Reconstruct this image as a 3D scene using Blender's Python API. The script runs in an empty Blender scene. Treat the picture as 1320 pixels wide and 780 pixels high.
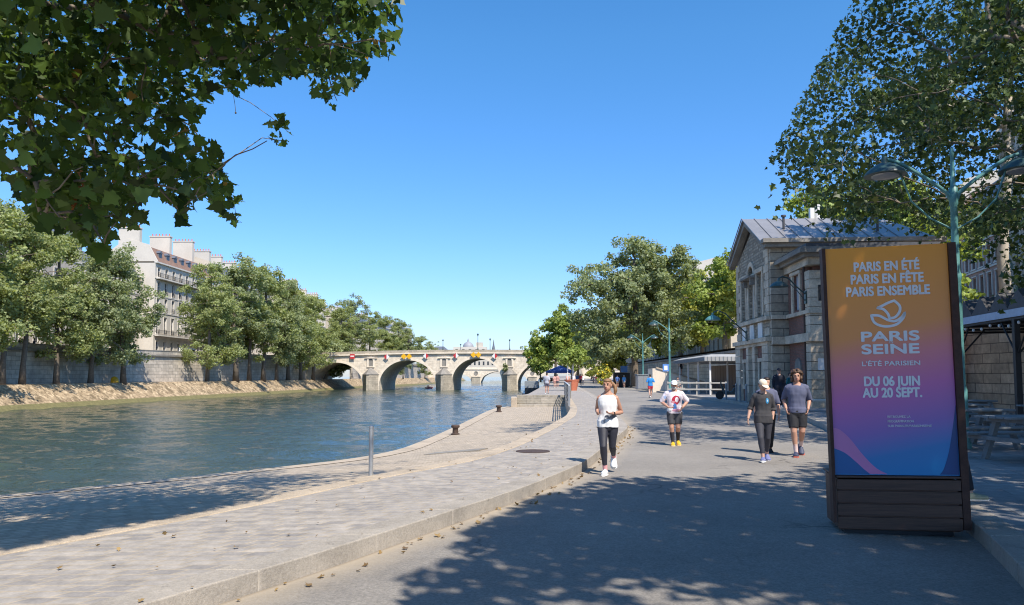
import bpy, bmesh, math, random
import numpy as np
from mathutils import Vector, Matrix, noise
R = math.radians
SC = bpy.context.scene
COL = SC.collection
rng = np.random.default_rng(7)
random.seed(7)

# ---------------------------------------------------------------- camera model (site survey: photo point -> place in the world)
EYE = Vector((0, 0, 1.65)); PITCH = R(3.5); F = 950.0; CX, CY = 660.0, 426.0
FW = Vector((0, math.cos(PITCH), math.sin(PITCH))); UP = Vector((0, -math.sin(PITCH), math.cos(PITCH)))
def ray(px, py):
    return Vector(((px-CX)/F, 0, 0)) + UP*((CY-py)/F) + FW
def P(px, py, z=0.0):
    d = ray(px, py); t = (z-EYE.z)/d.z
    return EYE + d*t
def PD(px, py, D):
    d = ray(px, py); return EYE + d*(D/d.y)
def proj(p):
    """array of points -> photo px"""
    q = np.asarray(p, float) - np.array([0, 0, 1.65])
    zc = q[:, 1]*FW.y + q[:, 2]*FW.z
    yc = q[:, 1]*UP.y + q[:, 2]*UP.z
    zc = np.where(zc < .05, .05, zc)
    return np.stack([CX+F*q[:, 0]/zc, CY-F*yc/zc], 1), zc
def inpoly(pts, poly):
    x, y = pts[:, 0], pts[:, 1]; res = np.zeros(len(pts), bool); n = len(poly)
    for i in range(n):
        x0, y0 = poly[i]; x1, y1 = poly[(i+1) % n]
        c = ((y0 > y) != (y1 > y)) & (x < (x1-x0)*(y-y0)/((y1-y0) if y1 != y0 else 1e-9)+x0)
        res ^= c
    return res
# sun: shadows fall away from the camera and a little to the left
SUN_EL = R(52); SH = Vector((-0.52, 0.855, 0)).normalized()
TO_SUN = Vector((-SH.x*math.cos(SUN_EL), -SH.y*math.cos(SUN_EL), math.sin(SUN_EL)))

# ---------------------------------------------------------------- object helpers
def tag(o, label=None, cat=None, group=None, kind=None):
    if label: o['label'] = label
    if cat: o['category'] = cat
    if group: o['group'] = group
    if kind: o['kind'] = kind
    return o
def empty(name, loc=(0, 0, 0), rz=0.0, label=None, cat=None, group=None):
    o = bpy.data.objects.new(name, None); COL.objects.link(o)
    o.empty_display_size = .2
    o.location = loc; o.rotation_euler = (0, 0, rz)
    return tag(o, label, cat, group)
def link(name, me, parent=None, loc=None):
    o = bpy.data.objects.new(name, me); COL.objects.link(o)
    if parent: o.parent = parent
    if loc is not None: o.location = loc
    return o
KIDS = {}
def copy_tree(o, parent=None):
    c = o.copy(); COL.objects.link(c)
    if parent: c.parent = parent
    for ch in list(o.children):
        copy_tree(ch, c)
    return c

TMP = bpy.data.scenes.new('workshop')
def evaluated_mesh(o):
    TMP.collection.objects.link(o)
    with bpy.context.temp_override(scene=TMP, view_layer=TMP.view_layers[0]):
        dg = bpy.context.evaluated_depsgraph_get(); dg.update()
        me = bpy.data.meshes.new_from_object(o.evaluated_get(dg))
    bpy.data.objects.remove(o)
    return me
class MB:
    """collects shapes of ONE object"""
    def __init__(s): s.v = []; s.f = []; s.m = []; s.cur = 0
    def mat(s, i): s.cur = i; return s
    def add(s, vs, fs):
        b = len(s.v); s.v.extend([tuple(p) for p in vs])
        for f in fs: s.f.append([b+i for i in f]); s.m.append(s.cur)
        return s
    def box(s, x0, x1, y0, y1, z0, z1, M=None):
        vs = [Vector(p) for p in ((x0,y0,z0),(x1,y0,z0),(x1,y1,z0),(x0,y1,z0),(x0,y0,z1),(x1,y0,z1),(x1,y1,z1),(x0,y1,z1))]
        if M is not None: vs = [M @ p for p in vs]
        return s.add(vs, [(0,3,2,1),(4,5,6,7),(0,1,5,4),(1,2,6,5),(2,3,7,6),(3,0,4,7)])
    def cbox(s, c, d, M=None):
        return s.box(c[0]-d[0]/2, c[0]+d[0]/2, c[1]-d[1]/2, c[1]+d[1]/2, c[2]-d[2]/2, c[2]+d[2]/2, M)
    def prism(s, poly, a, b, axis='z'):
        """poly 2d ccw extruded from a to b on axis"""
        n = len(poly)
        def mk(p, h):
            return {'z': (p[0], p[1], h), 'y': (p[0], h, p[1]), 'x': (h, p[0], p[1])}[axis]
        vs = [mk(p, a) for p in poly]+[mk(p, b) for p in poly]
        fs = [list(range(n))[::-1], list(range(n, 2*n))]+[(i, (i+1) % n, n+(i+1) % n, n+i) for i in range(n)]
        return s.add(vs, fs)
    def tube(s, pts, rad, n=8, cap=True):
        pts = [Vector(p) for p in pts]; k = len(pts)
        if not hasattr(rad, '__len__'): rad = [rad]*k
        vs = []; fs = []; ref = None
        for i, p in enumerate(pts):
            t = (pts[min(i+1, k-1)]-pts[max(i-1, 0)])
            if t.length < 1e-9: t = Vector((0, 0, 1))
            t.normalize()
            if ref is None:
                ref = Vector((1, 0, 0)) if abs(t.x) < .8 else Vector((0, 1, 0))
            a = (ref-t*ref.dot(t)).normalized(); b = t.cross(a); ref = a
            for j in range(n):
                w = 2*math.pi*j/n
                vs.append(p+(a*math.cos(w)+b*math.sin(w))*rad[i])
        for i in range(k-1):
            for j in range(n):
                fs.append((i*n+j, i*n+(j+1) % n, (i+1)*n+(j+1) % n, (i+1)*n+j))
        if cap: fs.append(list(range(n))[::-1]); fs.append([(k-1)*n+j for j in range(n)])
        return s.add(vs, fs)
    def lathe(s, prof, c=(0, 0, 0), n=16, sx=1, sy=1, M=None):
        vs = []; fs = []; k = len(prof)
        for r, z in prof:
            for j in range(n):
                w = 2*math.pi*j/n
                p = Vector((c[0]+r*math.cos(w)*sx, c[1]+r*math.sin(w)*sy, c[2]+z))
                vs.append(M @ p if M is not None else p)
        for i in range(k-1):
            for j in range(n): fs.append((i*n+j, i*n+(j+1) % n, (i+1)*n+(j+1) % n, (i+1)*n+j))
        fs.append(list(range(n))[::-1]); fs.append([(k-1)*n+j for j in range(n)])
        return s.add(vs, fs)
    def ell(s, c, r, n=12, m=8, M=None):
        prof = [(max(math.sin(math.pi*i/m), 1e-3), -math.cos(math.pi*i/m)) for i in range(m+1)]
        vs = []; fs = []
        for q, z in prof:
            for j in range(n):
                w = 2*math.pi*j/n
                p = Vector((q*math.cos(w)*r[0], q*math.sin(w)*r[1], z*r[2]))
                if M is not None: p = M @ p
                vs.append(p+Vector(c))
        for i in range(m):
            for j in range(n): fs.append((i*n+j, i*n+(j+1) % n, (i+1)*n+(j+1) % n, (i+1)*n+j))
        return s.add(vs, fs)
    def build(s, name, mats, parent=None, smooth=False, loc=None, bevel=0, uv=True, sharp=35):
        me = bpy.data.meshes.new(name)
        me.from_pydata(s.v, [], s.f)
        if not isinstance(mats, (list, tuple)): mats = [mats]
        for m in mats: me.materials.append(m)
        if len(mats) > 1: me.polygons.foreach_set('material_index', s.m)
        me.update()
        if uv and len(s.f) < 60000: boxuv(me)
        if smooth:
            me.polygons.foreach_set('use_smooth', [True]*len(me.polygons))
            if sharp: me.set_sharp_from_angle(angle=R(sharp))
        o = link(name, me, parent, loc)
        if bevel:
            b = o.modifiers.new('bevel', 'BEVEL'); b.width = bevel; b.segments = 2; b.limit_method = 'ANGLE'; b.angle_limit = R(40)
        return o
def boxuv(me):
    uv = me.uv_layers.new(name='UVMap').data
    nv = len(me.vertices); co = np.empty(nv*3); me.vertices.foreach_get('co', co); co = co.reshape(-1, 3)
    nl = len(me.loops); vi = np.empty(nl, int); me.loops.foreach_get('vertex_index', vi)
    npoly = len(me.polygons); nm = np.empty(npoly*3); me.polygons.foreach_get('normal', nm); nm = nm.reshape(-1, 3)
    lt = np.empty(npoly, int); me.polygons.foreach_get('loop_total', lt)
    n = np.repeat(nm, lt, 0); p = co[vi]
    hor = np.hypot(n[:, 0], n[:, 1]); flat = np.abs(n[:, 2]) > .75
    hs = np.where(hor < 1e-6, 1, hor)
    tx, ty = -n[:, 1]/hs, n[:, 0]/hs
    u = np.where(flat, p[:, 0], p[:, 0]*tx+p[:, 1]*ty); v = np.where(flat, p[:, 1], p[:, 2])
    uv.foreach_set('uv', np.stack([u, v], 1).ravel())

# ---------------------------------------------------------------- material helpers
class NT:
    def __init__(s, name):
        s.m = bpy.data.materials.new(name); s.m.use_nodes = True; s.t = s.m.node_tree; s.n = s.t.nodes
        s.b = s.n['Principled BSDF']; s.out = s.n['Material Output']
    def new(s, t, **k):
        x = s.n.new(t)
        for a, v in k.items(): setattr(x, a, v)
        return x
    def L(s, a, b): s.t.links.new(a, b)
    def noise(s, vec, scale, detail=4, rough=.6):
        x = s.new('ShaderNodeTexNoise'); x.inputs['Scale'].default_value = scale; x.inputs['Detail'].default_value = detail
        x.inputs['Roughness'].default_value = rough
        if vec is not None: s.L(vec, x.inputs['Vector'])
        return x.outputs['Fac']
    def ramp(s, fac, stops):
        x = s.new('ShaderNodeValToRGB'); e = x.color_ramp.elements
        while len(e) < len(stops): e.new(.5)
        for el, (p, c) in zip(e, stops): el.position = p; el.color = (*c, 1) if len(c) == 3 else c
        s.L(fac, x.inputs['Fac']); return x.outputs['Color']
    def mix(s, fac, a, b, mode='MIX'):
        x = s.new('ShaderNodeMix', data_type='RGBA', blend_type=mode)
        for sock, v in ((x.inputs['Factor'], fac), (x.inputs['A'], a), (x.inputs['B'], b)):
            if hasattr(v, 'is_output'): s.L(v, sock)
            elif isinstance(v, (int, float)): sock.default_value = v
            else: sock.default_value = (*v, 1)
        return x.outputs['Result']
    def math(s, op, a, b=0.0, c=None, clamp=False):
        x = s.new('ShaderNodeMath', operation=op, use_clamp=clamp)
        for i, v in enumerate((a, b, c)):
            if v is None: continue
            if hasattr(v, 'is_output'): s.L(v, x.inputs[i])
            else: x.inputs[i].default_value = v
        return x.outputs[0]
    def bump(s, h, strength=.3, dist=.02):
        x = s.new('ShaderNodeBump'); x.inputs['Strength'].default_value = strength; x.inputs['Distance'].default_value = dist
        s.L(h, x.inputs['Height']); s.L(x.outputs['Normal'], s.b.inputs['Normal'])
    def obj(s): return s.new('ShaderNodeTexCoord').outputs['Object']
    def uv(s): return s.new('ShaderNodeTexCoord').outputs['UV']
    def set(s, col=None, rough=.6, metal=0, spec=None):
        if col is not None:
            if hasattr(col, 'is_output'): s.L(col, s.b.inputs['Base Color'])
            else: s.b.inputs['Base Color'].default_value = (*col, 1)
        s.b.inputs['Roughness'].default_value = rough; s.b.inputs['Metallic'].default_value = metal
        if spec is not None: s.b.inputs['Specular IOR Level'].default_value = spec
        return s.m
def sc(c, k): return tuple(max(0, min(1, x*k)) for x in c)
def plain(name, col, rough=.6, metal=0, var=.18, scale=6, bump=.08, fine=60, spec=None, dist=.01):
    n = NT(name); o = n.obj()
    a = n.noise(o, scale, 5); b = n.noise(o, fine, 3)
    c = n.ramp(a, [(.3, sc(col, 1-var)), (.7, sc(col, 1+var))])
    c = n.mix(.35, c, n.ramp(b, [(.3, sc(col, 1-var)), (.7, sc(col, 1+var))]))
    if bump: n.bump(b, bump, dist)
    return n.set(c, rough, metal, spec)
def bricks(name, c1, c2, mortar, w, h, ms=.012, rough=.85, stain=.35, stain_col=(.05, .048, .045), bump=.5, bias=0., scale=.35, use_uv=True, offset=.5, swap=False, smooth=.1, dirt_scale=1.0, warp=1.0):
    n = NT(name); v = n.uv() if use_uv else n.obj()
    if swap:
        sp = n.new('ShaderNodeSeparateXYZ'); n.L(v, sp.inputs[0]); cb = n.new('ShaderNodeCombineXYZ')
        n.L(sp.outputs[1], cb.inputs[0]); n.L(sp.outputs[0], cb.inputs[1]); v = cb.outputs[0]
    # slight waviness so that joints are not ruler straight
    d = n.new('ShaderNodeTexNoise'); d.inputs['Scale'].default_value = 1.7; n.L(v, d.inputs['Vector'])
    vm = n.new('ShaderNodeVectorMath', operation='SCALE'); vm.inputs['Scale'].default_value = .035*min(w, 1)*warp; n.L(d.outputs['Color'], vm.inputs[0])
    va = n.new('ShaderNodeVectorMath', operation='ADD'); n.L(v, va.inputs[0]); n.L(vm.outputs[0], va.inputs[1]); vv = va.outputs[0]
    b = n.new('ShaderNodeTexBrick'); b.offset = offset; b.inputs['Scale'].default_value = 1; b.inputs['Brick Width'].default_value = w; b.inputs['Row Height'].default_value = h
    b.inputs['Mortar Size'].default_value = ms; b.inputs['Mortar Smooth'].default_value = smooth; b.inputs['Bias'].default_value = bias
    b.inputs['Color1'].default_value = (*c1, 1); b.inputs['Color2'].default_value = (*c2, 1); b.inputs['Mortar'].default_value = (*mortar, 1)
    n.L(vv, b.inputs['Vector'])
    o = n.obj()
    big = n.noise(o, scale, 6, .65); med = n.noise(o, scale*9*dirt_scale, 5); fine = n.noise(o, 45, 3)
    st = n.ramp(big, [(.42, (0, 0, 0)), (.72, (1, 1, 1))])
    c = n.mix(n.math('MULTIPLY', st, stain), b.outputs['Color'], stain_col)
    c = n.mix(.8, c, n.ramp(med, [(.25, (.62, .62, .62)), (.75, (1.25, 1.22, 1.18))]), 'MULTIPLY')
    c = n.mix(.5, c, n.ramp(fine, [(.25, (.75, .75, .75)), (.75, (1.2, 1.2, 1.2))]), 'MULTIPLY')
    h_ = n.math('ADD', n.math('MULTIPLY', n.math('SUBTRACT', 1.0, b.outputs['Fac']), 1.0), n.math('MULTIPLY', med, .6))
    n.bump(h_, bump, .02)
    return n.set(c, rough)

M = {}
def asphalt(name, gutter):
    n = NT(name); o = n.obj()
    big = n.ramp(n.noise(o, .35, 6, .65), [(.36, (0,0,0)), (.70, (1,1,1))])
    c = n.mix(big, (.235, .215, .19), (.32, .293, .257))
    c = n.mix(.75, c, n.ramp(n.noise(o, 34, 6, .9), [(.32, (.40, .40, .41)), (.68, (1.55, 1.53, 1.5))]), 'MULTIPLY')
    c = n.mix(.6, c, n.ramp(n.noise(o, 7, 6, .7), [(.3, (.8, .8, .8)), (.7, (1.15, 1.15, 1.15))]), 'MULTIPLY')
    pat = n.ramp(n.noise(o, .12, 3, .5), [(.60, (0,0,0)), (.63, (1,1,1))]); c = n.mix(n.math('MULTIPLY', pat, .25), c, (.17, .16, .15))
    cr = n.new('ShaderNodeTexVoronoi', feature='DISTANCE_TO_EDGE'); cr.inputs['Scale'].default_value = .32
    wv = n.new('ShaderNodeVectorMath', operation='ADD'); wn = n.new('ShaderNodeTexNoise'); wn.inputs['Scale'].default_value = 1.6; wn.inputs['Detail'].default_value = 5; n.L(o, wn.inputs['Vector']); n.L(o, wv.inputs[0]); n.L(wn.outputs['Color'], wv.inputs[1]); n.L(wv.outputs[0], cr.inputs['Vector'])
    ck = n.ramp(cr.outputs['Distance'], [(.003, (1, 1, 1)), (.010, (0, 0, 0))]); ck = n.math('MULTIPLY', ck, n.ramp(n.noise(o, .5, 2), [(.52, (0, 0, 0)), (.60, (1, 1, 1))])); c = n.mix(n.math('MULTIPLY', ck, .7), c, (.09, .08, .07))
    c = n.mix(n.math('MULTIPLY', n.ramp(n.noise(o, 1.3, 4, .8), [(.62, (0, 0, 0)), (.68, (1, 1, 1))]), .3), c, (.38, .34, .28))
    if gutter:
        sp = n.new('ShaderNodeSeparateXYZ'); n.L(n.uv(), sp.inputs[0])
        d = n.math('ADD', sp.outputs[1], n.math('MULTIPLY', n.math('SUBTRACT', n.noise(o, 2.2, 5, .7), .5), .55))
        f = n.math('SUBTRACT', 1.0, n.math('DIVIDE', d, .55), clamp=True)
        c = n.mix(n.math('MULTIPLY', f, .85), c, (.43, .36, .27))
        w = n.math('SUBTRACT', 1.0, n.math('DIVIDE', sp.outputs[1], .05), clamp=True); c = n.mix(n.math('MULTIPLY', w, .6), c, (.16, .13, .10))
    n.bump(n.noise(o, 120, 3, .8), .5, .012)
    return n.set(c, .9)
M['asphalt'] = asphalt('asphalt', False); M['road'] = asphalt('road_asphalt', True)
M['dust'] = plain('road_dust', (.36, .30, .22), .95, var=.2, scale=3, fine=120, bump=.3)
M['pave'] = bricks('promenade_setts', (.29, .27, .255), (.44, .40, .355), (.43, .365, .28), .235, .165, .013, stain=.45, stain_col=(.30, .275, .25), bump=.5, scale=.7, swap=True, warp=3.2)
M['cobble'] = bricks('quay_cobbles', (.44, .365, .275), (.60, .505, .385), (.34, .27, .19), .24, .13, .016, stain=.35, stain_col=(.40, .33, .235), bump=.5, scale=.6, swap=True)
M['pave_right'] = bricks('pavement_slabs', (.27, .265, .26), (.34, .33, .32), (.20, .195, .19), .8, .5, .01, stain=.3, stain_col=(.18, .18, .18), bump=.3, scale=.5, swap=True)
def granite(name, col):
    n = NT(name); o = n.obj()
    c = n.ramp(n.noise(o, 1.4, 6, .7), [(.3, sc(col, .72)), (.5, col), (.72, sc(col, 1.18))])
    c = n.mix(.8, c, n.ramp(n.noise(o, 42, 5, .9), [(.32, (.66, .66, .66)), (.68, (1.3, 1.29, 1.27))]), 'MULTIPLY')
    c = n.mix(n.math('MULTIPLY', n.ramp(n.noise(o, 5.5, 5, .75), [(.60, (0, 0, 0)), (.68, (1, 1, 1))]), .55), c, sc(col, .36))
    n.bump(n.math('ADD', n.noise(o, 60, 4, .8), n.noise(o, 9, 3)), .6, .012)
    return n.set(c, .88)
M['granite'] = granite('kerb_granite', (.375, .335, .285))
M['granite2'] = granite('edge_stone', (.47, .385, .285))
M['mortar'] = plain('kerb_mortar', (.46, .41, .34), .9, bump=.1)
M['quaystone'] = bricks('quay_wall_stone', (.36, .32, .26), (.46, .41, .34), (.25, .22, .18), 1.1, .45, .015, stain=.5, stain_col=(.13, .13, .09), bump=.6)
M['limestone'] = bricks('bridge_limestone', (.72, .62, .485), (.82, .725, .585), (.56, .475, .37), 1.3, .52, .02, stain=.32, stain_col=(.40, .32, .22), bump=.4, scale=.12)
M['limestone_plain'] = plain('cut_limestone', (.76, .655, .515), .85, var=.2, scale=.6, fine=14, bump=.25)
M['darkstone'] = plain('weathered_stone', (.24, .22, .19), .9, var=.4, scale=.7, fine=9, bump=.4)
M['pierstone'] = bricks('pier_stone', (.45, .39, .30), (.54, .475, .37), (.22, .195, .155), 1.4, .55, .02, stain=.6, stain_col=(.15, .14, .115), bump=.5, scale=.35)
M['islandwall'] = bricks('embankment_blocks', (.47, .415, .34), (.66, .585, .48), (.30, .265, .22), 1.6, .62, .03, stain=.75, stain_col=(.22, .195, .165), bump=.5, scale=.16)
def bank():
    n = NT('bank_rubble'); o = n.obj()
    vo = n.new('ShaderNodeTexVoronoi'); vo.inputs['Scale'].default_value = 2.6; n.L(o, vo.inputs['Vector'])
    c = n.ramp(n.noise(vo.outputs['Color'], 3.0, 2), [(.32, (.22, .155, .09)), (.5, (.42, .31, .19)), (.68, (.62, .48, .31))])
    c = n.mix(n.ramp(n.noise(o, .9, 6, .7), [(.48, (0, 0, 0)), (.62, (1, 1, 1))]), c, (.17, .125, .07))
    c = n.mix(.6, c, n.ramp(n.noise(o, 6, 5, .7), [(.3, (.6, .6, .6)), (.7, (1.3, 1.28, 1.2))]), 'MULTIPLY')
    n.bump(n.math('ADD', vo.outputs['Distance'], n.noise(o, 5, 4)), .8, .03)
    return n.set(c, .95)
M['bankstone'] = bank()
M['algae'] = plain('algae_line', (.17, .15, .06), .8, var=.4, scale=2, fine=10, bump=.3)
M['facade'] = plain('rendered_facade', (.54, .485, .40), .85, var=.14, scale=.25, fine=3, bump=.1)
M['facade2'] = plain('cream_facade', (.58, .53, .45), .85, var=.13, scale=.25, fine=3, bump=.1)
M['facade3'] = plain('tan_facade', (.46, .40, .325), .85, var=.16, scale=.25, fine=3, bump=.1)
M['trimstone'] = plain('pale_trim', (.62, .58, .51), .8, var=.12, scale=.6, fine=8, bump=.1)
M['slate'] = plain('slate_roof', (.13, .14, .16), .5, var=.25, scale=1.2, fine=12, bump=.3)
M['tile'] = plain('brown_tile_roof', (.25, .15, .105), .8, var=.3, scale=1.2, fine=9, bump=.3)
M['glassdark'] = plain('dark_window_glass', (.03, .035, .042), .12, var=.3, scale=.6, bump=0, spec=.6)
M['shutter'] = plain('painted_shutter', (.62, .61, .58), .6, var=.1)
M['pink'] = bricks('pink_brick', (.40, .235, .19), (.46, .28, .225), (.42, .33, .28), .24, .08, .008, stain=.2, bump=.2)
M['brickdark'] = bricks('sooty_brick', (.24, .10, .07), (.31, .14, .10), (.16, .13, .11), .24, .075, .01, stain=.45, stain_col=(.06, .05, .045), bump=.4, scale=.8)
M['rubble'] = bricks('rubble_wall', (.27, .225, .165), (.56, .475, .36), (.28, .24, .185), .30, .17, .035, stain=.4, stain_col=(.12, .115, .105), bump=.9, scale=.9, smooth=.6)
M['pavstone'] = bricks('pavilion_ashlar', (.45, .375, .275), (.62, .525, .395), (.16, .135, .105), 1.25, .44, .022, stain=.55, stain_col=(.15, .14, .125), bump=.6, scale=.55)
M['pavtrim'] = plain('pavilion_trim', (.56, .465, .345), .85, var=.5, scale=1.1, fine=12, bump=.3)
M['blind'] = plain('blind_window_panel', (.45, .47, .50), .7, var=.1, scale=2)
M['zinc'] = plain('zinc_roof', (.36, .345, .335), .42, .45, var=.16, scale=.9, fine=8, bump=.05)
M['zincdark'] = plain('dark_lead', (.07, .07, .075), .6, var=.3)
M['lampgreen'] = plain('verdigris_paint', (.10, .26, .245), .45, var=.3, scale=5, fine=40, bump=.1)
M['lampdark'] = plain('dark_green_shade', (.035, .075, .075), .35, var=.25, scale=8)
M['white'] = plain('white_paint', (.78, .77, .74), .5, var=.08, scale=3)
M['steel'] = plain('grey_steel', (.42, .43, .44), .4, .6, var=.15, scale=10)
M['iron'] = plain('rusty_iron', (.085, .055, .042), .75, .2, var=.4, scale=14, bump=.4)
M['black'] = plain('black_paint', (.018, .018, .02), .5, var=.3)
M['darkwood'] = (lambda n: (lambda o: n.set(n.ramp(n.noise((lambda mp: (setattr(mp.inputs['Scale'], 'default_value', (1.2, 8, 22)), n.L(o, mp.inputs['Vector']), mp.outputs[0])[2])(n.new('ShaderNodeMapping')), 3, 6, .7), [(.3, (.042, .021, .014)), (.7, (.135, .066, .042))]), .55))(n.obj()))(NT('stained_planks'))
M['corten'] = plain('rust_brown_steel', (.075, .035, .024), .7, .2, var=.4, scale=9, fine=60)
M['greywood'] = plain('weathered_grey_wood', (.20, .215, .22), .8, var=.25, scale=4, fine=35, bump=.3)
M['terracotta'] = plain('terracotta', (.52, .16, .085), .75, var=.15, scale=4)
M['bark'] = plain('plane_bark', (.21, .17, .125), .9, var=.45, scale=3.2, fine=18, bump=.6, dist=.03)
M['barkpale'] = plain('pale_plane_bark', (.42, .36, .27), .9, var=.4, scale=1.6, fine=7, bump=.3)
M['barkdark'] = plain('dark_bark', (.15, .12, .09), .95, var=.4, scale=4, fine=20, bump=.6, dist=.03)
M['twig'] = plain('twig_bark', (.12, .09, .055), .9, var=.3, scale=10)
M['blossom'] = plain('yellow_blossom', (.72, .50, .02), .6, var=.15)
M['rail'] = plain('aged_white_rail', (.40, .38, .34), .6, var=.2)
M['canvasgrey'] = plain('grey_white_canvas', (.36, .355, .34), .7, var=.2, scale=1.5)
M['yellow'] = plain('yellow_paint', (.78, .42, .01), .5, var=.06)
M['red'] = plain('red_paint', (.52, .035, .04), .5, var=.08)
M['blue'] = plain('blue_canvas', (.035, .07, .22), .8, var=.15)
M['bluepanel'] = plain('blue_sign_panel', (.10, .25, .60), .5, var=.08)
M['rubber'] = plain('black_rubber', (.02, .02, .02), .8, var=.2)
M['carpaint'] = plain('dark_car_paint', (.03, .035, .045), .2, .3, var=.1)
M['canvas'] = plain('white_canvas', (.72, .71, .68), .8, var=.08, scale=2)
# ================================================================ SETTING: ground, road, promenade, quay, water, island bank
def curve_from(pts):
    pts = sorted((p[1], p[0]) for p in pts)
    ys = np.array([p[0] for p in pts]); xs = np.array([p[1] for p in pts])
    g = np.arange(-40, 700, .5)
    v = np.interp(g, ys, xs)
    lo = g < ys[0]; hi = g > ys[-1]
    v[lo] = xs[0]+(g[lo]-ys[0])*(xs[1]-xs[0])/(ys[1]-ys[0]); v[hi] = xs[-1]+(g[hi]-ys[-1])*(xs[-1]-xs[-2])/(ys[-1]-ys[-2])
    out = v.copy()
    for _ in range(3):   # widening smoothing with distance
        w = np.clip((g*.06).astype(int), 1, 12); o = out.copy()
        for i in range(len(g)):
            a = max(0, i-w[i]); b = min(len(g), i+w[i]+1)
            k = min(i-a, b-1-i); o[i] = out[i-k:i+k+1].mean()
        out = o
    return lambda y: float(np.interp(y, g, out))
gp = lambda z, *pp: [P(a, b, z) for a, b in pp]
kerb_x = curve_from(gp(0, (317,767),(476,716),(550.6,686),(608,667),(660,650),(751.5,609),(811,557),(786,527),(765,512),(745,499.5))+[Vector((17, 215, 0)), Vector((38, 500, 0))])
prom_x = curve_from(gp(.15, (0,707),(150,680),(380,635),(480,612),(580,597),(650,575),(705,550),(730,536),(735,527))+[Vector((3.75, 52, 0)), Vector((5.5, 80, 0)), Vector((13.5, 215, 0)), Vector((33, 500, 0))])
quay_x = curve_from(gp(-.65, (0,641),(175,624),(450,594),(472,590),(515,581),(555,565),(590,549),(630,529),(647,523.5))+[Vector((1.1, 57, 0)), Vector((4.7, 110, 0)), Vector((11.8, 211, 0)), Vector((30, 500, 0))])
rkerb_x = curve_from(gp(0, (1320,759),(1267,699))+[Vector((9.6, 22.7, 0)), Vector((11.2, 29, 0)), Vector((13.0, 42, 0)), Vector((13.7, 65, 0)), Vector((15.3, 87, 0)), Vector((23.5, 215, 0)), Vector((46, 500, 0))])
WATER = -2.65
def yrange(a, b):
    out = [a]
    while out[-1] < b: out.append(out[-1]+max(.5, abs(out[-1])*.035))
    out[-1] = b; return out
def sheet(name, fl, fr, ys, zl, zr, m, nx=1, kind='structure', jitter=0, left=False):
    """ground sheet between two curves; UV = metres along, metres across"""
    if not callable(zl): a = zl; zl = lambda y: a
    if not callable(zr): b = zr; zr = lambda y: b
    v = []; uvs = []; f = []; s = 0; prev = None
    for i, y in enumerate(ys):
        l = Vector((fl(y), y, zl(y))); r = Vector((fr(y), y, zr(y)))
        if prev is not None: s += (r-prev).length
        prev = r
        for j in range(nx+1):
            p = l.lerp(r, j/nx)
            if jitter and 0 < j < nx: p.z += noise.noise(p*.7)*jitter
            v.append(p); uvs.append((s, (p-l).length if left else (r-p).length))
    for i in range(len(ys)-1):
        for j in range(nx):
            f.append((i*(nx+1)+j, i*(nx+1)+j+1, (i+1)*(nx+1)+j+1, (i+1)*(nx+1)+j))
    me = bpy.data.meshes.new(name); me.from_pydata(v, [], f); me.materials.append(m)
    u = me.uv_layers.new(name='UVMap').data
    for l in me.loops: u[l.index].uv = uvs[l.vertex_index]
    me.polygons.foreach_set('use_smooth', [True]*len(f)); me.update()
    return tag(link(name, me), kind=kind)
EDGE = .34           # pale edging strip of the promenade
KERB = .36           # kerb stone width
yr = yrange(-14, 420)
gnd = sheet('ground', lambda y: prom_x(y)+.3, lambda y: 2500, [-60, -14]+yr[1:]+[2500], -.012, -.012, M['asphalt'])
sheet('road', kerb_x, rkerb_x, yr, -.004, -.004, M['road'], nx=12, left=True)
sheet('promenade', lambda y: prom_x(y)+EDGE, lambda y: kerb_x(y)-KERB+.01, yr, .150, .150, M['pave'], nx=6)
sheet('pavement', lambda y: rkerb_x(y)+.33, lambda y: rkerb_x(y)+45, yrange(-14, 300), .148, .148, M['pave_right'], nx=8)
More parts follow.
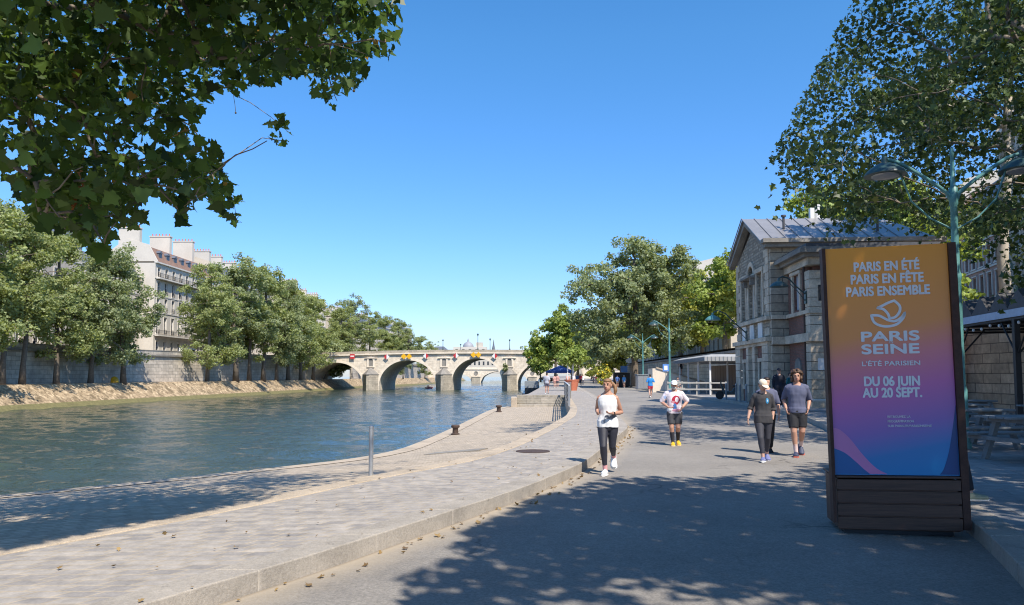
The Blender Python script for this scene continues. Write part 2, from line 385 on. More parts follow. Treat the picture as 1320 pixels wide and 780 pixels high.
def kerb(name, fx, ys0, ys1, width, top, sign, length, mats, bot=-.05):
    """row of dressed kerb stones with tight pale joints; sign=-1: stones lie to the left of the line"""
    b = MB(); y = ys0; first = True
    while y < ys1:
        L = length if y < 40 else length*3
        g_ = .012
        a0, a1 = y+g_/2, y+L-g_/2
        n = 6 if y < 40 else 2
        for k in range(n):
            q0 = a0+(a1-a0)*k/n; q1 = a0+(a1-a0)*(k+1)/n
            dz = .004*noise.noise(Vector((y, 1, 0)))
            jt = lambda q: .006*noise.noise(Vector((q*3.7, 5, 0)))
            x00, x01 = fx(q0)+jt(q0), fx(q1)+jt(q1)
            pts = [(x00, q0), (x01, q1), (x01+sign*width, q1), (x00+sign*width, q0)]
            vs = [(p[0], p[1], bot) for p in pts]+[(p[0], p[1], top+dz+.005*noise.noise(Vector((p[1]*2.9, p[0]*3, 9)))) for p in pts]
            fs = [(4,5,6,7),(0,1,5,4),(2,3,7,6)]
            if k == 0: fs.append((3,0,4,7))
            if k == n-1: fs.append((1,2,6,5))
            if sign < 0: fs = [f[::-1] for f in fs]
            b.mat(0).add(vs, fs)
        x0, x1 = fx(y-g_), fx(y+g_)
        e = .006
        pts = [(x0+sign*e, y-g_), (x1+sign*e, y+g_), (x1+sign*(width-e), y+g_), (x0+sign*(width-e), y-g_)]
        vs = [(p[0], p[1], bot) for p in pts]+[(p[0], p[1], top-.006) for p in pts]
        fs = [(4,5,6,7),(0,1,5,4),(1,2,6,5),(2,3,7,6),(3,0,4,7)]
        b.mat(1).add(vs, [f[::-1] for f in fs] if sign < 0 else fs)
        y += L
    o = b.build(name, mats, uv=False); tag(o, kind='structure')
    me = o.data; bm = bmesh.new(); bm.from_mesh(me); bmesh.ops.remove_doubles(bm, verts=bm.verts, dist=.0008); bmesh.ops.recalc_face_normals(bm, faces=bm.faces); bm.to_mesh(me); bm.free()
    bv = o.modifiers.new('bevel', 'BEVEL'); bv.width = .018; bv.segments = 3; bv.limit_method = 'ANGLE'; bv.angle_limit = R(50)
    return o
kerb('kerb', kerb_x, -12, 260, KERB, .158, -1, 1.27, [M['granite'], M['mortar']])
kerb('kerb_right', rkerb_x, -12, 200, .34, .156, 1, 1.0, [M['granite2'] if False else M['granite'], M['mortar']])
kerb('promenade_edge', prom_x, -12, 56, EDGE, .162, 1, 1.5, [M['granite2'], M['granite2']], bot=-1.1)
# lower quay: cobbled apron that dips towards the steps
def zin(y): return .145-.02*0 if y < 8 else .145-min(1, (y-8)/30)*.80
def zout(y): return -.62-.05*min(1, max(0, (y-15)/40))
yq = [y for y in yrange(-14, 57)]
sheet('lower_quay', lambda y: quay_x(y)+.55, lambda y: prom_x(y)+.004, yq, zout, zin, M['cobble'], nx=14, jitter=.035)
sheet('quay_edge', quay_x, lambda y: quay_x(y)+.55, yq, lambda y: zout(y)+.012, lambda y: zout(y)+.012, M['granite2'])
sheet('quay_face', lambda y: quay_x(y)-.25, quay_x, yq, -4.2, lambda y: zout(y)+.012, M['quaystone'])
yu = yrange(57, 420)
sheet('upper_quay', quay_x, lambda y: prom_x(y)+.35, yu, .146, .146, M['pave'], nx=2)
sheet('upper_quay_face', lambda y: quay_x(y)-.2, quay_x, yu, -4.2, .146, M['quaystone'])
# water: one sheet
def water_mat():
    n = NT('river_water'); o = n.obj()
    mp = n.new('ShaderNodeMapping'); mp.inputs['Scale'].default_value = (1.0, .6, 1); mp.inputs['Rotation'].default_value = (0, 0, R(14)); n.L(o, mp.inputs['Vector'])
    v = mp.outputs[0]
    b = n.noise(v, 3.4, 4, .65); d = n.noise(v, 9, 2, .6)
    n.bump(n.math('ADD', b, n.math('MULTIPLY', d, .3)), 1.0, .11)
    n.b.inputs['IOR'].default_value = 1.36
    col = n.mix(n.noise(v, .05, 2), (.034, .052, .040), (.054, .074, .050))
    return n.set(col, .04)
M['water'] = water_mat()
def make_water():
    g = np.random.default_rng(91)
    xs = np.concatenate([[-900, -300], np.arange(-64, 14.01, .34), [60, 300, 900]])
    ys = [10.0]
    while ys[-1] < 300: ys.append(ys[-1]+.24+max(0, ys[-1]-30)*.0032)
    ys = np.concatenate([[-150], ys, [420, 700, 2500]])
    X, Y = np.meshgrid(xs, ys); Z = np.zeros_like(X)
    gu = .62+.38*np.sin(X*.06+1.3+np.sin(Y*.021)*1.5)*np.sin(Y*.047+.6+np.sin(X*.05))
    for _ in range(34):
        lam = .8*(6.5/.8)**g.uniform(); a = g.normal(0, .75)+R(70); k = 2*math.pi/lam
        Z += .0038*lam**.92*np.sin(k*(X*math.cos(a)+Y*math.sin(a))+g.uniform(0, 6.28)+.8*np.sin(X*.11*g.uniform(.5, 1.5)+Y*.07))
    fine = (X > -63.9) & (X < 13.9) & (Y > 10.1) & (Y < 299)
    Z = np.where(fine, Z*gu, 0)+WATER
    ny, nx = X.shape; me = bpy.data.meshes.new('water'); me.vertices.add(nx*ny)
    me.vertices.foreach_set('co', np.stack([X, Y, Z], -1).astype(np.float32).ravel())
    idx = np.arange(nx*ny).reshape(ny, nx); q = np.stack([idx[:-1, :-1], idx[:-1, 1:], idx[1:, 1:], idx[1:, :-1]], -1).reshape(-1, 4)
    me.loops.add(q.size); me.loops.foreach_set('vertex_index', q.ravel().astype(np.int32)); me.polygons.add(len(q)); me.polygons.foreach_set('loop_start', np.arange(0, q.size, 4, dtype=np.int32))
    me.update(calc_edges=True); me.polygons.foreach_set('use_smooth', np.ones(len(q), bool)); me.materials.append(M['water'])
    tag(link('water', me), kind='structure')
make_water()
# island side -----------------------------------------------------------------
bank_x = curve_from([Vector((x, y, 0)) for x, y in ((-63,-40),(-62.2,70),(-61.4,95),(-60,120),(-57,151),(-54.5,190),(-53,240),(-48,290),(-42,330),(-40,415),(-40,600))])
yb = yrange(-40, 640); yb = [-40, -20, 0, 20]+[y for y in yrange(30, 640)]
BT = .45
sheet('algae_strip', lambda y: bank_x(y)-.75, lambda y: bank_x(y)+.30, yb, -2.02, -2.9, M['algae'], nx=1)
sheet('river_bank', lambda y: bank_x(y)-3.8, lambda y: bank_x(y)+.05, yb, BT, -2.75, M['bankstone'], nx=8, jitter=.02)
sheet('towpath', lambda y: bank_x(y)-7.2, lambda y: bank_x(y)-3.8, yb, BT+.02, BT, M['bankstone'], nx=3, jitter=.05)
def wall_x(y): return bank_x(y)-6.9
def itop(y): return float(np.interp(y, [60, 130, 200, 240, 700], [6.2, 6.25, 7.0, 7.6, 7.6]))
def run_wall(name, y0, y1, label):
    ys = [y for y in yrange(30, 640) if y0 < y < y1]; ys = [y0]+ys+[y1]
    root = empty(name, (wall_x(y0), y0, 0), 0, label, 'wall')
    X0, Y0 = wall_x(y0), y0
    def lay(nm, prof, m):
        b = MB(); k = len(prof)
        vs = [(wall_x(y)-X0+dx, y-Y0, z if z < 2 else itop(y)+z-100) for y in ys for dx, z in prof]
        fs = [(i*k+j, i*k+(j+1) % k, (i+1)*k+(j+1) % k, (i+1)*k+j) for i in range(len(ys)-1) for j in range(k)]
        fs += [tuple(range(k))[::-1], tuple(range((len(ys)-1)*k, len(ys)*k))]
        b.add(vs, fs); return b.build(nm, m, root)
    lay('wall_face', [(0, -1), (-.35, 98.86), (-1.2, 98.86), (-1.2, -1)], M['islandwall'])
    lay('string_course', [(.0, 98.862), (.0, 99.12), (-1.25, 99.12), (-1.25, 98.862)], M['darkstone'])
    lay('parapet', [(-.32, 99.122), (-.32, 99.86), (-.8, 99.86), (-.8, 99.122)], M['islandwall'])
    lay('coping', [(-.25, 99.862), (-.25, 100), (-.87, 100), (-.87, 99.862)], M['darkstone'])
    return root
run_wall('embankment_wall', -38, 241, 'long grey stone embankment wall behind the trees on the island bank')
run_wall('embankment_wall', 266, 560, 'far stone embankment wall on the island bank seen through the bridge arches')
sheet('island_ground', lambda y: -900, lambda y: wall_x(y)-1.1, yb, lambda y: itop(y)-1.02, lambda y: itop(y)-1.02, M['asphalt'])

# ================================================================ lower quay furniture
r = empty('quay_steps', (0, 57, 0), 0, 'wide stone steps climbing from the lower quay to the upper quay', 'steps')
n_ = 5; z0 = -.67; dz = (.150-z0)/n_
for i in range(n_):
    b = MB(); y0 = -1.9+i*.38
    xl, xr = quay_x(57)-.05, prom_x(56)+.0
    b.box(xl, xr, y0, .4, z0+dz*i-.02, z0+dz*(i+1))
    b.build('step', M['quaystone'], r, bevel=.02)
b = MB(); b.box(quay_x(57)-.5, quay_x(57)-.055, -2.2, .5, -4, .02); b.build('corner_block', M['granite2'], r, bevel=.03)
# stair railing beside the promenade edge
r = empty('stair_railing', (prom_x(36), 36, .16), 0, 'dark mesh stair railing with pale posts at the end of the promenade edge', 'railing')
for k, y in enumerate((36, 41, 46, 51, 56)):
    b = MB(); x = prom_x(y)-prom_x(36); b.box(x-.05, x+.05, y-36-.05, y-36+.05, 0, 1.0); b.build('post', M['steel'], r)
b = MB(); b.tube([(prom_x(y)-prom_x(36), y-36, 1.02) for y in (36, 41, 46, 51, 56)], .035, 6); b.build('handrail', M['white'], r)
b = MB()
for q in (.2, .45, .7): b.tube([(prom_x(y)-prom_x(36), y-36, q) for y in (36, 41, 46, 51, 56)], .022, 5)
for y in np.arange(36.3, 56, .35): x = prom_x(y)-prom_x(36); b.box(x-.012, x+.012, y-36-.012, y-36+.012, .05, 1.0)
b.build('infill_bars', M['black'], r)
# grey marker post
p = P(478, 613, .16); r = empty('marker_post', (p.x, p.y, .16), 0, 'slim pale grey metal marker post standing on the promenade edge by the lower quay', 'post')
b = MB(); b.tube([(0, 0, 0), (.0, 0, .70)], .034, 14); b.build('shaft', M['steel'], r, smooth=True)
b = MB(); b.lathe([(.034, .70), (.037, .702), (.037, .73), (.02, .745), (.001, .748)], n=14); b.build('cap', M['steel'], r, smooth=True)
# mooring bollards
def bollard(px, py, s, label):
    p = P(px, py, -.62); r = empty('mooring_bollard', (p.x, p.y, zout(p.y)+.02), 0, label, 'mooring bollard', 'mooring bollards on the lower quay')
    b = MB(); b.lathe([(.17*s, 0), (.17*s, .03), (.115*s, .05), (.105*s, .22*s), (.12*s, .25*s)], n=18); b.build('shaft', M['iron'], r, smooth=True)
    b = MB(); b.lathe([(.12*s, .25*s), (.165*s, .27*s), (.17*s, .33*s), (.14*s, .36*s), (.001, .37*s)], n=18); b.build('head', M['iron'], r, smooth=True)
bollard(587, 560, 1.0, 'rusty iron mooring bollard nearer the grey marker post on the lower quay')
bollard(643, 530.5, 1.15, 'rusty iron mooring bollard farther away close to the wide stone steps')
p = P(687, 582, .15); r = empty('manhole_cover', (p.x, p.y, .152), 0, 'round dark iron manhole cover set in the promenade paving', 'manhole cover')
b = MB(); b.lathe([(.34, .0), (.34, .008), (.30, .010), (.295, .006), (.001, .006)], n=32); b.build('lid', M['iron'], r)
p = P(588, 580, -.30); r = empty('hatch_plate', (p.x, p.y, 0), 0, 'rectangular grey metal hatch plate lying in the lower quay cobbles', 'hatch')
def quay_z(x, y):
    a, c = quay_x(y)+.55, prom_x(y); t = (x-a)/(c-a); return zout(y)+(zin(y)-zout(y))*t
b = MB(); Mh = Matrix.Rotation(R(-16), 4, 'Z'); vs = []
for dz in (-.06, .022):
    for x, y in ((-.75, -.4), (.75, -.4), (.75, .4), (-.75, .4)):
        q = Mh @ Vector((x, y, 0)); vs.append((q.x, q.y, quay_z(p.x+q.x, p.y+q.y)+dz))
b.add(vs, [(0,3,2,1),(4,5,6,7),(0,1,5,4),(1,2,6,5),(2,3,7,6),(3,0,4,7)]); b.build('plate', M['darkstone'], r)
p = P(733, 514, .15); r = empty('grey_stele', (p.x, p.y, .15), R(-5), 'tall narrow dark grey information stele at the top of the promenade edge', 'sign')
b = MB(); b.box(-.16, .16, -.05, .05, .0, 1.0); b.build('panel', M['darkstone'], r, bevel=.01)
b = MB(); b.box(-.165, .165, -.055, .055, 1.002, 1.05); b.build('cap', M['steel'], r)

# ================================================================ first bridge
BY = 215.0; BS = .057
def bpt(px):
    k = (px-660)/950; x = k*(BY-.513)/(1+BS*k); return Vector((x, BY-BS*(x+9), 0))
B0 = bpt(620); bang = -math.atan(BS)
def bs(px): return (bpt(px)-B0).length*(1 if px > 620 else -1)
def bz(px, py): return PD(px, py, bpt(px).y).z
bridge = empty('stone_bridge', (B0.x, B0.y, 0), bang, 'old pale stone bridge with round arches and pointed piers across the river', 'bridge')
BW = 22.0
arches = [(bs(399), bs(468), bz(435, 467.5), -1.2), (bs(489), bs(562), bz(525, 464.5), -1.4), (bs(582.5), bs(647), bz(614, 462), -.6), (bs(667), bs(742), bz(702, 466), -1.2), (bs(751), bs(815), bz(782, 470.5), .2), (bs(826), bs(875), bz(850, 474), .2)]
def deck(s): return 8.05-.00042*(s+3)**2
def intr(s):
    for a, b_, top, sp in arches:
        if a < s < b_:
            c = (a+b_)/2; h = (b_-a)/2; return sp+(top-sp)*math.sqrt(max(0, 1-((s-c)/h)**2))
    return -4.5
ss = []
lim0, lim1 = -70.0, 75.0
edges = sorted([lim0, lim1]+[q for a in arches for q in a[:2]])
for a, c in zip(edges[:-1], edges[1:]):
    inside = any(abs(a-q[0]) < 1e-6 for q in arches)
    if inside: ss += [(a, -4.5)]+[(a+(c-a)*(.5-.5*math.cos(math.pi*t/36)), None) for t in range(0, 37)]+[(c, -4.5)]
    else: ss += [(a+.001, -4.5), (c-.001, -4.5)]
cols = []
for s_, z_ in ss:
    if z_ is None:
        s2 = min(max(s_, s_), s_); z_ = intr(s_)
        if z_ < -4: z_ = next(q[3] for q in arches if abs(s_-q[0]) < 1e-3 or abs(s_-q[1]) < 1e-3)
    cols.append((s_, z_))
b = MB(); vs = []
for s_, z_ in cols: vs += [(s_, 0, z_), (s_, 0, deck(s_)), (s_, BW, z_), (s_, BW, deck(s_))]
fs = []
for i in range(len(cols)-1):
    a = i*4; c = a+4
    if abs(cols[i][0]-cols[i+1][0]) > 1e-6:
        fs += [(a, c, c+1, a+1), (a+2, a+3, c+3, c+2), (a+1, c+1, c+3, a+3)]
    fs.append((a, a+2, c+2, c))
fs += [(0, 1, 3, 2), tuple(len(vs)-4+q for q in (0, 2, 3, 1))]
b.add(vs, fs); o = b.build('arch_body', M['limestone'], bridge)
# voussoir rings slightly proud
for a, c, top, sp in arches[:5]:
    b = MB(); cc = (a+c)/2; h = (c-a)/2; vs = []; fs = []
    for t in range(41):
        w = math.pi*t/40; cx_, sx_ = math.cos(w), math.sin(w)
        for k, (gr, y) in enumerate(((.02, -.06), (.62, -.06), (.62, .02), (.02, .02))): vs.append((cc-(h+gr)*cx_, y, sp+(top-sp+gr)*sx_))
    for t in range(40):
        for k in range(4): fs.append((t*4+k, t*4+(k+1) % 4, t*4+4+(k+1) % 4, t*4+4+k))
    b.add(vs, fs); b.build('arch_ring', M['limestone_plain'], bridge)
def deckrun(nm, prof, m):
    b = MB(); vs = []; q = np.linspace(lim0, lim1, 60); k = len(prof)
    for s_ in q: vs += [(s_, y, deck(s_)+z) for y, z in prof]
    fs = [(i*k+j, i*k+(j+1) % k, (i+1)*k+(j+1) % k, (i+1)*k+j) for i in range(59) for j in range(k)]+[tuple(range(k)), tuple(range(59*k, 60*k))[::-1]]
    b.add(vs, [f[::-1] for f in fs]); return b.build(nm, m, bridge)
deckrun('cornice', [(-.55, .003), (-.55, .34), (.3, .34), (.3, .003)], M['limestone_plain'])
deckrun('parapet', [(-.28, .343), (-.28, 1.15), (.12, 1.15), (.12, .343)], M['pierstone'])
deckrun('parapet', [(BW-.12, .003), (BW-.12, 1.15), (BW+.28, 1.15), (BW+.28, .003)], M['pierstone'])
for pa, pb, apex in ((468, 488.5, 475), (562, 583, 474.5), (647, 666.5, 474.5), (742, 751, 476)):
    a, c = bs(pa)+.05, bs(pb)-.05; m_ = (a+c)/2; ln = 3.6; zt = 1.95; za = 3.9
    b = MB(); pl = [(a, -.003), (m_-.4, -ln), (m_+.4, -ln), (c, -.003)]
    b.prism([(p[0], p[1]) for p in pl], -4.5, zt); pier = b.build('cutwater', M['pierstone'], bridge)
    b = MB(); e = .18; vs = [(a-e, -.003, zt+.002), (m_-.4, -ln-e*1.3, zt+.002), (m_+.4, -ln-e*1.3, zt+.002), (c+e, -.003, zt+.002), (m_-.3, -.003, za), (m_+.3, -.003, za)]
    b.add(vs, [(0, 3, 2, 1), (0, 1, 4), (1, 2, 5, 4), (2, 3, 5), (3, 0, 4, 5)]); b.build('cap_stone', M['darkstone'], pier)
    # niche with a small pediment above the pier
    zb_ = 4.35; b = MB(); hw = .62
    b.box(m_-hw-.5, m_-hw, -.22, -.003, zb_, zb_+2.3); b.box(m_+hw, m_+hw+.5, -.22, -.003, zb_, zb_+2.3); b.box(m_-hw-.5, m_+hw+.5, -.25, -.003, zb_-.3, zb_-.003)
    arc = [(m_+hw*math.cos(math.pi*t/8), zb_+1.7+.62*math.sin(math.pi*t/8)) for t in range(9)]
    b.prism([(m_-hw, zb_+2.3), (m_-hw, zb_+1.7)]+arc[::-1][1:-1]+[(m_+hw, zb_+1.7), (m_+hw, zb_+2.3)], -.22, -.003, 'y')
    b.prism([(m_-1.9, zb_+2.303), (m_+1.9, zb_+2.303), (m_, zb_+2.85)], -.4, -.003, 'y')
    fr = b.build('niche', M['limestone_plain'], bridge)
    b = MB(); b.box(m_-hw+.003, m_+hw-.003, -.03, -.005, zb_, zb_+2.28); b.build('niche_shade_panel', M['darkstone'], fr)  # flat panel; shade of a deep niche put into its dark colour
# lamps on the parapets
def bridge_lamp(px, row, h, label):
    s_ = bs(px) if row == 0 else bs(px)*(BY+BW)/BY
    loc = Vector((B0.x, B0.y, 0))+Matrix.Rotation(bang, 3, 'Z') @ Vector((s_, -.08 if row == 0 else BW+.08, deck(s_)+1.15))
    r = empty('bridge_lamp', loc, 0, label, 'street lamp', 'lamps along the bridge parapets')
    b = MB(); b.lathe([(.22, 0), (.22, .25), (.1, .35), (.075, h*.5), (.06, h*.8), (.12, h*.82), (.05, h*.84)], n=8); b.build('post', M['lampdark'], r)
    b = MB(); b.lathe([(.10, h*.84), (.26, h*.93), (.30, h*.94), (.16, h*.985), (.04, h*1.0), (.03, h*1.04)], n=8); b.build('lantern', M['lampdark'], r)
for a in ((571, 0, 3.0, 'bridge lamp on the near parapet above the second pier'), (616, 0, 4.7, 'tallest bridge lamp standing over the middle arch crown'), (657, 0, 3.0, 'bridge lamp on the near parapet above the pier with the green shrub'),
          (585, 1, 2.6, 'small far bridge lamp just left of the domed building'), (623, 1, 4.4, 'far bridge lamp right beside the tallest lamp'), (664.5, 1, 1.9, 'smallest far bridge lamp nearest the right bank trees')):
    bridge_lamp(*a)
# navigation signs hung on the bridge face
def navsign(px, py, kind, label):
    s_ = bs(px); z_ = bz(px, py); loc = Vector((B0.x, B0.y, 0))+Matrix.Rotation(bang, 3, 'Z') @ Vector((s_, -.62, z_))
    r = empty('navigation_sign', loc, bang, label, 'river sign', 'navigation signs on the bridge'); s = .85
    if kind == 'sq':
        b = MB(); b.box(-.7, .7, -.05, 0, -.7, .7); b.build('board', M['red'], r)
        b = MB(); b.box(-.55, .55, -.056, -.05, -.12, .22); b.build('bar', M['white'], r)
    elif kind == 'y':
        b = MB(); b.prism([(0, -s), (s, 0), (0, s), (-s, 0)], -.05, 0, 'y'); b.build('board', M['yellow'], r)
    else:
        l, w = ('red', 'white') if kind == 'rw' else ('white', 'red')
        b = MB(); b.prism([(0, -s), (0, s), (-s, 0)], -.05, 0, 'y'); b.build('left_half', M[l], r)
        b = MB(); b.prism([(0.004, -s), (s, 0), (0.004, s)], -.05, 0, 'y'); b.build('right_half', M[w], r)
    b = MB(); b.box(-.05, .05, .002, .65, .2, .3); b.build('bracket', M['black'], r)
for a in ((455, 459.5, 'sq', 'red square river sign with a white bar over the first arch'), (499, 460, 'rw', 'red and white diamond sign left of the second arch crown'), (521, 459.5, 'y', 'yellow diamond sign, left one of the pair over the second arch'), (528, 459.5, 'y', 'yellow diamond sign, right one of the pair over the second arch'),
          (549.5, 459, 'wr', 'white and red diamond sign right of the second arch crown'), (588, 458.5, 'rw', 'red and white diamond sign left of the middle arch crown'), (610.5, 457.5, 'y', 'yellow diamond sign, left one of the pair over the middle arch'), (617, 457.5, 'y', 'yellow diamond sign, right one of the pair over the middle arch'),
          (638, 459, 'wr', 'white and red diamond sign right of the middle arch crown'), (684, 461, 'rw', 'red and white diamond sign partly behind the right bank tree')):
    navsign(*a)

# ================================================================ second bridge and the far skyline
y2 = 415
b2 = empty('stone_bridge', (-13, y2, 0), R(-2), 'second pale stone bridge with flat arches seen through the first bridge', 'bridge')
b = MB(); vs = []; fs = []; arcs2 = [(-24.5, -9.8, 2.6), (-4.6, 22, 4.35), (27, 52, 2.9)]
cols = [(-60, -4.5)]
for a, c, top in arcs2:
    cols += [(a, -4.5)]+[(a+(c-a)*t/20, -2.0+(top+2.0)*math.sqrt(max(0, 1-(2*t/20-1)**2))) for t in range(21)]+[(c, -4.5)]
cols += [(75, -4.5)]
for s_, z_ in cols: vs += [(s_, 0, z_), (s_, 0, 5.3), (s_, 14, z_), (s_, 14, 5.3)]
for i in range(len(cols)-1):
    a = i*4; c = a+4
    if cols[i][0] != cols[i+1][0]: fs += [(a, c, c+1, a+1), (a+2, a+3, c+3, c+2), (a+1, c+1, c+3, a+3)]
    fs.append((a, a+2, c+2, c))
b.add(vs, fs); b.build('arch_body', M['limestone'], b2)
b = MB(); b.box(-60, 75, -.4, .0-.003, 5.0, 5.4); b.box(-60, 75, -.25, .1, 5.403, 6.3); b.build('parapet', M['limestone_plain'], b2)
for s_ in (-7.2, 24.5):
    b = MB(); b.box(s_-2.3, s_+2.3, -2.6, -.003, -4.5, .6); b.box(s_-2.5, s_+2.5, -2.8, -.003, .602, 1.0); b.build('pier_block', M['pierstone'], b2)
    b = MB(); b.lathe([(1.15, 0), (1.15, .25), (.75, .25), (.75, .05), (.001, .05)], (0, 0, 0), 16, M=Matrix.Translation((s_, -.003, 3.0)) @ Matrix.Rotation(R(90), 4, 'X')); b.build('medallion', M['darkstone'], b2)
def far_building(name, x0, x1, y, zb, zt, m, label, cat='building', rows=0, cols=0, roof=None, rh=3, depth=14):
    r = empty(name, ((x0+x1)/2, y, zb), 0, label, cat); w = (x1-x0)/2; h = zt-zb
    b = MB(); b.box(-w, w, 0, depth, 0, h); b.build('wall', m, r)
    if roof:
        b = MB(); e = .4
        b.add([(-w-e, -e, h+.003), (w+e, -e, h+.003), (w+e, depth, h+.003), (-w-e, depth, h+.003), (-w+rh, depth*.45, h+rh), (w-rh, depth*.45, h+rh)], [(0, 3, 2, 1), (0, 1, 5, 4), (1, 2, 5), (2, 3, 4, 5), (3, 0, 4)]); b.build('roof', roof, r)
    for i in range(rows):
        for j in range(cols):
            xc = -w+(j+.5)*2*w/cols; zc = (i+.55)*h/rows
            b = MB(); b.box(xc-w/cols*.38, xc+w/cols*.38, -.04, .1, zc-h/rows*.28, zc+h/rows*.28); b.build('window', M['glassdark'], r)
    return r
far_building('town_house', -34, -6, 520, 3, 17, M['facade'], 'pale facade with rows of windows seen through the middle arch', rows=3, cols=9, roof=M['slate'])
far_building('town_house', 8, 40, 560, 3, 15, M['facade2'], 'cream low building behind the second bridge at the right bank', rows=2, cols=8, roof=M['slate'])
dome = far_building('domed_building', -51, -22, 640, 4, 26.5, M['facade2'], 'distant pale building with a small dome rising over the bridge', rows=2, cols=5)
M['domelead'] = plain('pale_lead_dome', (.30, .31, .33), .6, var=.15)
b = MB(); b.lathe([(4.6, 0), (4.7, .8), (4.3, 2.2), (3.2, 3.6), (1.9, 4.5), (.8, 5.0), (.7, 6.4), (.05, 8.0)], (-2, 8, 22.5), 20); b.build('dome', M['domelead'], dome, smooth=True)
b = MB(); b.box(5, 11, 2, 9, 22.503, 26.5); b.build('turret', M['facade'], dome)
sp = empty('church_spire', (-16.5, 660, 4), 0, 'thin grey church spire far beyond the bridge', 'spire')
b = MB(); b.box(-1.8, 1.8, -1.8, 1.8, 0, 18); b.build('tower', M['facade3'], sp)
b = MB(); b.lathe([(2.1, 18.003), (1.7, 20), (.7, 25), (.05, 30)], n=8); b.build('roof', M['slate'], sp)
far_building('town_house', -66, -53, 600, 4, 22.5, M['facade'], 'distant roofs just left of the domed building', roof=M['slate'], rows=2, cols=3)
far_building('town_house', -21, 6, 680, 4, 22.5, M['facade3'], 'long low distant building right of the dome', roof=M['tile'], rows=2, cols=7)
# ================================================================ ISLAND HOUSES
WINCACHE = {}
def win_meshes(w, h, style):
    key = (round(w, 2), round(h, 2), style)
    if key in WINCACHE: return WINCACHE[key]
    b = MB(); t = .13        # stone surround; facade faces +x, window centred on y, sill at z=0
    if style != 'bare':
        b.box(-.05, .09, -w/2-t, -w/2-.002, -.06, h+t); b.box(-.05, .09, w/2+.002, w/2+t, -.06, h+t); b.box(-.05, .12, -w/2-t, w/2+t, h+t+.002, h+t+.12)
        b.box(-.05, .16, -w/2-t-.08, w/2+t+.08, -.2, -.062)
    s = MB()
    s.box(-.30, -.24, -w/2, w/2, -.002, .07); s.box(-.30, -.24, -w/2, w/2, h-.08, h-.002); s.box(-.30, -.24, -.04, .04, .072, h-.082)
    s.box(-.30, -.24, -w/2, -w/2+.07, .072, h-.082); s.box(-.30, -.24, w/2-.07, w/2, .072, h-.082)
    s.box(-.295, -.25, -w/2+.072, -.042, h*.64, h*.64+.05); s.box(-.295, -.25, .042, w/2-.072, h*.64, h*.64+.05)
    g = MB(); g.box(-.36, -.31, -w/2, w/2, 0, h)
    meshes = []
    for nm, q, m in (('window', b if style != 'bare' else s, M['trimstone'] if style != 'bare' else M['white']), ('sash', s, M['white']), ('pane', g, M['glassdark'])):
        o = q.build(nm, m); meshes.append(o.data); bpy.data.objects.remove(o)
    rl = None
    if style == 'rail':
        q = MB()
        for z in (.1, .5, .95): q.box(.14, .17, -w/2-.1, w/2+.1, z, z+.04)
        for y in np.arange(-w/2-.1, w/2+.11, .16): q.box(.145, .165, y-.012, y+.012, .0, .95)
        o = q.build('rail', M['black']); rl = o.data; bpy.data.objects.remove(o)
    WINCACHE[key] = meshes+[rl]; return WINCACHE[key]
def put_window(parent, y, z, w, h, style, x=0):
    a, s_, g, rl = win_meshes(w, h, style)
    f = link('window', a, parent, (x, y, z))
    if style != 'bare': link('sash', s_, f)
    link('pane', g, f)
    if rl: link('rail', rl, f)
    return f
def facade_house(name, loc, rz, L, depth, zb, floors, ncol, wallm, label, roofm, roofh=4, winw=1.15, gable=True, style='trim', cat='building', skip=()):
    """facade plane x=0 looks at the river (+x), runs along +y; floors = [(sill, head)] measured from the base"""
    r = empty(name, (loc[0], loc[1], zb), rz, label, cat)
    H = floors[-1][1]+.9; b = MB(); T = .34
    ys = [(i+.5)*L/ncol for i in range(ncol)]
    z = 0
    for a, c in floors:
        b.box(-T, 0, 0, L, z, a)
        e = [0]+[q for y in ys for q in (y-winw/2, y+winw/2)]+[L]
        for k in range(0, len(e), 2): b.box(-T, 0, e[k], e[k+1], a, c)
        z = c
    b.box(-T, 0, 0, L, z, H)
    b.box(-depth, -T-.002, 0, .4, 0, H); b.box(-depth, -T-.002, L-.4, L, 0, H); b.box(-depth, -depth+.4, .4, L-.4, 0, H); b.box(-.9, -.6, .4, L-.4, 0, H)
    b.build('wall', wallm, r)
    b = MB(); b.box(-.2, .45, -.05, L+.05, H+.003, H+.3)
    for a, c in floors[1:]: b.box(.003, .12, 0, L, a-.42, a-.24)
    b.build('cornice', M['trimstone'], r)
    b = MB(); prof = [(.3, H+.303), (-1.6, H+roofh*.72), (-depth/2, H+roofh), (-depth, H+.303)]
    b.prism(prof, .45 if gable else -.05, L-.45 if gable else L+.05, 'y'); rf = b.build('roof', roofm, r)
    if gable:
        for a, c in ((0, .44), (L-.44, L)):
            b = MB(); b.prism([(p[0]+(.15 if k == 0 else 0), p[1]+(.45 if 0 < k < 3 else 0)) for k, p in enumerate(prof)], a, c, 'y'); b.build('gable_wall', wallm, r)
    for a, c in floors:
        for y in ys:
            if (round(a, 1), round(y, 1)) in skip: continue
            put_window(r, y, a, winw, c-a, style)
    return r, H
def chimney_stack(parent, x, y, w, d, z0, z1, pots=6, m=None):
    b = MB(); b.box(x-w/2, x+w/2, y-d/2, y+d/2, z0, z1); b.box(x-w/2-.12, x+w/2+.12, y-d/2-.12, y+d/2+.12, z1+.002, z1+.25); c = b.build('chimney', m or M['facade2'], parent)
    b = MB()
    for i in range(pots): b.lathe([(.16, 0), (.13, .6)], (x-w/2+(i+.5)*w/pots, y, z1+.252), 8)
    b.build('chimney_pots', M['terracotta'], c)
